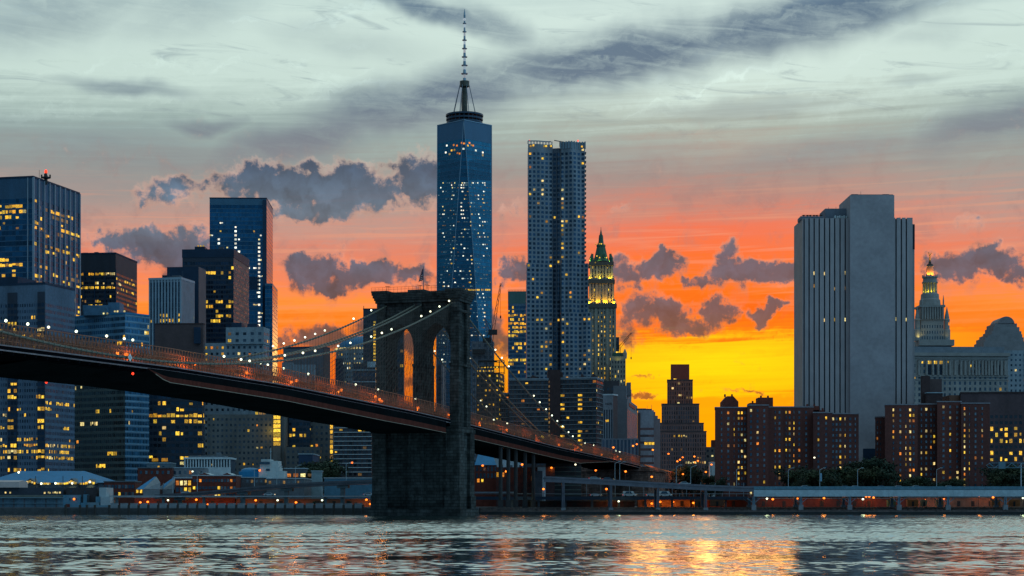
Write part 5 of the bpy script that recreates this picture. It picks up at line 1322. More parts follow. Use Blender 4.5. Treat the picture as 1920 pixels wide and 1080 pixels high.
# two small houses in the gap
ft = foot(1323, 1340, 1343, 1050, 3); B = Bld('small_grey_houses', 'small grey house with an orange lamp in the gap left of the brick flats', ft); fc = B.walls(ft, GZ, wz(838, 1050), f_tan, [2.4, 2, None, None], 3.2, .6); lit(B, fc[0], .1, mix=HOME, seed=70)
mm = M(); mm.box(wx(1335, 1060), wx(1341, 1060), 1060, 1066, GZ, wz(825, 1060)); B.part('chimney_stack', mm, brick_r)
mm = M(); mm.box(wx(1331, 1040), wx(1341, 1040), 1040, 1046, GZ, wz(866, 1040)); B.part('front_wing', mm, white_p)
# ------------------------------------------------------------------ brick flats
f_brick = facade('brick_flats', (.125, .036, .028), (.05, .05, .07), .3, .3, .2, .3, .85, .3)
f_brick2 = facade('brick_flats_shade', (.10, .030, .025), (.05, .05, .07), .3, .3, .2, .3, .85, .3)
def brick(name, label, blocks, Y, cols_, floor, seed, extras):
    pl, pr = min(b[0] for b in blocks), max(b[1] for b in blocks)
    B = Bld(name, label, [(wx(pl, Y), Y), (wx(pr, Y), Y), (wx(pr, Y), Y + 25), (wx(pl, Y), Y + 25)], 'apartment block')
    rng = random.Random(seed)
    for (a, b, yt, dY, mt) in blocks:
        ft = foot(a, b + .6, b + .7, Y + dY, 0, 22); zt = wz(yt, Y + dY); B.walls(ft, GZ, zt, mt, None, name='wall')
        B.ledge(ft, zt, zt + .55, .2, plain('grey_coping', (.22, .22, .25), .8, 0, .2, .4), 'coping')
        e = dict(p=Vector(ft[0]), t=Vector((1, 0)), n=Vector((0, -1)))
        for (pc, wd, pl_, kind) in cols_:
            if not a + 1 < pc < b - 1: continue
            k = 0
            while True:
                z = zt - 2.3 - k * floor
                if z < GZ + 6: break
                isl = rng.random() < pl_ * .72
                m_ = pick([(WY, .5), (WP, .25), (WO, .15), (WD, .1)] if kind else [(WO, .3), (WP, .3), (WY, .3), (WD, .1)], rng) if isl else (WGY if rng.random() < .55 else WK)
                put_window(B, e, (pc - a) / F * (Y + dY) + rng.uniform(-.04, .04), z, wd * .74 / F * Y, 1.25, m_, 1 if isl else 0); k += 1
    for f in extras: f(B)
    return B
def hut(pa, pb, py, pb0, Y, peak=False, mat=brick_r):
    def f(B):
        mm = M(); xa, xb = wx(pa, Y), wx(pb, Y); z0, z1 = wz(pb0, Y) - 1, wz(py, Y)
        if peak:
            zs = z0 + (z1 - z0) * .62; q = [(xa, z0), (xb, z0), (xb, zs), (xa + (xb - xa) * .68, z1), (xa + (xb - xa) * .3, z1), (xa, zs)]
            mm.poly([(x, Y + 8, z) for x, z in q]); mm.poly([(x, Y + 18, z) for x, z in reversed(q)])
            for (p, r_) in zip(q, q[1:] + q[:1]): mm.poly([(r_[0], Y + 8, r_[1]), (p[0], Y + 8, p[1]), (p[0], Y + 18, p[1]), (r_[0], Y + 18, r_[1])])
        else: mm.box(xa, xb, Y + 8, Y + 18, z0, z1)
        for k in range(2): mm.box(xa + 1 + k * 3.4, xa + 1.8 + k * 3.4, Y + 9, Y + 10, z1 - .3, z1 + 1.0)
        B.part('roof_house', mm, mat)
    return f
colsA = [(1353, 3.4, .3, 0), (1365.5, 5, .2, 0), (1376.5, 1.6, .45, 1), (1385, 3.6, .62, 1), (1391, 3.6, .28, 0), (1397, 4, .25, 0), (1408, 4.5, .14, 0), (1420.5, 5, .2, 0), (1433, 4.5, .15, 0), (1441.5, 3.6, .26, 0), (1453.5, 2.4, .5, 1), (1461.5, 4.5, .3, 0)]
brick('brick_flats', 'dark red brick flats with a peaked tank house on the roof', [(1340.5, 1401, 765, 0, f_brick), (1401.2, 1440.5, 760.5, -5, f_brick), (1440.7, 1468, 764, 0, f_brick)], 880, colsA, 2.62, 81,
      [hut(1358, 1388.5, 741, 764, 880, True), hut(1410.5, 1426, 753.5, 762, 880), hut(1426.3, 1454, 743.5, 762, 880)])
colsB = [(1474, 2.6, .3, 1), (1480.5, 3.4, .82, 1), (1488.5, 1.7, .6, 1), (1498.5, 4.6, .25, 0), (1511.5, 4.6, .12, 0), (1534.5, 4.6, .22, 0), (1549, 4.6, .15, 0), (1562, 4, .34, 1), (1568.5, 3.6, .2, 0), (1575.5, 3.6, .45, 1), (1584.5, 1.7, .4, 1), (1594, 5, .35, 0), (1603.5, 3, .1, 0)]
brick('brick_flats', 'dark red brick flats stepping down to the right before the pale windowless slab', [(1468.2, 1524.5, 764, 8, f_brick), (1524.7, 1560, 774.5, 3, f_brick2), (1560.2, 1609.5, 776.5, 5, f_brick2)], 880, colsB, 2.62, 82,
      [hut(1514, 1541, 759.5, 772, 884), hut(1530, 1551, 767.5, 776, 884)])
colsC = [(1675, 3.2, .3, 0), (1688, 4.2, .4, 0), (1698.5, 1.7, .6, 1), (1706.5, 3.4, .66, 1), (1713, 4.2, .55, 1), (1727.5, 3.0, .62, 1), (1736.5, 4.2, .5, 0), (1745.5, 3, .3, 0), (1751.5, 3.6, .35, 0), (1769, 5, .3, 0), (1781.5, 4.6, .38, 0), (1795, 4.8, .18, 0), (1808.5, 3.2, .75, 1), (1817.5, 1.7, .55, 1), (1829, 4.4, .2, 0), (1841.5, 3.2, .15, 0), (1645, 2.4, .1, 0), (1651, 2.4, .12, 0)]
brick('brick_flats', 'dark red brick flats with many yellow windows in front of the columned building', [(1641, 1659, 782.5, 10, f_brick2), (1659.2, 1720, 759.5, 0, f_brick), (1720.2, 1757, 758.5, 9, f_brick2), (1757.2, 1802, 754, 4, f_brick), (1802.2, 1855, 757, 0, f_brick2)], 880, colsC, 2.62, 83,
      [])
ft = foot(1727, 1766, 1768, 935, 1); B = Bld('dark_tank_tower', 'dark brown blank block rising behind the roof of the yellow windowed brick flats', ft); B.walls(ft, GZ, wz(710.5, 935), blank_b, None)
mm = M(); mm.box(wx(1727, 932), wx(1742, 932), 930, 933, GZ, wz(705, 932)); mm.box(wx(1734, 930), wx(1764, 930), 926, 929, GZ, wz(738, 930)); B.part('stair_tower', mm, brick_d)
mm = M(); mm.box(wx(1733, 930), wx(1765, 930), 925.6, 929.2, wz(738, 930), wz(736.6, 930)); B.part('coping', mm, steel_b)
ft = foot(1618, 1643, 1645, 930, 1); B = Bld('low_dark_block', 'low black block in the gap between the two groups of brick flats', ft); B.walls(ft, GZ, wz(841, 930), blank_n, None)
ft = foot(1801, 1990, 2000, 960, 0); B = Bld('brown_office_block', 'dark brown office block with rows of large yellow windows at the edge of the frame', ft); zt = wz(738, 960)
f_bo = facade('brown_office', (.085, .05, .055), (.02, .025, .035), .62, .5, .3, .25, .8, .3); fc = B.walls(ft, GZ, zt, f_bo, [2.55, 3, None, None], 3.15, 10.5, roof=brick_d)
lit(B, fc[0], .06, {0: .2, 1: .15, 2: .55, 3: .7, 4: .8, 5: .06, 6: .4, 7: .75, 8: .1}, mix=[(WY, .85), (WP, .15)], run=1.8, seed=85, fw=.56, fh=.62)
B.ledge(ft, zt, zt + .8, .3, brick_d); mm = M(); mm.box(wx(1836, 965), wx(1925, 965), 965, 985, zt, zt + 1.3); B.part('roof_railing', mm, steel_d)
mm = M(); mm.prism([(wx(1780, 962), 962), (wx(1801, 962), 962), (wx(1801, 962), 980), (wx(1780, 962), 980)], GZ, wz(741, 962)); B.part('side_wing', mm, plain('terracotta_wing', (.16, .075, .05), .85, 0, .2, .3))
# ------------------------------------------------------------------ windowless slab with vertical slots
Yv = 980
B = Bld('pale_windowless_slab', 'huge pale grey slab with dark vertical slots and a blank centre shaft', foot(1505, 1711, 1719, Yv, 1), 'tower')
lime = plain('pale_limestone', (.37, .335, .345), .85, 0, .16, .09, stretch=(1, 1, .25)); slot = plain('slot_glass', (.018, .022, .035), .25, .3, .3, .3)
z = lambda py: wz(py, Yv); X = lambda px: wx(px, Yv)
mm = M(); mm.prism([(X(1505) + .5, Yv + .8), (X(1711), Yv + .8), (X(1711), Yv + 30), (X(1505) + .5, Yv + 30)], GZ, z(410), 0); B.part('slotted_core', mm, slot)
mm = M(); mm.box(X(1505), X(1505) + .8, Yv + 1.02, Yv + 30, GZ, z(409.3)); B.part('side_wall', mm, plain('sunset_lit_limestone', (.40, .35, .33), .85, 0, .12, .12))  # same stone, with the sunset's warmth on this side put into its colour
slots = [1507.6, 1517, 1526.5, 1536, 1546, 1555.5, 1565, 1575, 1584.8]; edges = [1505] + slots + [1592]
mm = M()
for k in range(len(edges) - 1):
    a = edges[k] + (1.25 if k else 0); b = edges[k + 1] - (1.25 if k < len(slots) else 0); mm.box(X(a), X(b), Yv - .2, Yv + 1, GZ, z(409.2))
sl2 = [1680, 1690, 1699.3]; ed2 = [1674.5] + sl2 + [1711]
for k in range(4):
    a = ed2[k] + (1.25 if k else 0); b = ed2[k + 1] - (1.25 if k < 3 else 0); mm.box(X(a), X(b), Yv - .2, Yv + 1, GZ, z(408.2))
B.part('stone_pier', mm, lime)
mm = M(); mm.box(X(1592), X(1674.5), Yv - 3.2, Yv + 30, GZ, z(367.5)); B.part('centre_shaft', mm, plain('shaft_limestone', (.34, .315, .335), .88, 0, .17, .07))
mm = M(); mm.box(X(1592) + .5, X(1674.5) - .5, Yv - 2.8, Yv + 29, z(367.5), z(366.2)); mm.box(X(1597), X(1609), Yv, Yv + 8, z(367.5), z(364)); mm.box(X(1655), X(1667), Yv, Yv + 8, z(367.5), z(364)); B.part('shaft_coping', mm, plain('dark_coping', (.10, .11, .14), .8))
mm = M(); mm.box(X(1711.2), X(1718.6), Yv + 5, Yv + 40, GZ, z(417.5)); B.part('side_wall', mm, lime); mm = M(); mm.box(X(1712), X(1718.8), Yv + 4.6, Yv + 5, z(465), z(418.5)); B.part('louvre', mm, slot)
mm = M(); mm.box(X(1503), X(1546), Yv + 3, Yv + 14, z(410), z(403.5)); mm.box(X(1552), X(1592), Yv + 8, Yv + 26, z(410), z(386.5)); mm.box(X(1675), X(1681), Yv + 6, Yv + 12, z(408), z(389)); B.part('penthouse', mm, plain('plant_grey', (.15, .17, .21), .8, 0, .15, .2))
for k in range(3):
    mm = M(); x = X(1515 + 12.4 * k); y = Yv + 8; mm.box(x - .3, x + .3, y - .3, y + .3, z(403.5), z(401)); mm.lathe((x - 1.0, y), [(.1, z(401)), (1.1, z(399.4)), (1.15, z(399))], 8); mm.lathe((x + 1.0, y), [(.1, z(401)), (1.1, z(399.4)), (1.15, z(399))], 8); B.part('roof_fan', mm, steel_d)
mm = M(); xa, xb, zr0 = X(1566), X(1591), z(407.5)
for k in range(6): mm.box(xa + (xb - xa) * k / 6 + .3, xa + (xb - xa) * (k + 1) / 6 - .3, Yv + 2.5, Yv + 6, zr0, z(402.5 + (k % 2)))
B.part('cooling_unit', mm, white_p)
mm = M()
for px, h_ in ((1620, 13), (1559, 5), (1573, 5), (1588, 6), (1678, 12), (1694, 6)): b0 = z(367) if 1592 < px < 1674 else z(388); mm.bar((X(px), Yv + 9, b0 if px != 1694 else z(408)), (X(px), Yv + 9, (b0 if px != 1694 else z(408)) + h_ * .285), .09)
for dz in (0, 1.1): mm.bar((X(1676), Yv + 8, z(384) + dz), (X(1682), Yv + 8, z(384.5) + dz), .18)
B.part('roof_antenna', mm, steel_d)
for px, py, m_ in ((1526.5, 512, WP), (1545.8, 512.5, WP), (1584.8, 511, WP), (1526.5, 535.5, WG), (1545.8, 600, WP), (1565, 599, WY), (1584.8, 599, WP), (1680, 598, WP), (1699.3, 599, WP), (1565, 541, WD), (1584.8, 540, WD)):
    put_window(B, dict(p=Vector((X(1505), Yv + .75)), t=Vector((1, 0)), n=Vector((0, -1))), X(px) - X(1505), z(py), .62, 1.8, m_)
# ------------------------------------------------------------------ columned civic building with a tiered tower
Ym = 1270
def civic():
    X = lambda px: wx(px, Ym); z = lambda py: wz(py, Ym); B = Bld('tiered_civic_tower', 'pale columned civic building topped by a tiered tower with a golden statue', [(X(1690), Ym), (X(1890), Ym), (X(1890), Ym + 30), (X(1690), Ym + 30)], 'tower')
    st = facade('civic_stone', (.28, .265, .25), (.035, .06, .09), .40, .55, .3, .25, .85, .4); sp = plain('civic_pale_stone', (.29, .275, .26), .85, 0, .18, .2)
    ft = foot(1700, 1890, 1893, Ym, -3); fc = B.walls(ft, GZ, z(664), st, [3.55, 3, None, None], 4.05, 6); 
    lit(B, fc[0], .03, {2: .05, 7: .16, 9: .1, 10: .2}, mix=[(WY, .7), (WP, .3)], seed=90, fw=.42, fh=.5)
    e = fc[0]
    for k in range(8): put_window(B, e, X(1739.5 + 3.7 * k) - e['p'].x, z(680), .95, 2.1, WY)
    put_window(B, e, X(1727.5) - e['p'].x, z(680), 1.1, 1.6, WY); put_window(B, e, X(1777) - e['p'].x, z(679), 1.1, 1.2, WY)
    mm = M()
    for px in (1720, 1735, 1747, 1757, 1767, 1772, 1779, 1789, 1800, 1808, 1816, 1822, 1829, 1834, 1841, 1847, 1853, 1858, 1865, 1870, 1877, 1884):
        p = e['p'] + e['t'] * ((X(px) - e['p'].x) / e['t'].x) + e['n'] * .6; mm.lathe((p.x, p.y), [(.95, z(704)), (.75, z(677)), (1.0, z(676))], 8)
    B.part('column', mm, sp)
    for pa in (1739, 1749, 1760, 1797, 1830, 1841.5, 1853, 1863, 1874):
        mm = M(); p = e['p'] + e['t'] * ((X(pa + 2) - e['p'].x) / e['t'].x) + e['n'] * .1; mm.obox((p.x, p.y), e['t'], 1.15, .12, z(703), z(685)); B.part('tall_window', mm, slot)
    for py, h_, o in ((665, 2.2, 1.3), (672, .8, .5), (705.5, 1.2, .6), (712, .7, .4)): B.ledge(ft, z(py) - h_ / 2, z(py) + h_ / 2, o, sp, 'cornice')
    f2 = B.walls(grow(ft, -2.0), z(664), z(650), plain('civic_attic', (.19, .215, .245), .85, 0, .2, .2), None, name='attic')
    cy = Ym + 15; cx = wx(1743.5, cy); k = cy / F; z = lambda py: wz(py, cy)
    def lat(prof, name, mat, n=12, sm=False): mm = M(); mm.lathe((cx, cy), [(r * k, z(py)) for r, py in prof], n, 0, math.pi / n); B.part(name, mm, mat)
    mm = M(); mm.box(cx - 28 * k, cx + 37 * k, cy - 14, cy + 14, z(651), z(640)); B.part('tower_plinth', mm, sp)
    t = [(cx - 21.5 * k, cy - 8), (cx + 21.5 * k, cy - 8), (cx + 21.5 * k, cy + 8), (cx - 21.5 * k, cy + 8)]
    f3 = B.walls(t, z(641), z(577), st, [1.8, 1.8, None, None], 3.9, 12, name='tower_shaft'); B.ledge(t, z(578), z(574), .8, sp, 'cornice'); B.ledge(t, z(603), z(601), .5, sp, 'cornice')
    mm = M()
    for j in range(9): x = cx + (j - 4) * 4.7 * k; mm.lathe((x, cy - 8.8), [(.62, z(601)), (.5, z(579)), (.7, z(578))], 8)
    B.part('tower_column', mm, sp)
    lat([(20, 574), (19, 563), (17, 561), (16.5, 552), (14.5, 551), (14, 550)], 'drum', sp, 16)
    lat([(8.5, 551), (8.5, 531)], 'inner_drum', plain('inner_stone', (.34, .32, .24), .8), 12); lat([(14.5, 531.5), (14.8, 529), (13, 528), (12.5, 522), (14, 521.5), (13.2, 519), (8, 518)], 'ring_cornice', sp, 16)
    for j in range(14):
        an = 2 * math.pi * j / 14; mm = M(); mm.lathe((cx + 12.2 * k * math.cos(an), cy + 12.2 * k * math.sin(an)), [(.62, z(551)), (.5, z(532)), (.72, z(531))], 8); B.part('colonnade_column', mm, sp)
        mm = M(); mm.lathe((cx + 13.4 * k * math.cos(an), cy + 13.4 * k * math.sin(an)), [(.5, z(521)), (.45, z(517.5)), (.05, z(514))], 6); B.part('finial', mm, sp)
    lat([(8.2, 519), (7, 514), (6.2, 501), (6.8, 500.5), (6.2, 499)], 'lantern', plain('lantern_stone', (.34, .24, .16), .8), 8); lat([(6.2, 500), (5.8, 496), (3, 494.5), (2.2, 491), (2.6, 490.5)], 'lantern_cap', plain('dark_cap', (.08, .06, .05), .8), 8)
    gold = plain('gilded_statue', (.75, .34, .06), .4, .3, .15, .5); mm = M(); zs = z(490.5); u = k
    mm.lathe((cx, cy), [(1.5 * u, zs), (1.9 * u, zs + 1.2), (1.2 * u, zs + 3.2), (1.5 * u, zs + 4.3), (.5 * u, zs + 5.0), (.85 * u, zs + 5.5), (.2 * u, zs + 6.2)], 10)
    mm.bar((cx - 1.2 * u, cy, zs + 4.4), (cx - 2.6 * u, cy, zs + 5.9), .22); mm.bar((cx + 1.2 * u, cy, zs + 4.4), (cx + 2.7 * u, cy, zs + 5.6), .22); mm.ball((cx - 2.7 * u, cy, zs + 6.1), .42); mm.ball((cx + 2.8 * u, cy, zs + 5.9), .36); B.part('statue', mm, gold)
    for sx in (-1, 1):
        for hw, y_, pb_, pt_ in ((27.5, cy - 7, 640, 577), (20, cy - 8.5, 575, 553)):
            mm = M(); x = cx + sx * hw * k; r_ = (5.2 if hw > 22 else 1.4) * k
            if hw > 22: mm.lathe((x, y_), [(r_ * 1.2, z(641)), (r_ * 1.2, z(620)), (r_, z(619)), (r_, z(603)), (r_ * 1.2, z(602)), (r_ * .85, z(599)), (r_ * .85, z(596)), (.1, z(pt_))], 10)
            else: mm.lathe((x, y_), [(r_, z(575)), (r_, z(566)), (.1, z(pt_ + 3))], 8)
            B.part('turret', mm, sp)
    put_window(B, dict(p=Vector((cx, cy - 14)), t=Vector((1, 0)), n=Vector((0, -1))), 27.5 * k, z(611), 1.4, 2.0, WO)
    for j in range(5): an = -math.pi * (j + .5) / 5; flood('colonnade_floodlight', (cx + 10.2 * k * math.cos(an), cy + 10.2 * k * math.sin(an), z(549.5)), (.9, .74, .03), 700, B.root, .3)
    for j in range(4): an = -math.pi * (j + .5) / 4; flood('lantern_floodlight', (cx + 9.6 * k * math.cos(an), cy + 9.6 * k * math.sin(an), z(517.5)), (1, .34, .03), 3200, B.root, .3)
    flood('statue_floodlight', (cx + 1, cy - 5, z(493)), (1, .45, .08), 2500, B.root, .2)
    flood('base_floodlight', (cx - 27 * k, cy - 11, z(637)), (1, .8, .2), 800, B.root, .3); flood('base_floodlight', (cx + 24 * k, cy - 12, z(637)), (1, .8, .25), 250, B.root, .3)
civic()
# arched top block on the right
ft = foot(1868, 1990, 2000, 1340, 0); B = Bld('arched_roof_block', 'grey block with an arched roof and stepped shoulders at the edge of the frame', ft); X = lambda p: wx(p, 1380); z = lambda p: wz(p, 1380)
fc = B.walls(ft, GZ, wz(657, 1340), f_grey, [3.1, 3, None, None], 3.7, 1.5); lit(B, fc[0], .10, {0: .2, 4: .25, 5: .3}, mix=HOME, seed=95)
mm = M()
for (pa, pb, py, dy) in ((1845, 1922, 640, 0), (1849, 1921, 632, 2), (1855, 1919, 626, 3), (1862, 1918, 620, 4), (1866, 1915, 612, 5), (1869, 1911, 605, 6)): mm.box(X(pa), X(pb), 1380 + dy, 1410, z(660), z(py))
B.part('stepped_shoulder', mm, plain('taupe_stone', (.23, .22, .225), .85, 0, .2, .2))
mm = M(); n = 14; c0 = X(1891); r_ = 15.5 / F * 1380
for k in range(n):
    a0, a1 = math.pi * k / n, math.pi * (k + 1) / n; p = lambda a: (c0 + r_ * math.cos(a), z(606) + r_ * .92 * math.sin(a))
    mm.poly([(p(a1)[0], 1386, p(a1)[1]), (p(a1)[0], 1410, p(a1)[1]), (p(a0)[0], 1410, p(a0)[1]), (p(a0)[0], 1386, p(a0)[1])]); mm.poly([(c0, 1386, z(606)), (p(a0)[0], 1386, p(a0)[1]), (p(a1)[0], 1386, p(a1)[1])][::-1])
B.part('arched_roof', mm, plain('arch_roof', (.21, .19, .20), .7, 0, .2, .3))
# ------------------------------------------------------------------ blocks seen under the bridge deck, west of the tower
def simple(name, label, pl, pc, pr, yt, Y, a, mat, bay, floor, cap, p, mix=HOME, run=1.3, seed=1, rows=None, cat='building', fw=None, fh=None, roofm=None):
    ft = foot(pl, pc, pr, Y, a); B = Bld(name, label, ft, cat); zt = wz(yt, Y)
    fc = B.walls(ft, GZ, zt, mat, [bay, bay, None, None], floor, cap, roof=roofm); lit(B, fc[0], p, rows, mix=mix, run=run, seed=seed, fw=fw, fh=fh); lit(B, fc[1], p * .7, mix=mix, seed=seed + 500, fw=fw, fh=fh)
    B.zt = zt; B.fc = fc; return B
B = simple('dark_riverside_offices', 'dark office block below the bridge deck with two bright rows of lit windows', 270, 379, 384, 700, 1080, 2, f_night, 2.7, 3.55, 1.5, .07, OFFICE, 1.6, 101, {1: .25, 2: .25, 3: 0, 6: .97, 7: .4, 8: .05, 9: .3, 13: .2}, fw=.84, fh=.62)
for k in range(2): put_window(B, B.fc[0], wx(290 + 18 * k, 1080) - B.fc[0]['p'].x, wz(862, 1080), 3.6, 1.9, WG)
simple('brown_back_flats', 'brown block with scattered small lights behind the tan flats under the bridge', 380, 470, 474, 730, 1180, 2, facade('brown_flats', (.12, .085, .08), (.03, .05, .075), .45, .42, .3, .25, .85, .5), 3.3, 3.4, 1.0, .06, HOME, 1, 102)
B = simple('tan_flats', 'grey tan apartment block with a brightly lit stairwell under the bridge deck', 388, 511, 513, 777, 990, 1, f_tan, 2.35, 3.0, 1.2, .07, HOME, 1.2, 103, cat='apartment block')
mm = M(); mm.box(wx(511.5, 990), wx(526.5, 990), 989.5, 1012, GZ, wz(775, 990)); mm.box(wx(526.5, 990) + .1, wx(533, 990), 991, 1012, GZ, wz(774, 990)); B.part('stair_tower', mm, f_tan)
for k in range(7): put_window(B, dict(p=Vector((wx(511, 990), 989.4)), t=Vector((1, 0)), n=Vector((0, -1))), wx(519.5, 990) - wx(511, 990), wz(782.5 + 8.25 * k, 990), 3.7, 1.85, WY)
lamp_light('stairwell_light', (wx(508, 990), 986.5, wz(808, 990)), (1, .65, .05), 500, B.root, .5)
simple('teal_lit_offices', 'teal office block with a bright strip of lit windows touching the bridge deck', 478, 575, 578, 748, 1120, 0, facade('teal_bands', (.13, .2, .24), (.03, .07, .10), .8, .5, .4, .2, .6, .5), 2.2, 3.3, .5, .12, OFFICE, 2, 104, {2: .8, 3: .5, 4: .35})
simple('dark_glass_offices', 'dark glass block with lit strips right of the glowing stairwell', 541, 581, 583, 777, 1005, 1, f_night, 1.8, 3.1, .6, .08, OFFICE, 2, 105, {3: .35, 5: .25, 6: .4, 7: .6})
B = simple('dark_column_block', 'dark flats with a column of yellow windows at their right edge', 580, 626, 628, 781, 1012, 1, f_tan, 2.9, 3.3, 1, .04, HOME, 1, 106)
for k in range(9): put_window(B, B.fc[0], wx(621.5, 1012) - B.fc[0]['p'].x, wz(791 + 9.3 * k, 1012), 1.6, 2.0, WY if k not in (3, 7) else WD)
ft = foot(626, 697, 712, 965, 6); B = Bld('white_balcony_flats', 'dark flats ringed with thin white balcony lines left of the stone tower', ft, 'apartment block'); zt = wz(784, 965)
fc = B.walls(ft, GZ, zt, f_balc, [2.5, 2.5, None, None], 2.32, .5); lit(B, fc[0], .05, {0: .12, 2: .3}, mix=HOME, seed=107, run=1.5, fw=.7, fh=.5)
mm = M()
for e in fc[:2]:
    for j in range(13):
        z = zt - .4 - j * 2.32; a = e['p'] + e['n'] * .4; b = a + e['t'] * e['L']; mm.bar((a.x, a.y, z), (b.x, b.y, z), .20)
B.part('balcony', mm, white_p)
simple('dark_low_flats', 'low dark flats with a few lit windows below the glass block', 536, 600, 603, 838, 985, 2, f_tan, 2.6, 3.0, 1, .06, HOME, 1, 108)
# ------------------------------------------------------------------ waterfront houses and sheds, west
def gable(mm, xa, xb, ya, yb, z0, z1, m=0, along='y'):
    """roof prism; ridge runs along y or x"""
    if along == 'y':
        xm = (xa + xb) / 2; A_, B_, C_ = (xa, z0), (xb, z0), (xm, z1)
        mm.poly([(A_[0], ya, z0), (B_[0], ya, z0), (xm, ya, z1)], None, 0); mm.poly([(B_[0], yb, z0), (A_[0], yb, z0), (xm, yb, z1)], None, 0)
        mm.poly([(xa, yb, z0), (xa, ya, z0), (xm, ya, z1), (xm, yb, z1)], None, m); mm.poly([(xb, ya, z0), (xb, yb, z0), (xm, yb, z1), (xm, ya, z1)], None, m)
    else:
        ym = (ya + yb) / 2
        mm.poly([(xa, ya, z0), (xb, ya, z0), (xb, ym, z1), (xa, ym, z1)], None, m); mm.poly([(xb, yb, z0), (xa, yb, z0), (xa, ym, z1), (xb, ym, z1)], None, m)
        mm.poly([(xa, yb, z0), (xa, ya, z0), (xa, ym, z1)], None, 0); mm.poly([(xb, ya, z0), (xb, yb, z0), (xb, ym, z1)], None, 0)
# market hall with a blue hipped roof
Yk = 860; X = lambda p: wx(p, Yk); z = lambda p: wz(p, Yk)
B = Bld('market_hall', 'long market hall with a bright blue hipped roof and lit eaves by the water', [(X(-30), Yk), (X(192), Yk), (X(192), Yk + 40), (X(-30), Yk + 40)])
mm = M(); mm.box(X(-30), X(190), Yk + 1, Yk + 39, GZ, z(905)); B.part('wall', mm, plain('market_wall', (.09, .12, .15), .8, 0, .2, .4))
mm = M(); e0, e1, zE, zR = X(-34), X(198), z(905), z(881.8); r0, r1 = X(18), X(141); ym = Yk + 19
mm.poly([(e0, Yk, zE), (e1, Yk, zE), (r1, ym, zR), (r0, ym, zR)]); mm.poly([(e1, Yk + 40, zE), (e0, Yk + 40, zE), (r0, ym, zR), (r1, ym, zR)]); mm.poly([(e1, Yk, zE), (e1, Yk + 40, zE), (r1, ym, zR)]); mm.poly([(e0, Yk + 40, zE), (e0, Yk, zE), (r0, ym, zR)])
B.part('roof', mm, roof_bl)
for (pa, pb, pt) in ((48, 75, 897), (128, 150, 897), (164, 183, 898)):
    mm = M(); gable(mm, X(pa), X(pb), Yk - 5, Yk + 8, z(907), z(pt), 1); mm.box(X(pa) + .6, X(pb) - .6, Yk - 4.6, Yk, GZ, z(907.2)); B.part('gabled_porch', mm, [plain('gable_dark', (.05, .07, .09), .8), roof_gy])
    for q in range(5): x = X(pa) + (X(pb) - X(pa)) * (q + .8) / 5.8; WQ.append((B, (x, Yk - 5.1, z(906 - 1.6 * (2 - abs(q - 2)))), 0.0, .95, 1.1, WP if q % 2 else WY, 1))
for q, px in enumerate(list(range(80, 93, 3)) + list(range(105, 126, 3)) + [152, 156, 160, 40, 44, 150]): WQ.append((B, (X(px), Yk + .9, z(906.3)), 0.0, .75, .9, WY if q % 3 else WP, 1))
for px, py in ((41.5, 886), (83.5, 907), (110, 906.5), (141, 906.5), (174, 904)): mm = M(); mm.ball((X(px), Yk - 6, z(py)), .5); B.part('flood_lamp', mm, LAMPW); flood('eave_light', (X(px), Yk - 7, z(py) - .6), (1, .85, .4), 420, B.root, .4, True, 165)
for px in (73, 124, 160): mm = M(); mm.bar((X(px), Yk - 6, GZ), (X(px), Yk - 6, z(893)), .16); B.part('pole', mm, steel_d)
# long pier shed before it
Ys_ = 772; X = lambda p: wx(p, Ys_); z = lambda p: wz(p, Ys_)
B = Bld('pier_shed', 'long low blue grey pier shed on piles at the water edge below the blue roof', [(X(-40), Ys_), (X(118), Ys_), (X(118), Ys_ + 30), (X(-40), Ys_ + 30)])
mm = M(); mm.box(X(-40), X(118), Ys_, Ys_ + 28, 2.2, z(934)); B.part('wall', mm, facade('shed_cladding', (.09, .16, .21), (.05, .09, .12), .5, .5, .2, .4, .8, .4, noise=.4))
mm = M(); mm.box(X(-40), X(119), Ys_ - 1.2, Ys_ + 29, z(934) + .02, z(932.6)); mm.box(X(-40), X(118), Ys_ - .5, Ys_, z(944), z(943)); B.part('deck_edge', mm, plain('shed_edge', (.16, .27, .33), .7, 0, .2, .3))
mm = M(); mm.box(X(-40), X(117), Ys_ + 1, Ys_ + 26, z(932.5), z(928)); B.part('parapet', mm, plain('shed_tan', (.13, .135, .12), .85, 0, .25, .3)); mm = M(); mm.box(X(-40), X(112), Ys_ + 6, Ys_ + 24, z(928), z(914)); B.part('upper_floor', mm, f_night)
rng = random.Random(9)
for px in (3, 12, 77, 84, 87, 93, 97, 100, 101, 106): WQ.append((B, (X(px), Ys_ + 5.9, z(924 - rng.random())), 0.0, .62, .7, WP, 1))
for k in range(6): mm = M(); x = X(6 + 20 * k); mm.box(x - .3, x + .3, Ys_ - .25, Ys_ - .02, 2.2, z(935)); B.part('pilaster', mm, conc_d)
B = tag(empty('marquee', (X(0), Ys_ + 12, z(914)), 'pale pinkish marquee tent on the pier deck at the left frame edge', 'tent')); e_ = bpy.data.objects['marquee']; mm = M(); mm.box(X(-30), X(31), Ys_ + 4, Ys_ + 18, z(914) + .02, z(903)); gable(mm, X(-30), X(31), Ys_ + 4, Ys_ + 18, z(903), z(900), 0, 'x'); mm.build('canvas', plain('tent_canvas', (.50, .40, .38), .85, 0, .15, .3), e_)
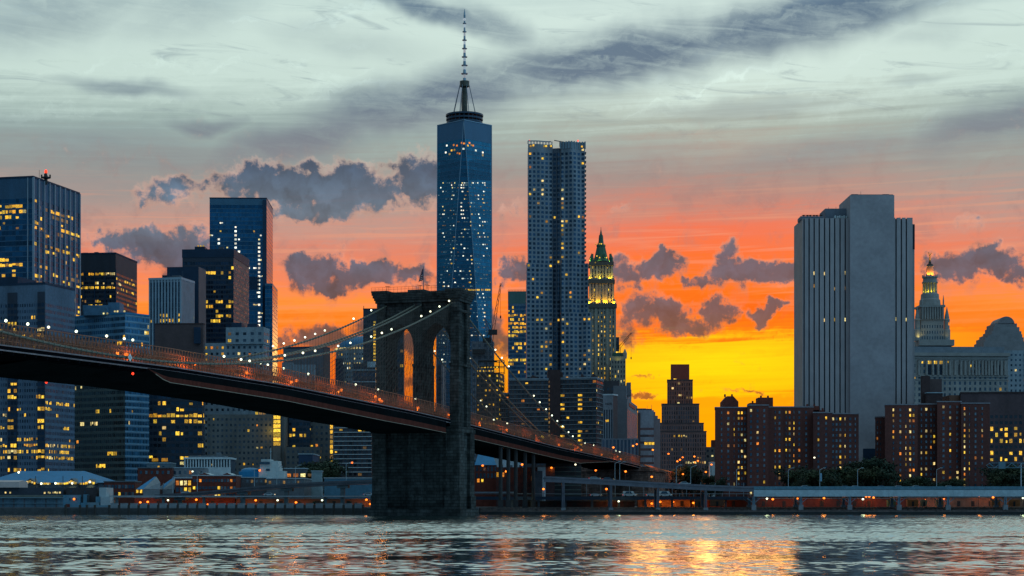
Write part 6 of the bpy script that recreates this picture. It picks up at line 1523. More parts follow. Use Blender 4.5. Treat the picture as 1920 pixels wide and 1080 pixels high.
# white and blue sheds beside it
B = Bld('ferry_sheds', 'cluster of white and blue boxy ferry sheds standing at the water', [(X(118), Ys_), (X(206), Ys_), (X(206), Ys_ + 24), (X(118), Ys_ + 24)])
blue_s, pale_s = plain('shed_blue', (.09, .22, .31), .7, 0, .2, .5), plain('shed_pale', (.36, .42, .45), .7, 0, .15, .5)
for (pa, pb, ya, yb, m_, d) in ((118, 150, 928, 958, blue_s, 0), (150.3, 163, 928, 958, plain('shed_dark', (.05, .06, .07), .8), 2), (155, 161, 927, 942, blue_s, 1), (150.5, 162.5, 942.5, 958, blue_s, .6), (163.3, 186, 942, 958, plain('shed_mid', (.14, .22, .27), .7, 0, .2, .5), .3), (178, 188, 931, 944, blue_s, 1.5), (188.3, 206, 931, 947, pale_s, .2), (183, 196, 914, 930.5, pale_s, 3), (180, 203.5, 947.3, 958, plain('shed_low', (.12, .22, .28), .7, 0, .2, .5), -.5), (118, 176, 914, 927.5, plain('shed_brown', (.045, .04, .045), .85), 6)):
    mm = M(); mm.box(X(pa), X(pb), Ys_ + d, Ys_ + d + 14, GZ, z(ya)); B.part('shed', mm, m_)
mm = M(); mm.box(X(123), X(131), Ys_ - .15, Ys_, GZ, z(945)); B.part('door', mm, brick_r)
for (px, py) in ((130, 935), (142, 935), (126, 920), (152, 921)): mm = M(); mm.box(X(px), X(px + 2.2), Ys_ - .1 + (6 if py < 930 else 0), Ys_ + (6 if py < 930 else 0), z(py + 3), z(py - 1)); B.part('window', mm, WK)
mm = M(); mm.ball((X(139.5), Ys_ - .6, z(935.8)), .45); B.part('orange_lamp', mm, LAMPO)
def house(name, label, pl, pr, yt, Y, mat, cols, rows, p, seed, roof=None, gables=(), dep=14, w=1.1, h=1.6, y0=None, flo=3.2):
    X = lambda q: wx(q, Y); z = lambda q: wz(q, Y); B = Bld(name, label, [(X(pl), Y), (X(pr), Y), (X(pr), Y + dep), (X(pl), Y + dep)], 'house'); mm = M(); mm.box(X(pl), X(pr), Y, Y + dep, GZ, z(yt)); B.part('wall', mm, mat)
    mm = M(); mm.box(X(pl) - .2, X(pr) + .2, Y - .3, Y + dep, z(yt) + .02, z(yt) + .5); B.part('coping', mm, roof or steel_b)
    for (ga, gb, gt) in gables: mm = M(); gable(mm, X(ga), X(gb), Y - .05, Y + dep, z(yt) + .5, z(gt), 1); B.part('gable', mm, [mat, roof or steel_b])
    rng = random.Random(seed)
    for j in range(rows):
        for i in range(cols):
            on = rng.random() < p; WQ.append((B, (X(pl) + (X(pr) - X(pl)) * (i + .6) / (cols + .2), Y - .07, z(yt) - 2.0 - flo * j), 0.0, w, h, pick([(WY, .6), (WO, .3), (WP, .1)], rng) if on else (WGY if rng.random() < .4 else WK), 1 if on else 0))
    return B
house('brick_warehouse', 'low dark red brick warehouse beside the white ferry sheds', 195, 253, 904, 815, brick_r, 9, 2, .06, 1, roof_gy); house('brick_warehouse', 'blank dark red brick warehouse above the two blue gabled roofs', 258, 322, 878, 900, brick_r, 6, 1, .05, 2, roof_gy)
house('grey_depot', 'pale grey low depot behind the brick rows with a white lamp', 322, 382, 878, 905, conc, 6, 2, .03, 3, steel_b); house('grey_depot', 'small pale blue depot roofs below the dark lit office block', 275, 320, 869, 930, plain('depot_blue', (.12, .18, .22), .8, 0, .2, .3), 5, 1, .1, 4, steel_b)
house('brick_house', 'short red brick house with two rows of glowing orange windows', 328, 360, 897, 812, brick_r, 4, 2, .85, 5, steel_b, (), 14, 1.25, 2.0, None, 3.0)
house('brick_row', 'long red brick row with two pointed parapets', 360.5, 443, 892.5, 812, brick_r, 14, 3, .16, 6, steel_b, ((372, 395, 886.5), (417, 435, 886.5)), 16, .9, 1.3)
for (lab, ra, rb, ga, gb) in (('blue roofed gabled house with a pale end wall and two lit windows', 255, 292, 268, 300), ('narrow blue roofed gabled house leaning behind the other gabled house', 288, 320, 300, 322)):
    Y = 808; X = lambda q: wx(q, Y); z = lambda q: wz(q, Y); B = Bld('gabled_house', lab, [(X(ra), Y), (X(gb), Y), (X(gb), Y + 20), (X(ra), Y + 20)], 'house'); d = 0 if ra < 280 else 6
    mm = M(); mm.box(X(ra) + 1, X(gb), Y + d, Y + d + 18, GZ, z(918)); B.part('wall', mm, brick_d)
    zE, zR = z(917.5), z(893.5); xm = (X(ga) + X(gb)) / 2
    mm = M(); mm.poly([(X(ra), Y + d - .5, zE), (X(ga), Y + d - .5, zE), (X(ga) + 4.2, Y + d + 8, zR), (X(ra) + 6.5, Y + d + 8, zR)]); mm.poly([(X(ga), Y + d + 18, zE), (X(ra), Y + d + 18, zE), (X(ra) + 6.5, Y + d + 8, zR), (X(ga) + 4.2, Y + d + 8, zR)]); B.part('roof', mm, roof_bl)
    mm = M(); mm.poly([(X(ga) + .05, Y + d - .4, zE), (X(gb), Y + d - .4, zE), (X(gb), Y + d + 1, z(905)), (X(ga) + 4.4, Y + d + 7.8, zR + .1)]); mm.poly([(X(gb), Y + d - .4, zE), (X(gb), Y + d + 16, zE), (X(gb), Y + d + 8, z(905))]); mm.box(X(ga) + .1, X(gb) - .1, Y + d - .3, Y + d, GZ, z(918)); B.part('end_wall', mm, plain('gable_grey', (.22, .24, .26) if d == 0 else (.05, .07, .09), .85, 0, .2, .4))
    if d == 0:
        for px in (257.5, 264.5): WQ.append((B, (X(px), Y - .1, z(921.3)), 0.0, 1.0, 1.5, WY, 1))
Y = 925; X = lambda q: wx(q, Y); z = lambda q: wz(q, Y); B = Bld('white_colonnade_hall', 'low white hall fronted by a row of square columns', [(X(345), Y), (X(432), Y), (X(432), Y + 18), (X(345), Y + 18)])
mm = M(); mm.box(X(346), X(431), Y + 1.2, Y + 18, GZ, z(861)); B.part('wall', mm, plain('hall_recess', (.05, .08, .11), .6)); mm = M()
for k in range(17): x = X(346.5 + 84 * k / 16); mm.box(x - .3, x + .3, Y, Y + .8, z(876), z(861))
B.part('column', mm, white_p); mm = M(); mm.box(X(344), X(433), Y - .4, Y + 18.4, z(861) + .02, z(857.5)); mm.box(X(345), X(432), Y - .2, Y + 1, GZ, z(876)); B.part('cornice', mm, white_p)
mm = M(); mm.box(X(352), X(420), Y + 4, Y + 14, z(857.4), z(854)); mm.box(X(402), X(410), Y + 5, Y + 9, z(854), z(848)); B.part('penthouse', mm, roof_gy); WQ.append((B, (X(397.5), Y + 1.1, z(871)), 0.0, .8, .9, WP, 1))
Y = 850; X = lambda q: wx(q, Y); z = lambda q: wz(q, Y); B = Bld('white_stepped_building', 'white stepped building like a ship superstructure with a tall thin mast', [(X(485), Y), (X(533), Y), (X(533), Y + 14), (X(485), Y + 14)])
wst = plain('white_render', (.42, .47, .48), .75, 0, .12, .5); mm = M()
for (pa, pb, ya, d) in ((485, 533, 883, 0), (487, 524, 876, .3), (487, 521.5, 868.5, .6), (489, 506, 861, .9), (505, 521, 864, 1.2)): mm.box(X(pa), X(pb), Y + d, Y + 12 + d, GZ, z(ya))
B.part('wall', mm, wst); mm = M(); mm.box(X(486.5), X(506), Y - .2, Y + .25, z(870.5), z(866)); mm.box(X(499), X(506), Y - .2, Y + .2, z(883), z(879)); B.part('window_band', mm, WK); mm = M(); mm.bar((X(505), Y + 5, z(868)), (X(505), Y + 5, z(839)), .18); mm.bar((X(503), Y + 5, z(846)), (X(507), Y + 5, z(846)), .1); B.part('mast', mm, steel_b)
mm = M(); mm.box(X(447), X(484.8), Y + 1, Y + 12, GZ, z(884)); mm.lathe((X(466), Y + 6), [(X(485) - X(466), z(884)), ((X(485) - X(466)) * .9, z(880)), ((X(485) - X(466)) * .5, z(877)), (.2, z(876.3))], 18); B.part('curved_roof_wing', mm, roof_bl); mm = M(); mm.ball((X(487.5), Y - 1, z(882)), .5); B.part('orange_lamp', mm, LAMPO)
for k, (pa, pb, ya, Yx, mt, lab) in enumerate(((533, 572, 879, 862, conc_d, 'low grey block with three warm windows right of the white stepped building'), (584, 603, 884, 860, plain('pale_hut', (.25, .33, .36), .8, 0, .2, .5), 'small pale striped hut on the quay roof line'), (560, 586, 852, 905, plain('ink_block', (.02, .045, .09), .7), 'dark blue windowless block in the shadow behind the small hut'), (440, 500, 896, 826, conc_d, 'low dark shop row behind the rising ramp'), (500, 570, 898, 824, roof_gy, 'low blue grey shop row under the rising ramp'), (608, 700, 897, 822, plain('shelter_blue', (.07, .18, .26), .6, 0, .2, .3), 'long pale edged platform roof left of the stone tower'))):
    B = simple('low_block', lab, pa, pb, pb + 1, ya, Yx, 0, mt, None, 3, 1, 0); e = dict(p=Vector((wx(pa, Yx), Yx)), t=Vector((1, 0)), n=Vector((0, -1)))
    B.ledge(B.ft, B.zt + .02, B.zt + .4, .3, steel_b, 'coping')
    if k == 0: [put_window(B, e, 2 + 3.4 * q, wz(891, Yx), 2.2, 1.6, m_) for q, m_ in enumerate((WO, WO, WP, WD))]
    if k in (3, 4): [put_window(B, e, 1.5 + 2.1 * q, B.zt - 1.5, 1.1, 1.2, WGY if q % 3 else WD, 0) for q in range(7)]
# ------------------------------------------------------------------ blocks east of the tower, under the side span
B = simple('glass_roofed_brickhouse', 'brick building with a sloped blue glass roof right of the stone tower', 888, 931, 933, 872, 860, 0, brick_r, None, 3, 1, 0); X = lambda q: wx(q, 860); z = lambda q: wz(q, 860)
mm = M(); mm.poly([(X(890), 859.5, z(872)), (X(931), 859.5, z(872)), (X(922), 866, z(850)), (X(896), 866, z(850))]); mm.poly([(X(931), 859.5, z(872)), (X(931), 874, z(872)), (X(922), 866, z(850))]); mm.box(X(889), X(923), 864, 872, GZ, z(866)); B.part('glass_roof', mm, roof_bl)
e = dict(p=Vector((X(888), 860)), t=Vector((1, 0)), n=Vector((0, -1)))
for j in range(2):
    for q in range(6): put_window(B, e, 1.6 + 1.75 * q, z(879 + 13 * j), 1.0, 2.2, WK, 0)
for q, m_ in ((2.2, WO), (4.1, WY)): put_window(B, e, q, z(901), .9, 1.6, m_)
simple('white_loft_building', 'white loft building with tiny windows behind the slim steel bridge supports', 896, 985, 987, 846, 935, 0, facade('white_loft', (.38, .43, .47), (.06, .09, .12), .3, .3, .2, .3, .85, .4), 4.5, 4.5, 1, .04, HOME, 1, 121)
B = simple('brown_quay_block', 'dark brown quay building with one orange doorway below the white loft', 930, 1040, 1042, 876, 840, 0, brick_d, None, 3, 1, 0); e = dict(p=Vector((wx(930, 840), 840)), t=Vector((1, 0)), n=Vector((0, -1)))
for px, py, m_ in ((933, 890, WG), (943.5, 890, WO), (1013, 893, WP), (998, 897, WD)): put_window(B, e, wx(px, 840) - e['p'].x, wz(py, 840), .9, 2.0, m_, 1)
B = simple('stepped_white_annex', 'small white stepped annex under the dark side span', 1008, 1023, 1024, 876, 830, 0, white_p, None, 3, 1, 0); mm = M(); mm.box(wx(1000, 830), wx(1017, 830), 829, 838, GZ, wz(883, 830)); B.part('front_wing', mm, conc_d)
simple('floor_line_garage', 'dark open garage with thin green floor lines under the side span', 1023, 1090, 1092, 866, 850, 0, facade('garage_floors', (.09, .12, .105), (.015, .018, .02), 1.0, .82, .1, .6, .9, .4), 6, 2.1, .3, .02, HOME, 1, 123)
# ------------------------------------------------------------------ quay walls
def wall_strip(name, label, xa, xb, Y, z0, z1, mat, th=1.2, cat='quay wall'):
    mm = M(); mm.box(xa, xb, Y, Y + th, z0, z1); o = mm.build(name, mat); tag(o, label, cat); return o
quay_m = plain('quay_stone', (.05, .055, .06), .9, 0, .35, .4); X = lambda q: wx(q, 749)
wall_strip('quay_wall', 'long dark stone quay wall left of the bridge tower', X(-60), X(698), 748.5, -4, 2.6, quay_m, 3.4); wall_strip('quay_wall', 'long dark stone quay wall right of the bridge tower', X(898), X(2000), 748.5, -4, 1.2, plain('wet_quay', (.018, .02, .022), .8, 0, .35, .4), 2.2)
pil = M(); pil.lathe((0, 0), [(.55, -4), (.5, 3.9), (.42, 4.0)], 8); pr0 = pil.build('mooring_pile', plain('wet_timber', (.035, .033, .032), .9, 0, .3, .8), None, (0, 0, 0)); tag(pr0, None, 'pile'); first = True
for k, px in enumerate([123, 150, 163, 178] + [205 + 18.3 * q for q in range(27)]):
    o = pr0 if first else copy_tree(pr0); first = False; o.location = (wx(px, 746.6), 746.6, 0); o['label'] = 'dark timber mooring pile in the row along the quay left of the bridge tower'; o['group'] = 'mooring piles along the quay'
bl = M(); bl.box(-1.55, 1.55, 0, .7, 2.62, 4.5); bl.box(-1.6, 1.6, -.05, .75, 4.52, 4.7); pb_ = bl.build('quay_barrier', plain('pale_barrier', (.19, .22, .25), .85, 0, .25, .6), None, (0, 0, 0)); first = True
for k in range(26):
    o = pb_ if first else copy_tree(pb_); first = False; o.location = (wx(214.5 + 18.3 * k, 749.3), 749.3, 0); tag(o, 'pale concrete barrier block between piles on the quay left of the tower', 'barrier', 'pale barriers on the quay')
# ------------------------------------------------------------------ elevated roads
FY = 762.0
ups = [(1026, 893), (1120, 897.5), (1234, 904.2), (1324, 909), (1413, 912.3)]
fz = lambda px: np.interp(px, [u[0] for u in ups] + [1413, 2000], [wz(u[1], FY) for u in ups] + [wz(911.5, FY), wz(911.5, FY)])
hw = empty('elevated_highway', (wx(1413, FY), FY, GZ), 'steel elevated highway on columns along the far shore right of the bridge', 'highway')
dk2 = M(); gr = M(); gb = M(); rlm = M()
pxs = list(np.linspace(1020, 1413, 28))
for a, b in zip(pxs[:-1], pxs[1:]):
    xa, xb = wx(a, FY), wx(b, FY); za, zb = fz(a), fz(b)
    for (m_, t0, t1, ya, yb) in ((dk2, -1.0, -.5, FY + .3, FY + 17), (gr, -2.35, -.85, FY - .1, FY + .3), (gr, -.8, .0, FY - .35, FY + .1)):
        v = [(xa, ya, za + t0), (xb, ya, zb + t0), (xb, yb, zb + t0), (xa, yb, za + t0), (xa, ya, za + t1), (xb, ya, zb + t1), (xb, yb, zb + t1), (xa, yb, za + t1)]
        for f in ((0, 1, 5, 4), (1, 2, 6, 5), (2, 3, 7, 6), (3, 0, 4, 7), (4, 5, 6, 7), (3, 2, 1, 0)): m_.poly([v[i] for i in f])
xa, xb = wx(1413.3, FY), wx(2010, FY); zt = fz(1500); zs = zt - .001
dk2.box(xa, xb, FY + .3, FY + 17, zt - 1.5, zt - 1.1); gb.box(xa, xb, FY - .3, FY + .25, zt - 4.3, zt - 1.55); rlm.box(xa, xb, FY - .45, FY - .3, zt - 1.4, zt - .1)
for k in range(60): x = xa + (xb - xa) * k / 59; rlm.box(x - .08, x + .08, FY - .52, FY - .46, zt - 1.5, zt); gb.box(x - .05, x + .05, FY - .36, FY - .31, zt - 4.25, zt - 1.6)
dk2.build('road_deck', asph, hw); gr.build('girder', plain('brown_grey_girder', (.13, .13, .16), .6, .1, .25, .4), hw); gb.build('blue_girder', steel_b, hw); rlm.build('parapet', plain('blue_parapet', (.09, .19, .25), .6, .1, .25, .4), hw)
def column(px, top, mat, blue):
    x = wx(px, FY); mm = M()
    for yy in (FY + .6, FY + 15):
        mm.box(x - .5, x - .2, yy - .5, yy + .5, 1.0, top); mm.box(x + .2, x + .5, yy - .5, yy + .5, 1.0, top); mm.box(x - .2, x + .2, yy - .15, yy + .15, 1.0, top)
        if blue:
            for sx in (-1, 1): mm.bar((x, yy, top - 2.4), (x + sx * 2.6, yy, top - .2), .16)
    mm.box(x - .5, x + .5, FY + .2, FY + 16, top, top + .5); c = mm.build('column', mat, hw)
    mm = M()
    for yy in (FY + .6, FY + 15): mm.prism([(x - .95, yy - .95), (x + .95, yy - .95), (x + .95, yy + .95), (x - .95, yy + .95)], 1.0, GZ + 1.0 if blue else GZ - .2)
    mm.build('column_base', conc, hw)
for px in (1056.5, 1145.5, 1234, 1323.5): column(px, fz(px) - 2.85, plain('grey_column', (.13, .13, .16), .6, .1, .25, .4), False)
for px in (1413.5, 1502, 1593.5, 1686, 1778, 1885.5): column(px, zt - 4.8, plain('blue_column', (.15, .22, .28), .6, .1, .25, .4), True)
# lower service road behind
sv = empty('service_viaduct', (wx(1150, 786), 786, GZ), 'low dark blue service viaduct behind the highway columns right of the bridge tower', 'viaduct')
mm = M(); mm.box(wx(890, 786), wx(1420, 786), 786, 796, wz(937, 786), wz(931, 786)); mm.build('road_deck', plain('service_blue', (.03, .05, .085), .7, .1, .25, .3), sv); mm = M(); mm.box(wx(890, 784), wx(966, 784), 785, 785.9, wz(924.5, 785), wz(922, 785)); mm.box(wx(890, 785), wx(1420, 785), 785.6, 785.9, wz(926.3, 785), wz(925.4, 785))
for k in range(24): x = wx(1100 + 13.4 * k, 785); mm.box(x - .1, x + .1, 785.65, 785.85, wz(931, 785), wz(903 + .1 * k, 785) if k % 2 == 0 else wz(925, 785))
mm.build('railing', plain('pale_rail', (.24, .27, .31), .7, 0, .2, .3), sv); mm = M()
for px in (960, 1010, 1060, 1110, 1160, 1210, 1260, 1310, 1360, 1405): mm = M(); mm.box(wx(px, 788) - .5, wx(px, 788) + .5, 787, 788, GZ, wz(937, 786)); mm.build('pier', conc_d, sv)
# ramp on the west side
rp = empty('rising_ramp', (wx(470, 790), 790, GZ), 'grey road ramp rising towards the bridge tower above the west quay', 'ramp')
rz_ = lambda px: np.interp(px, [195, 285, 340, 400, 460, 540, 620, 700], [wz(932, 786), wz(930, 786), wz(926.5, 786), wz(921.5, 786), wz(915.5, 786), wz(909, 786), wz(904.5, 786), wz(901.5, 786)])
mm = M(); pxs = list(np.linspace(290, 704, 26))
for a, b in zip(pxs[:-1], pxs[1:]):
    xa, xb = wx(a, 786), wx(b, 786); za, zb = rz_(a), rz_(b)
    for t0, t1, ya, yb in ((-1.3, -.3, 786, 797), (-.25, .5, 785.7, 786.1)):
        v = [(xa, ya, za + t0), (xb, ya, zb + t0), (xb, yb, zb + t0), (xa, yb, za + t0), (xa, ya, za + t1), (xb, ya, zb + t1), (xb, yb, zb + t1), (xa, yb, za + t1)]
        for f in ((0, 1, 5, 4), (1, 2, 6, 5), (2, 3, 7, 6), (3, 0, 4, 7), (4, 5, 6, 7), (3, 2, 1, 0)): mm.poly([v[i] for i in f])
mm.build('road_deck', plain('ramp_grey', (.095, .10, .12), .75, 0, .25, .3), rp)
for px in (337, 454.5, 536.5, 642): mm = M(); x = wx(px, 787); mm.box(x - .9, x + .9, 787, 790, GZ, rz_(px) - 1.4); mm.box(x - 2.4, x + 2.4, 786.6, 795, rz_(px) - 2.6, rz_(px) - 1.35); mm.build('pier', plain('ramp_pier', (.10, .13, .145), .85, 0, .25, .4), rp)
lv = empty('quay_viaduct', (wx(450, 780), 780, GZ), 'flat lower quay viaduct with a pale edge beam west of the bridge tower', 'viaduct')
mm = M(); mm.box(wx(207, 779), wx(704, 779), 779.4, 784.5, wz(932.5, 779), wz(930, 779)); mm.build('road_deck', asph, lv); mm = M(); mm.box(wx(205, 779), wx(300, 779), 779, 779.35, wz(932.5, 779), wz(929, 779)); mm.box(wx(300, 779), wx(704, 779), 779, 779.35, wz(932, 779), wz(929.4, 779)); mm.build('edge_beam', plain('pale_beam', (.27, .30, .33), .8, 0, .25, .4), lv); mm = M()
for px in (219, 306, 382, 457, 536.5, 610, 642): mm = M(); mm.box(wx(px, 780) - .55, wx(px, 780) + .55, 780, 781.2, GZ, wz(932.6, 780)); mm.build('pier', plain('lv_pier', (.10, .14, .16), .85, 0, .25, .4), lv)
# ------------------------------------------------------------------ things under the roads
rngq = random.Random(21)
def back_wall(label, pa, pb, Y, py, mat):
    X = lambda q: wx(q, Y); B = empty('brick_depot', (X((pa + pb) / 2), Y, GZ), label, 'building'); mm = M(); mm.box(X(pa), X(pb), Y, Y + 6, GZ, wz(py, Y)); mm.build('wall', mat, B)
    mm = M(); mm.box(X(pa) - .2, X(pb) + .2, Y - .2, Y + 6.2, wz(py, Y) + .02, wz(py, Y) + .35); mm.build('coping', roof_gy, B)
    x = X(pa) + 2
    while x < X(pb) - 2: mm = M(); mm.box(x, x + 1.4, Y - .08, Y - .01, GZ + .3, GZ + 2.6); mm.build('door', steel_d, B); x += rngq.uniform(6, 11)
    return B
bp_ = plain('depot_brick', (.24, .12, .08), .9, 0, .3, .5)
back_wall('brick depot front lit orange under the highway in the middle', 1196, 1294, 791, 935, bp_); back_wall('dim brick depot under the highway right of the glowing depot', 1296, 1408, 793, 938, brick_r); back_wall('dark brick depot under the highway near the bridge', 985, 1190, 793, 940, brick_d)
back_wall('long brick depot under the pale blue highway girder', 1420, 1700, 800, 935, brick_r); back_wall('brick depot under the highway at the right frame edge', 1702, 1960, 800, 934, bp_); back_wall('dark brick depot under the west ramp with orange lamps', 252, 440, 800, 934, brick_r); back_wall('brown depot under the ramp just left of the stone tower', 442, 700, 801, 936, bp_)
lmp = empty('sodium_street_lamp', (0, 0, 0), '', 'street lamp'); mm = M(); mm.bar((0, 0, 0), (0, 0, 6.0), .12, 6, 0, .08); mm.bar((0, 0, 6.0), (0, -1.1, 6.35), .07, 5); mm.build('post', steel_d, lmp); mm = M(); mm.ball((0, -1.2, 6.25), .52, 8, 0, .8); mm.build('lamp_head', LAMPO, lmp, smooth=True)
def street_lamps(spots, label, group, light=None, proto=lmp, head=6.25, col=(1, .30, .03)):
    for (px, py, Y) in spots:
        x, z = wx(px, Y), wz(py, Y); base = z - head
        if proto.name not in _used: o = proto; _used.add(proto.name); o.location = (x, Y + 1.2, base); OFF[o.name] = (x, Y + 1.2, base); o['label'] = label; o['group'] = group
        else: o = copy_tree(proto, (x, Y + 1.2, base), 0, label, group)
        if light: lamp_light('lamp_glow', (x, Y - .9, z - .5), col, light * 1.1, None, .6)
street_lamps([(1137, 917, 790), (1144, 938, 789), (1019, 917, 800), (1238, 941, 789), (1262, 941, 789), (1222, 944, 789), (1344, 942, 789), (1300, 943, 789)], 'orange street lamp glowing under the highway between the bridge and the pale girder', 'orange lamps under the highway', 330)
street_lamps([(1449, 936, 797), (1489, 927, 797), (1495, 934.5, 797), (1543, 927, 797), (1545, 934, 797), (1624, 931, 797), (1630, 931, 797), (1638, 933, 797), (1735, 938, 797), (1836, 929.5, 797), (1862, 932.5, 797), (1681, 931, 797), (1770, 936, 797)], 'orange street lamp glowing under the pale blue highway girder', 'orange lamps under the pale girder', 170)
street_lamps([(368, 937, 797), (479.5, 938, 797), (687, 937, 797), (263, 942, 797), (277, 941, 797), (390, 946, 797), (413, 946, 797), (438, 946, 797), (555, 942, 797), (694, 945, 797)], 'orange street lamp glowing under the west ramp', 'orange lamps under the west ramp', 230)
street_lamps([(905, 873, 835), (949, 884, 835), (979, 871, 835), (1004, 857, 845), (1034, 877, 840), (1117, 882, 835), (1222, 894, 835), (1173, 884, 840)], 'orange street lamp under the dark side span of the bridge', 'orange lamps below the side span', 120)
street_lamps([(1224, 843.5, 960), (1253.5, 851, 960), (1270, 865, 980), (1275, 862, 985), (1280, 857.5, 990), (1302, 856, 1000), (1308.5, 864, 1000), (1302.5, 867, 1005), (1334, 871, 1010), (1323.5, 885, 960), (1280.5, 889, 950), (1187, 836, 950), (1194, 833, 955), (1150, 839, 900)], 'orange street lamp along the bridge approach under the stepped brown tower', 'orange lamps along the bridge approach', None)
street_lamps([(660, 867.5, 860)], 'single yellow orange street lamp beside the white balcony flats', None, None)
wl = empty('white_street_lamp', (0, 0, 0), '', 'street lamp'); mm = M(); mm.bar((0, 0, 0), (0, 0, 6.0), .12, 6, 0, .08); mm.bar((0, 0, 6.0), (0, -1.1, 6.35), .07, 5); mm.build('post', steel_d, wl); mm = M(); mm.ball((0, -1.2, 6.25), .45, 8, 0, .8); mm.build('lamp_head', LAMPW, wl, smooth=True)
street_lamps([(520.5, 938, 788), (604, 938, 788), (315, 938, 788), (983, 941, 783), (1160, 940, 783), (1618, 936, 786), (1438, 935, 786), (1918, 934, 786)], 'cool white street lamp under the roads along the shore', 'white lamps under the shore roads', 160, wl, 6.25, (.85, 1, .55))
street_lamps([(1527, 858, 850), (1079, 871, 830), (361, 884, 895)], 'cool white street lamp standing among the waterfront roofs and trees', 'white lamps among the waterfront', None, wl)
cl_ = empty('cobra_lamp_post', (0, 0, 0), '', 'lamp post'); mm = M(); mm.bar((0, 0, 0), (0, 0, 8.0), .13, 6, 0, .08); mm.bar((0, 0, 8.0), (1.6, 0, 8.8), .07, 5); mm.build('post', steel_b, cl_); mm = M(); mm.box(1.5, 2.5, -.18, .18, 8.72, 8.92); mm.build('lamp_head', steel_b, cl_)
for k, px in enumerate((1153, 1162, 1268, 1295, 1381, 1478, 1608, 1756)):
    o = cl_ if k == 0 else copy_tree(cl_); o.location = (wx(px, 776), 776, fz(px) - 1.0); o['label'] = 'unlit pale lamp post with a curved arm on the highway deck'; o['group'] = 'unlit lamp posts on the highway'
for k, px in enumerate((324, 370, 477, 554, 649, 519)):
    o = copy_tree(cl_); o.location = (wx(px, 792), 792, rz_(px) - .4); o['label'] = 'unlit pale lamp post along the west ramp'; o['group'] = 'unlit lamp posts along the west ramp'
bn = copy_tree(cl_); bn.location = (wx(1537, 776), 776, fz(1537) - 1.0); bn['label'] = 'pale lamp post with a light blue banner before the dark trees'; 
if 'group' in bn: del bn['group']
mm = M(); mm.box(.2, .9, -.05, .05, 3.2, 6.6); b_ = mm.build('banner', plain('banner_blue', (.20, .38, .52), .8, 0, .1)); b_.parent = bn; b_.location = (0, 0, 0)
# overhead sign gantry
gt = empty('sign_gantry', (wx(1914, 774), 774, fz(1900)), 'blue lattice sign gantry over the highway at the right frame edge', 'gantry'); mm = M(); xa, xb, z0, z1 = wx(1852, 774), wx(1990, 774), wz(877, 774), wz(868, 774)
for yy in (773.4, 774.6):
    for z in (z0, z1): mm.bar((xa + (1.6 if z == z1 else .4), yy, z), (xb, yy, z), .13)
    n = 13
    for k in range(n): mm.bar((xa + .6 + (xb - xa) * k / n, yy, z0 if k % 2 else z1), (xa + .6 + (xb - xa) * (k + 1) / n, yy, z1 if k % 2 else z0), .09)
mm.bar((xa - .6, 774, (z0 + z1) / 2), (xa + 1, 774, z1), .12); mm.bar((xa - .6, 774, (z0 + z1) / 2), (xa + .6, 774, z0), .12); mm.build('truss', plain('gantry_blue', (.12, .22, .28), .5, .3, .2, .5), gt); mm = M(); mm.bar((wx(1914.5, 774), 774, fz(1900) - 1), (wx(1914.5, 774), 774, z1), .25, 6); mm.build('post', steel_b, gt)
mm = M(); mm.box(wx(1871, 774), wx(1884, 774), 772.9, 773.2, wz(879, 774), wz(866, 774)); mm.build('sign_back', plain('sign_back', (.10, .17, .21), .6, .2, .2), gt)
# ------------------------------------------------------------------ cars
def car_proto(name, col, label, van=False):
    e = empty(name, (0, 0, 0), label, 'car'); paint = plain('paint_' + name, col, .25, .2, .08, .5, .6); L, Wd, H = (4.7, 1.8, 1.45) if not van else (5.6, 2.0, 2.3)
    prof = [(-L / 2, .35), (L / 2, .35), (L / 2, .72), (L * .42, .82), (L * .27, .9), (L * .10, H), (-L * .25, H), (-L * .42, .95), (-L / 2, .85)] if not van else [(-L / 2, .35), (L / 2, .35), (L / 2, .95), (L * .40, 1.15), (L * .28, H), (-L / 2, H)]
    mm = M()
    for s_, sg in ((-Wd / 2, 1), (Wd / 2, -1)): q = [(x, s_, z) for x, z in prof]; mm.poly(q if sg > 0 else q[::-1])
    for (a, b) in zip(prof, prof[1:] + prof[:1]): mm.poly([(b[0], -Wd / 2, b[1]), (a[0], -Wd / 2, a[1]), (a[0], Wd / 2, a[1]), (b[0], Wd / 2, b[1])])
    mm.build('body', paint, e); mm = M()
    for s_ in (-Wd / 2 - .01, Wd / 2 + .01): mm = M(); q = [(L * .24, s_, .93), (L * .09, s_, H - .1), (-L * .24, s_, H - .1), (-L * .38, s_, .98)]; mm.poly(q if s_ < 0 else q[::-1]); mm.build('window_glass', WK, e)
    for x in (-L * .3, L * .31):
        for s_ in (-1, 1): mm = M(); mm.bar((x, s_ * (Wd / 2 - .2), .33), (x, s_ * (Wd / 2 + .02), .33), .33, 12); mm.build('wheel', plain('tyre', (.02, .02, .02), .8), e)
    for s_ in (-.6, .6):
        mm = M(); mm.box(L / 2 - .06, L / 2 + .05, s_ - .22, s_ + .22, .6, .78); mm.build('headlight', glow('headlight', (1, .85, .5), 3.0, .1, .1), e); mm = M(); mm.box(-L / 2 - .05, -L / 2 + .06, s_ - .22, s_ + .22, .65, .85); mm.build('taillight', LAMPR, e)
    return e
cars = [car_proto('saloon_car', (.45, .48, .5), 'pale silver saloon car on the highway deck'), car_proto('dark_car', (.05, .06, .08), 'dark saloon car on the highway deck'), car_proto('white_van', (.55, .56, .56), 'white van on the lower road', True)]
def put_car(k, px, Y, z, rz, label, first=[set()]):
    o = cars[k] if k not in first[0] else copy_tree(cars[k]); first[0].add(k); o.location = (wx(px, Y), Y, z); o.rotation_euler = (0, 0, rz); o['label'] = label
fd = lambda px: float(fz(px)) - (.45 if px < 1413 else 1.08)
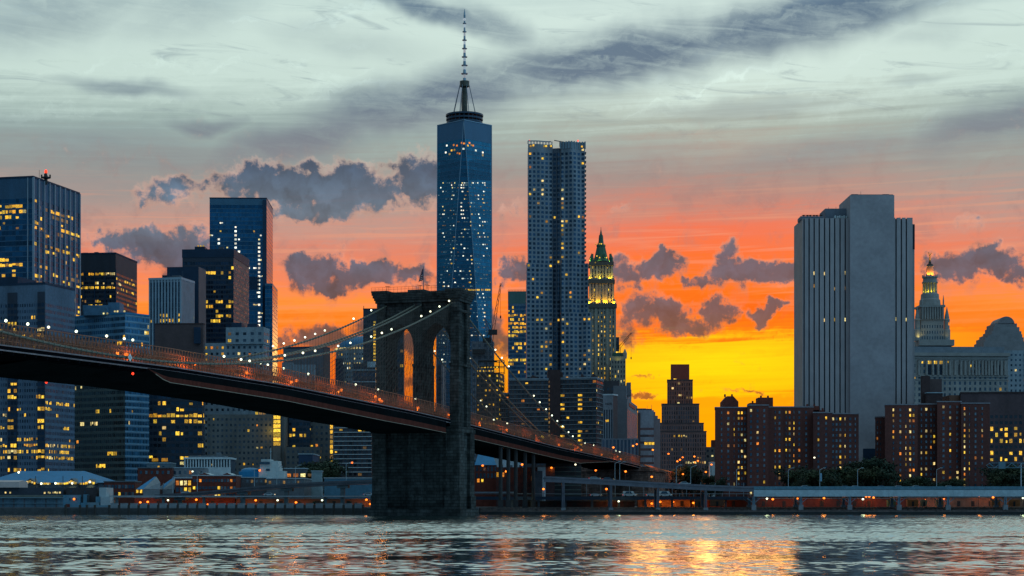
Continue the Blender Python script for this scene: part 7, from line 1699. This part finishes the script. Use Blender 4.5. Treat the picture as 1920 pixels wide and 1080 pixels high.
names_ = ['beside the bridge side span', 'below the stepped brown tower', 'before the left brick flats', 'at the foot of the dark trees', 'before the blue bannered lamp post', 'at the left end of the low black block', 'below the yellow windowed brick flats', 'under the tall windowed brick wall', 'left of the sign gantry', 'where the trees meet the brick wall']
for k, (px, kd, rz) in enumerate(((1115, 0, 0), (1284, 0, 0), (1140, 1, 0), (1582, 1, math.pi), (1507, 0, math.pi), (1605, 0, 0), (1650, 1, math.pi), (1686, 0, 0), (1719, 0, 0), (1780, 0, 0))):
    put_car(kd, px, 773 + (k % 2) * 4, fd(px), rz, ('pale silver' if kd == 0 else 'dark') + ' car on the highway deck ' + names_[k])
zsv = wz(931, 786) + .02; zlv = wz(930, 779) + .02
for k, (px, kd, Y, z, lab) in enumerate(((1180, 2, 790, zsv, 'white van on the service viaduct below the bridge anchorage'), (1222, 0, 790, zsv, 'silver car with red lights on the service viaduct under the highway'), (1247, 2, 791, zsv, 'white van furthest along the service viaduct under the highway'), (1117, 0, 790, zsv, 'silver car on the service viaduct below the dark side span'), (505, 0, 781.8, zlv, 'silver car on the lower quay viaduct under the rising ramp'), (692, 0, 781.8, zlv, 'silver car on the lower quay viaduct beside the stone tower'), (350, 0, 788.5, float(rz_(350)) - .28, 'silver car at the foot of the rising ramp'))): put_car(kd, px, Y, z, 0, lab)
# parked vans and containers on the quay floor; the lamps' light is put into their colours
for k, (px, pw, col, lab) in enumerate(((1712, 20, (.40, .14, .05), 'orange lit site container under the pale girder beside a blue column'), (1868, 16, (.40, .14, .05), 'orange lit site container left of the last blue column'), (1902, 22, (.40, .14, .05), 'orange lit site container right of the last blue column'), (1763, 12, (.30, .18, .09), 'small lit booth behind the third blue column'), (1733, 10, (.28, .20, .12), 'framed lit booth holding an orange lamp under the girder'), (1672, 14, (.22, .20, .08), 'yellow green lit stall under the girder'), (1312, 18, (.20, .10, .06), 'dim brown container under the highway'), (1345, 26, (.22, .10, .06), 'long dim container under the highway'))):
    Y = 783; B = empty('site_container', (wx(px, Y), Y, GZ), lab, 'container'); x = wx(px, Y); w = pw / F * Y / 2; mm = M(); mm.box(x - w, x + w, Y, Y + 3, GZ + .25, GZ + 3.2); m_ = plain('container_%d' % k, col, .8, 0, .2, 1.5); mm.build('body', m_, B); mm = M()
    for q in range(int(w * 2 / .5)): mm.box(x - w + .1 + .5 * q, x - w + .28 + .5 * q, Y - .06, Y, GZ + .35, GZ + 3.1)
    mm.build('rib', m_, B); mm = M(); mm.box(x - .5, x + .4, Y - .1, Y - .065, GZ + .3, GZ + 2.4); mm.build('door', steel_d, B)
# ------------------------------------------------------------------ trees
leaf = plain('night_foliage', (.016, .030, .016), .8, 0, .6, .25); leaf2 = plain('night_foliage_yellowish', (.028, .038, .015), .8, 0, .6, .25); bark = plain('bark', (.05, .04, .03), .9, 0, .3, 2)
def tree_proto(seed, mat, nb=13, nl=115):
    rng = np.random.default_rng(seed); e = empty('broadleaf_tree', (0, 0, 0), '', 'tree'); mm = M(); mm.bar((0, 0, 0), (0, 0, 4), .3, 7, 0, .2); cs = []
    for k in range(nb):
        an = rng.uniform(0, 6.28); r = rng.uniform(.6, 3.2); z = rng.uniform(3.6, 9.2); r *= 1 - max(0, (z - 6.5)) / 5.5; cs.append((r * math.cos(an), r * math.sin(an), z, rng.uniform(.9, 1.7))); mm.bar((0, 0, min(z - 1, rng.uniform(2.6, 4.5))), cs[-1][:3], .11, 5, 0, .03)
    mm.build('trunk', bark, e); mm = M()
    for (x, y, z, rr) in cs:
        for q in range(nl):
            d = rng.normal(size=3); d /= np.linalg.norm(d); p = np.array((x, y, z)) + d * rr * rng.uniform(.35, 1.08) * np.array((1.15, 1.15, .8)); u = rng.normal(size=3); u /= np.linalg.norm(u); v = np.cross(u, d); v /= max(1e-6, np.linalg.norm(v)); s = rng.uniform(.16, .34)
            mm.poly([tuple(p - u * s), tuple(p + v * s * .7), tuple(p + u * s), tuple(p - v * s * .7)])
    mm.build('crown', mat, e); return e
protos = [tree_proto(1, leaf), tree_proto(2, leaf2), tree_proto(3, leaf, 16)]
rng = random.Random(12); used_t = set()
def tree(px, py, Y, kind, label, group):
    top = wz(py, Y); s = (top - GZ) / 10.0; o = protos[kind] if kind not in used_t else copy_tree(protos[kind]); used_t.add(kind)
    o.location = (wx(px, Y), Y, GZ); o.rotation_euler = (0, 0, rng.uniform(0, 6)); wd = s * rng.uniform(1.0, 1.3); o.scale = (wd, wd, s); o['label'] = label; o['group'] = group
for px, py, Y, k in ((1480, 872, 835, 0), (1492, 878, 825, 1), (1505, 874, 838, 2), (1519, 868, 845, 0), (1534, 878, 828, 1), (1548, 873, 840, 2), (1563, 880, 826, 0), (1577, 872, 842, 1), (1590, 868, 846, 2), (1602, 862, 850, 0), (1614, 855, 855, 2), (1628, 852, 855, 0), (1640, 850, 858, 2), (1651, 854, 852, 0), (1612, 876, 830, 1), (1636, 872, 835, 1), (1655, 874, 830, 2), (1556, 886, 815, 2), (1500, 890, 812, 0)):
    tree(px, py, Y, k, 'dark broadleaf tree in the thick clump between the two groups of brick flats', 'trees in the dark clump between the brick flats')
for px, py, Y, k in ((1700, 893, 835, 0), (1716, 890, 838, 1), (1733, 888, 840, 2), (1750, 896, 830, 0), (1780, 896, 835, 2), (1793, 894, 838, 1)): tree(px, py, Y, k, 'low dark tree at the foot of the yellow windowed brick flats', 'low trees before the yellow windowed flats')
for px, py, Y, k in ((1866, 870, 850, 0), (1882, 866, 855, 2), (1897, 869, 850, 1), (1912, 864, 855, 0), (1928, 868, 850, 2), (1876, 882, 830, 1), (1905, 882, 830, 2)): tree(px, py, Y, k, 'dark tree behind the lattice sign gantry', 'trees behind the sign gantry')
for px, py, Y, k in ((583, 862, 880, 0), (596, 856, 890, 2), (609, 852, 892, 0), (620, 858, 885, 2), (614, 874, 870, 1), (590, 878, 868, 1)): tree(px, py, Y, k, 'dark tree standing left of the white balcony flats', 'trees left of the white balcony flats')
for px, py, Y, k in ((590, 938, 776, 0), (606, 940, 776, 1), (655, 939, 776, 2), (500, 943, 777, 0), (668, 941, 777, 0)): tree(px, py, Y, k, 'small bush like tree under the quay viaduct', 'small trees under the quay viaduct')
for px, py, Y, k in ((1288, 868, 1015, 1), (1300, 872, 1012, 0), (1333, 884, 930, 2), (1350, 890, 870, 0)): tree(px, py, Y, k, 'small tree beside the bridge approach lamps', 'small trees beside the bridge approach')
# ------------------------------------------------------------------ windows: hung on their buildings last, those that show become parts of their own
bpy.context.view_layer.update()
dg = bpy.context.evaluated_depsgraph_get()
org = Vector((0, 0, CAMZ)); cache = {}
def seen(p):
    d = Vector(p) - org; dist = d.length; sx = p[0] / p[1] * F + CX
    if not -5 < sx < 1925: return False
    hit, loc, *_ = SC.ray_cast(dg, org, d.normalized(), distance=dist - .5)
    return not hit
byb = {}
for q in WQ: byb.setdefault(q[0].root.name, []).append(q)
def wbox(w, h): mm = M(); mm.box(-w / 2, w / 2, -.02, .10, -h / 2, h / 2); return mm
for rn, lst in byb.items():
    B = lst[0][0]; vis = [];  hid = []
    for q in lst: (vis if seen(q[1]) else hid).append(q)
    vis.sort(key=lambda q: (-q[6], -q[3] * q[4]))
    one, rest = vis[:100], vis[100:] + hid
    off = Vector(OFF[rn])
    for (_, p, an, w, h, mat, pr) in one:
        key = (round(w * 4), round(h * 4), mat.name)
        if key not in cache:
            mm = wbox(w, h); me = bpy.data.meshes.new('window'); me.from_pydata(mm.v, [], mm.f); me.materials.append(mat); me.update(); cache[key] = me
        o = bpy.data.objects.new('window', cache[key]); COL.objects.link(o); o.parent = B.root; o.location = Vector(p) - off; o.rotation_euler = (0, 0, an)
    if rest:
        mm = M(); mats_ = list(dict.fromkeys(q[5] for q in rest))
        for (_, p, an, w, h, mat, pr) in rest:
            t = Vector((math.cos(an), math.sin(an), 0)); n = Vector((math.sin(an), -math.cos(an), 0)); c = Vector(p); m_ = mats_.index(mat)
            i = len(mm.v); a = t * w / 2; b = Vector((0, 0, h / 2)); nn = n * .10
            for s1, s2, s3 in ((-1, -1, 1), (1, -1, 1), (1, 1, 1), (-1, 1, 1), (-1, -1, 0), (1, -1, 0), (1, 1, 0), (-1, 1, 0)): mm.v.append(tuple(c + a * s1 + b * s2 + nn * s3))
            for f in ((0, 1, 2, 3), (1, 5, 6, 2), (5, 4, 7, 6), (4, 0, 3, 7), (3, 2, 6, 7), (4, 5, 1, 0)): mm.f.append(tuple(i + k for k in f)); mm.uv.append([(0, 0)] * 4); mm.mi.append(m_)
        o = mm.build('other_windows', mats_, B.root); o['kind'] = 'stuff'
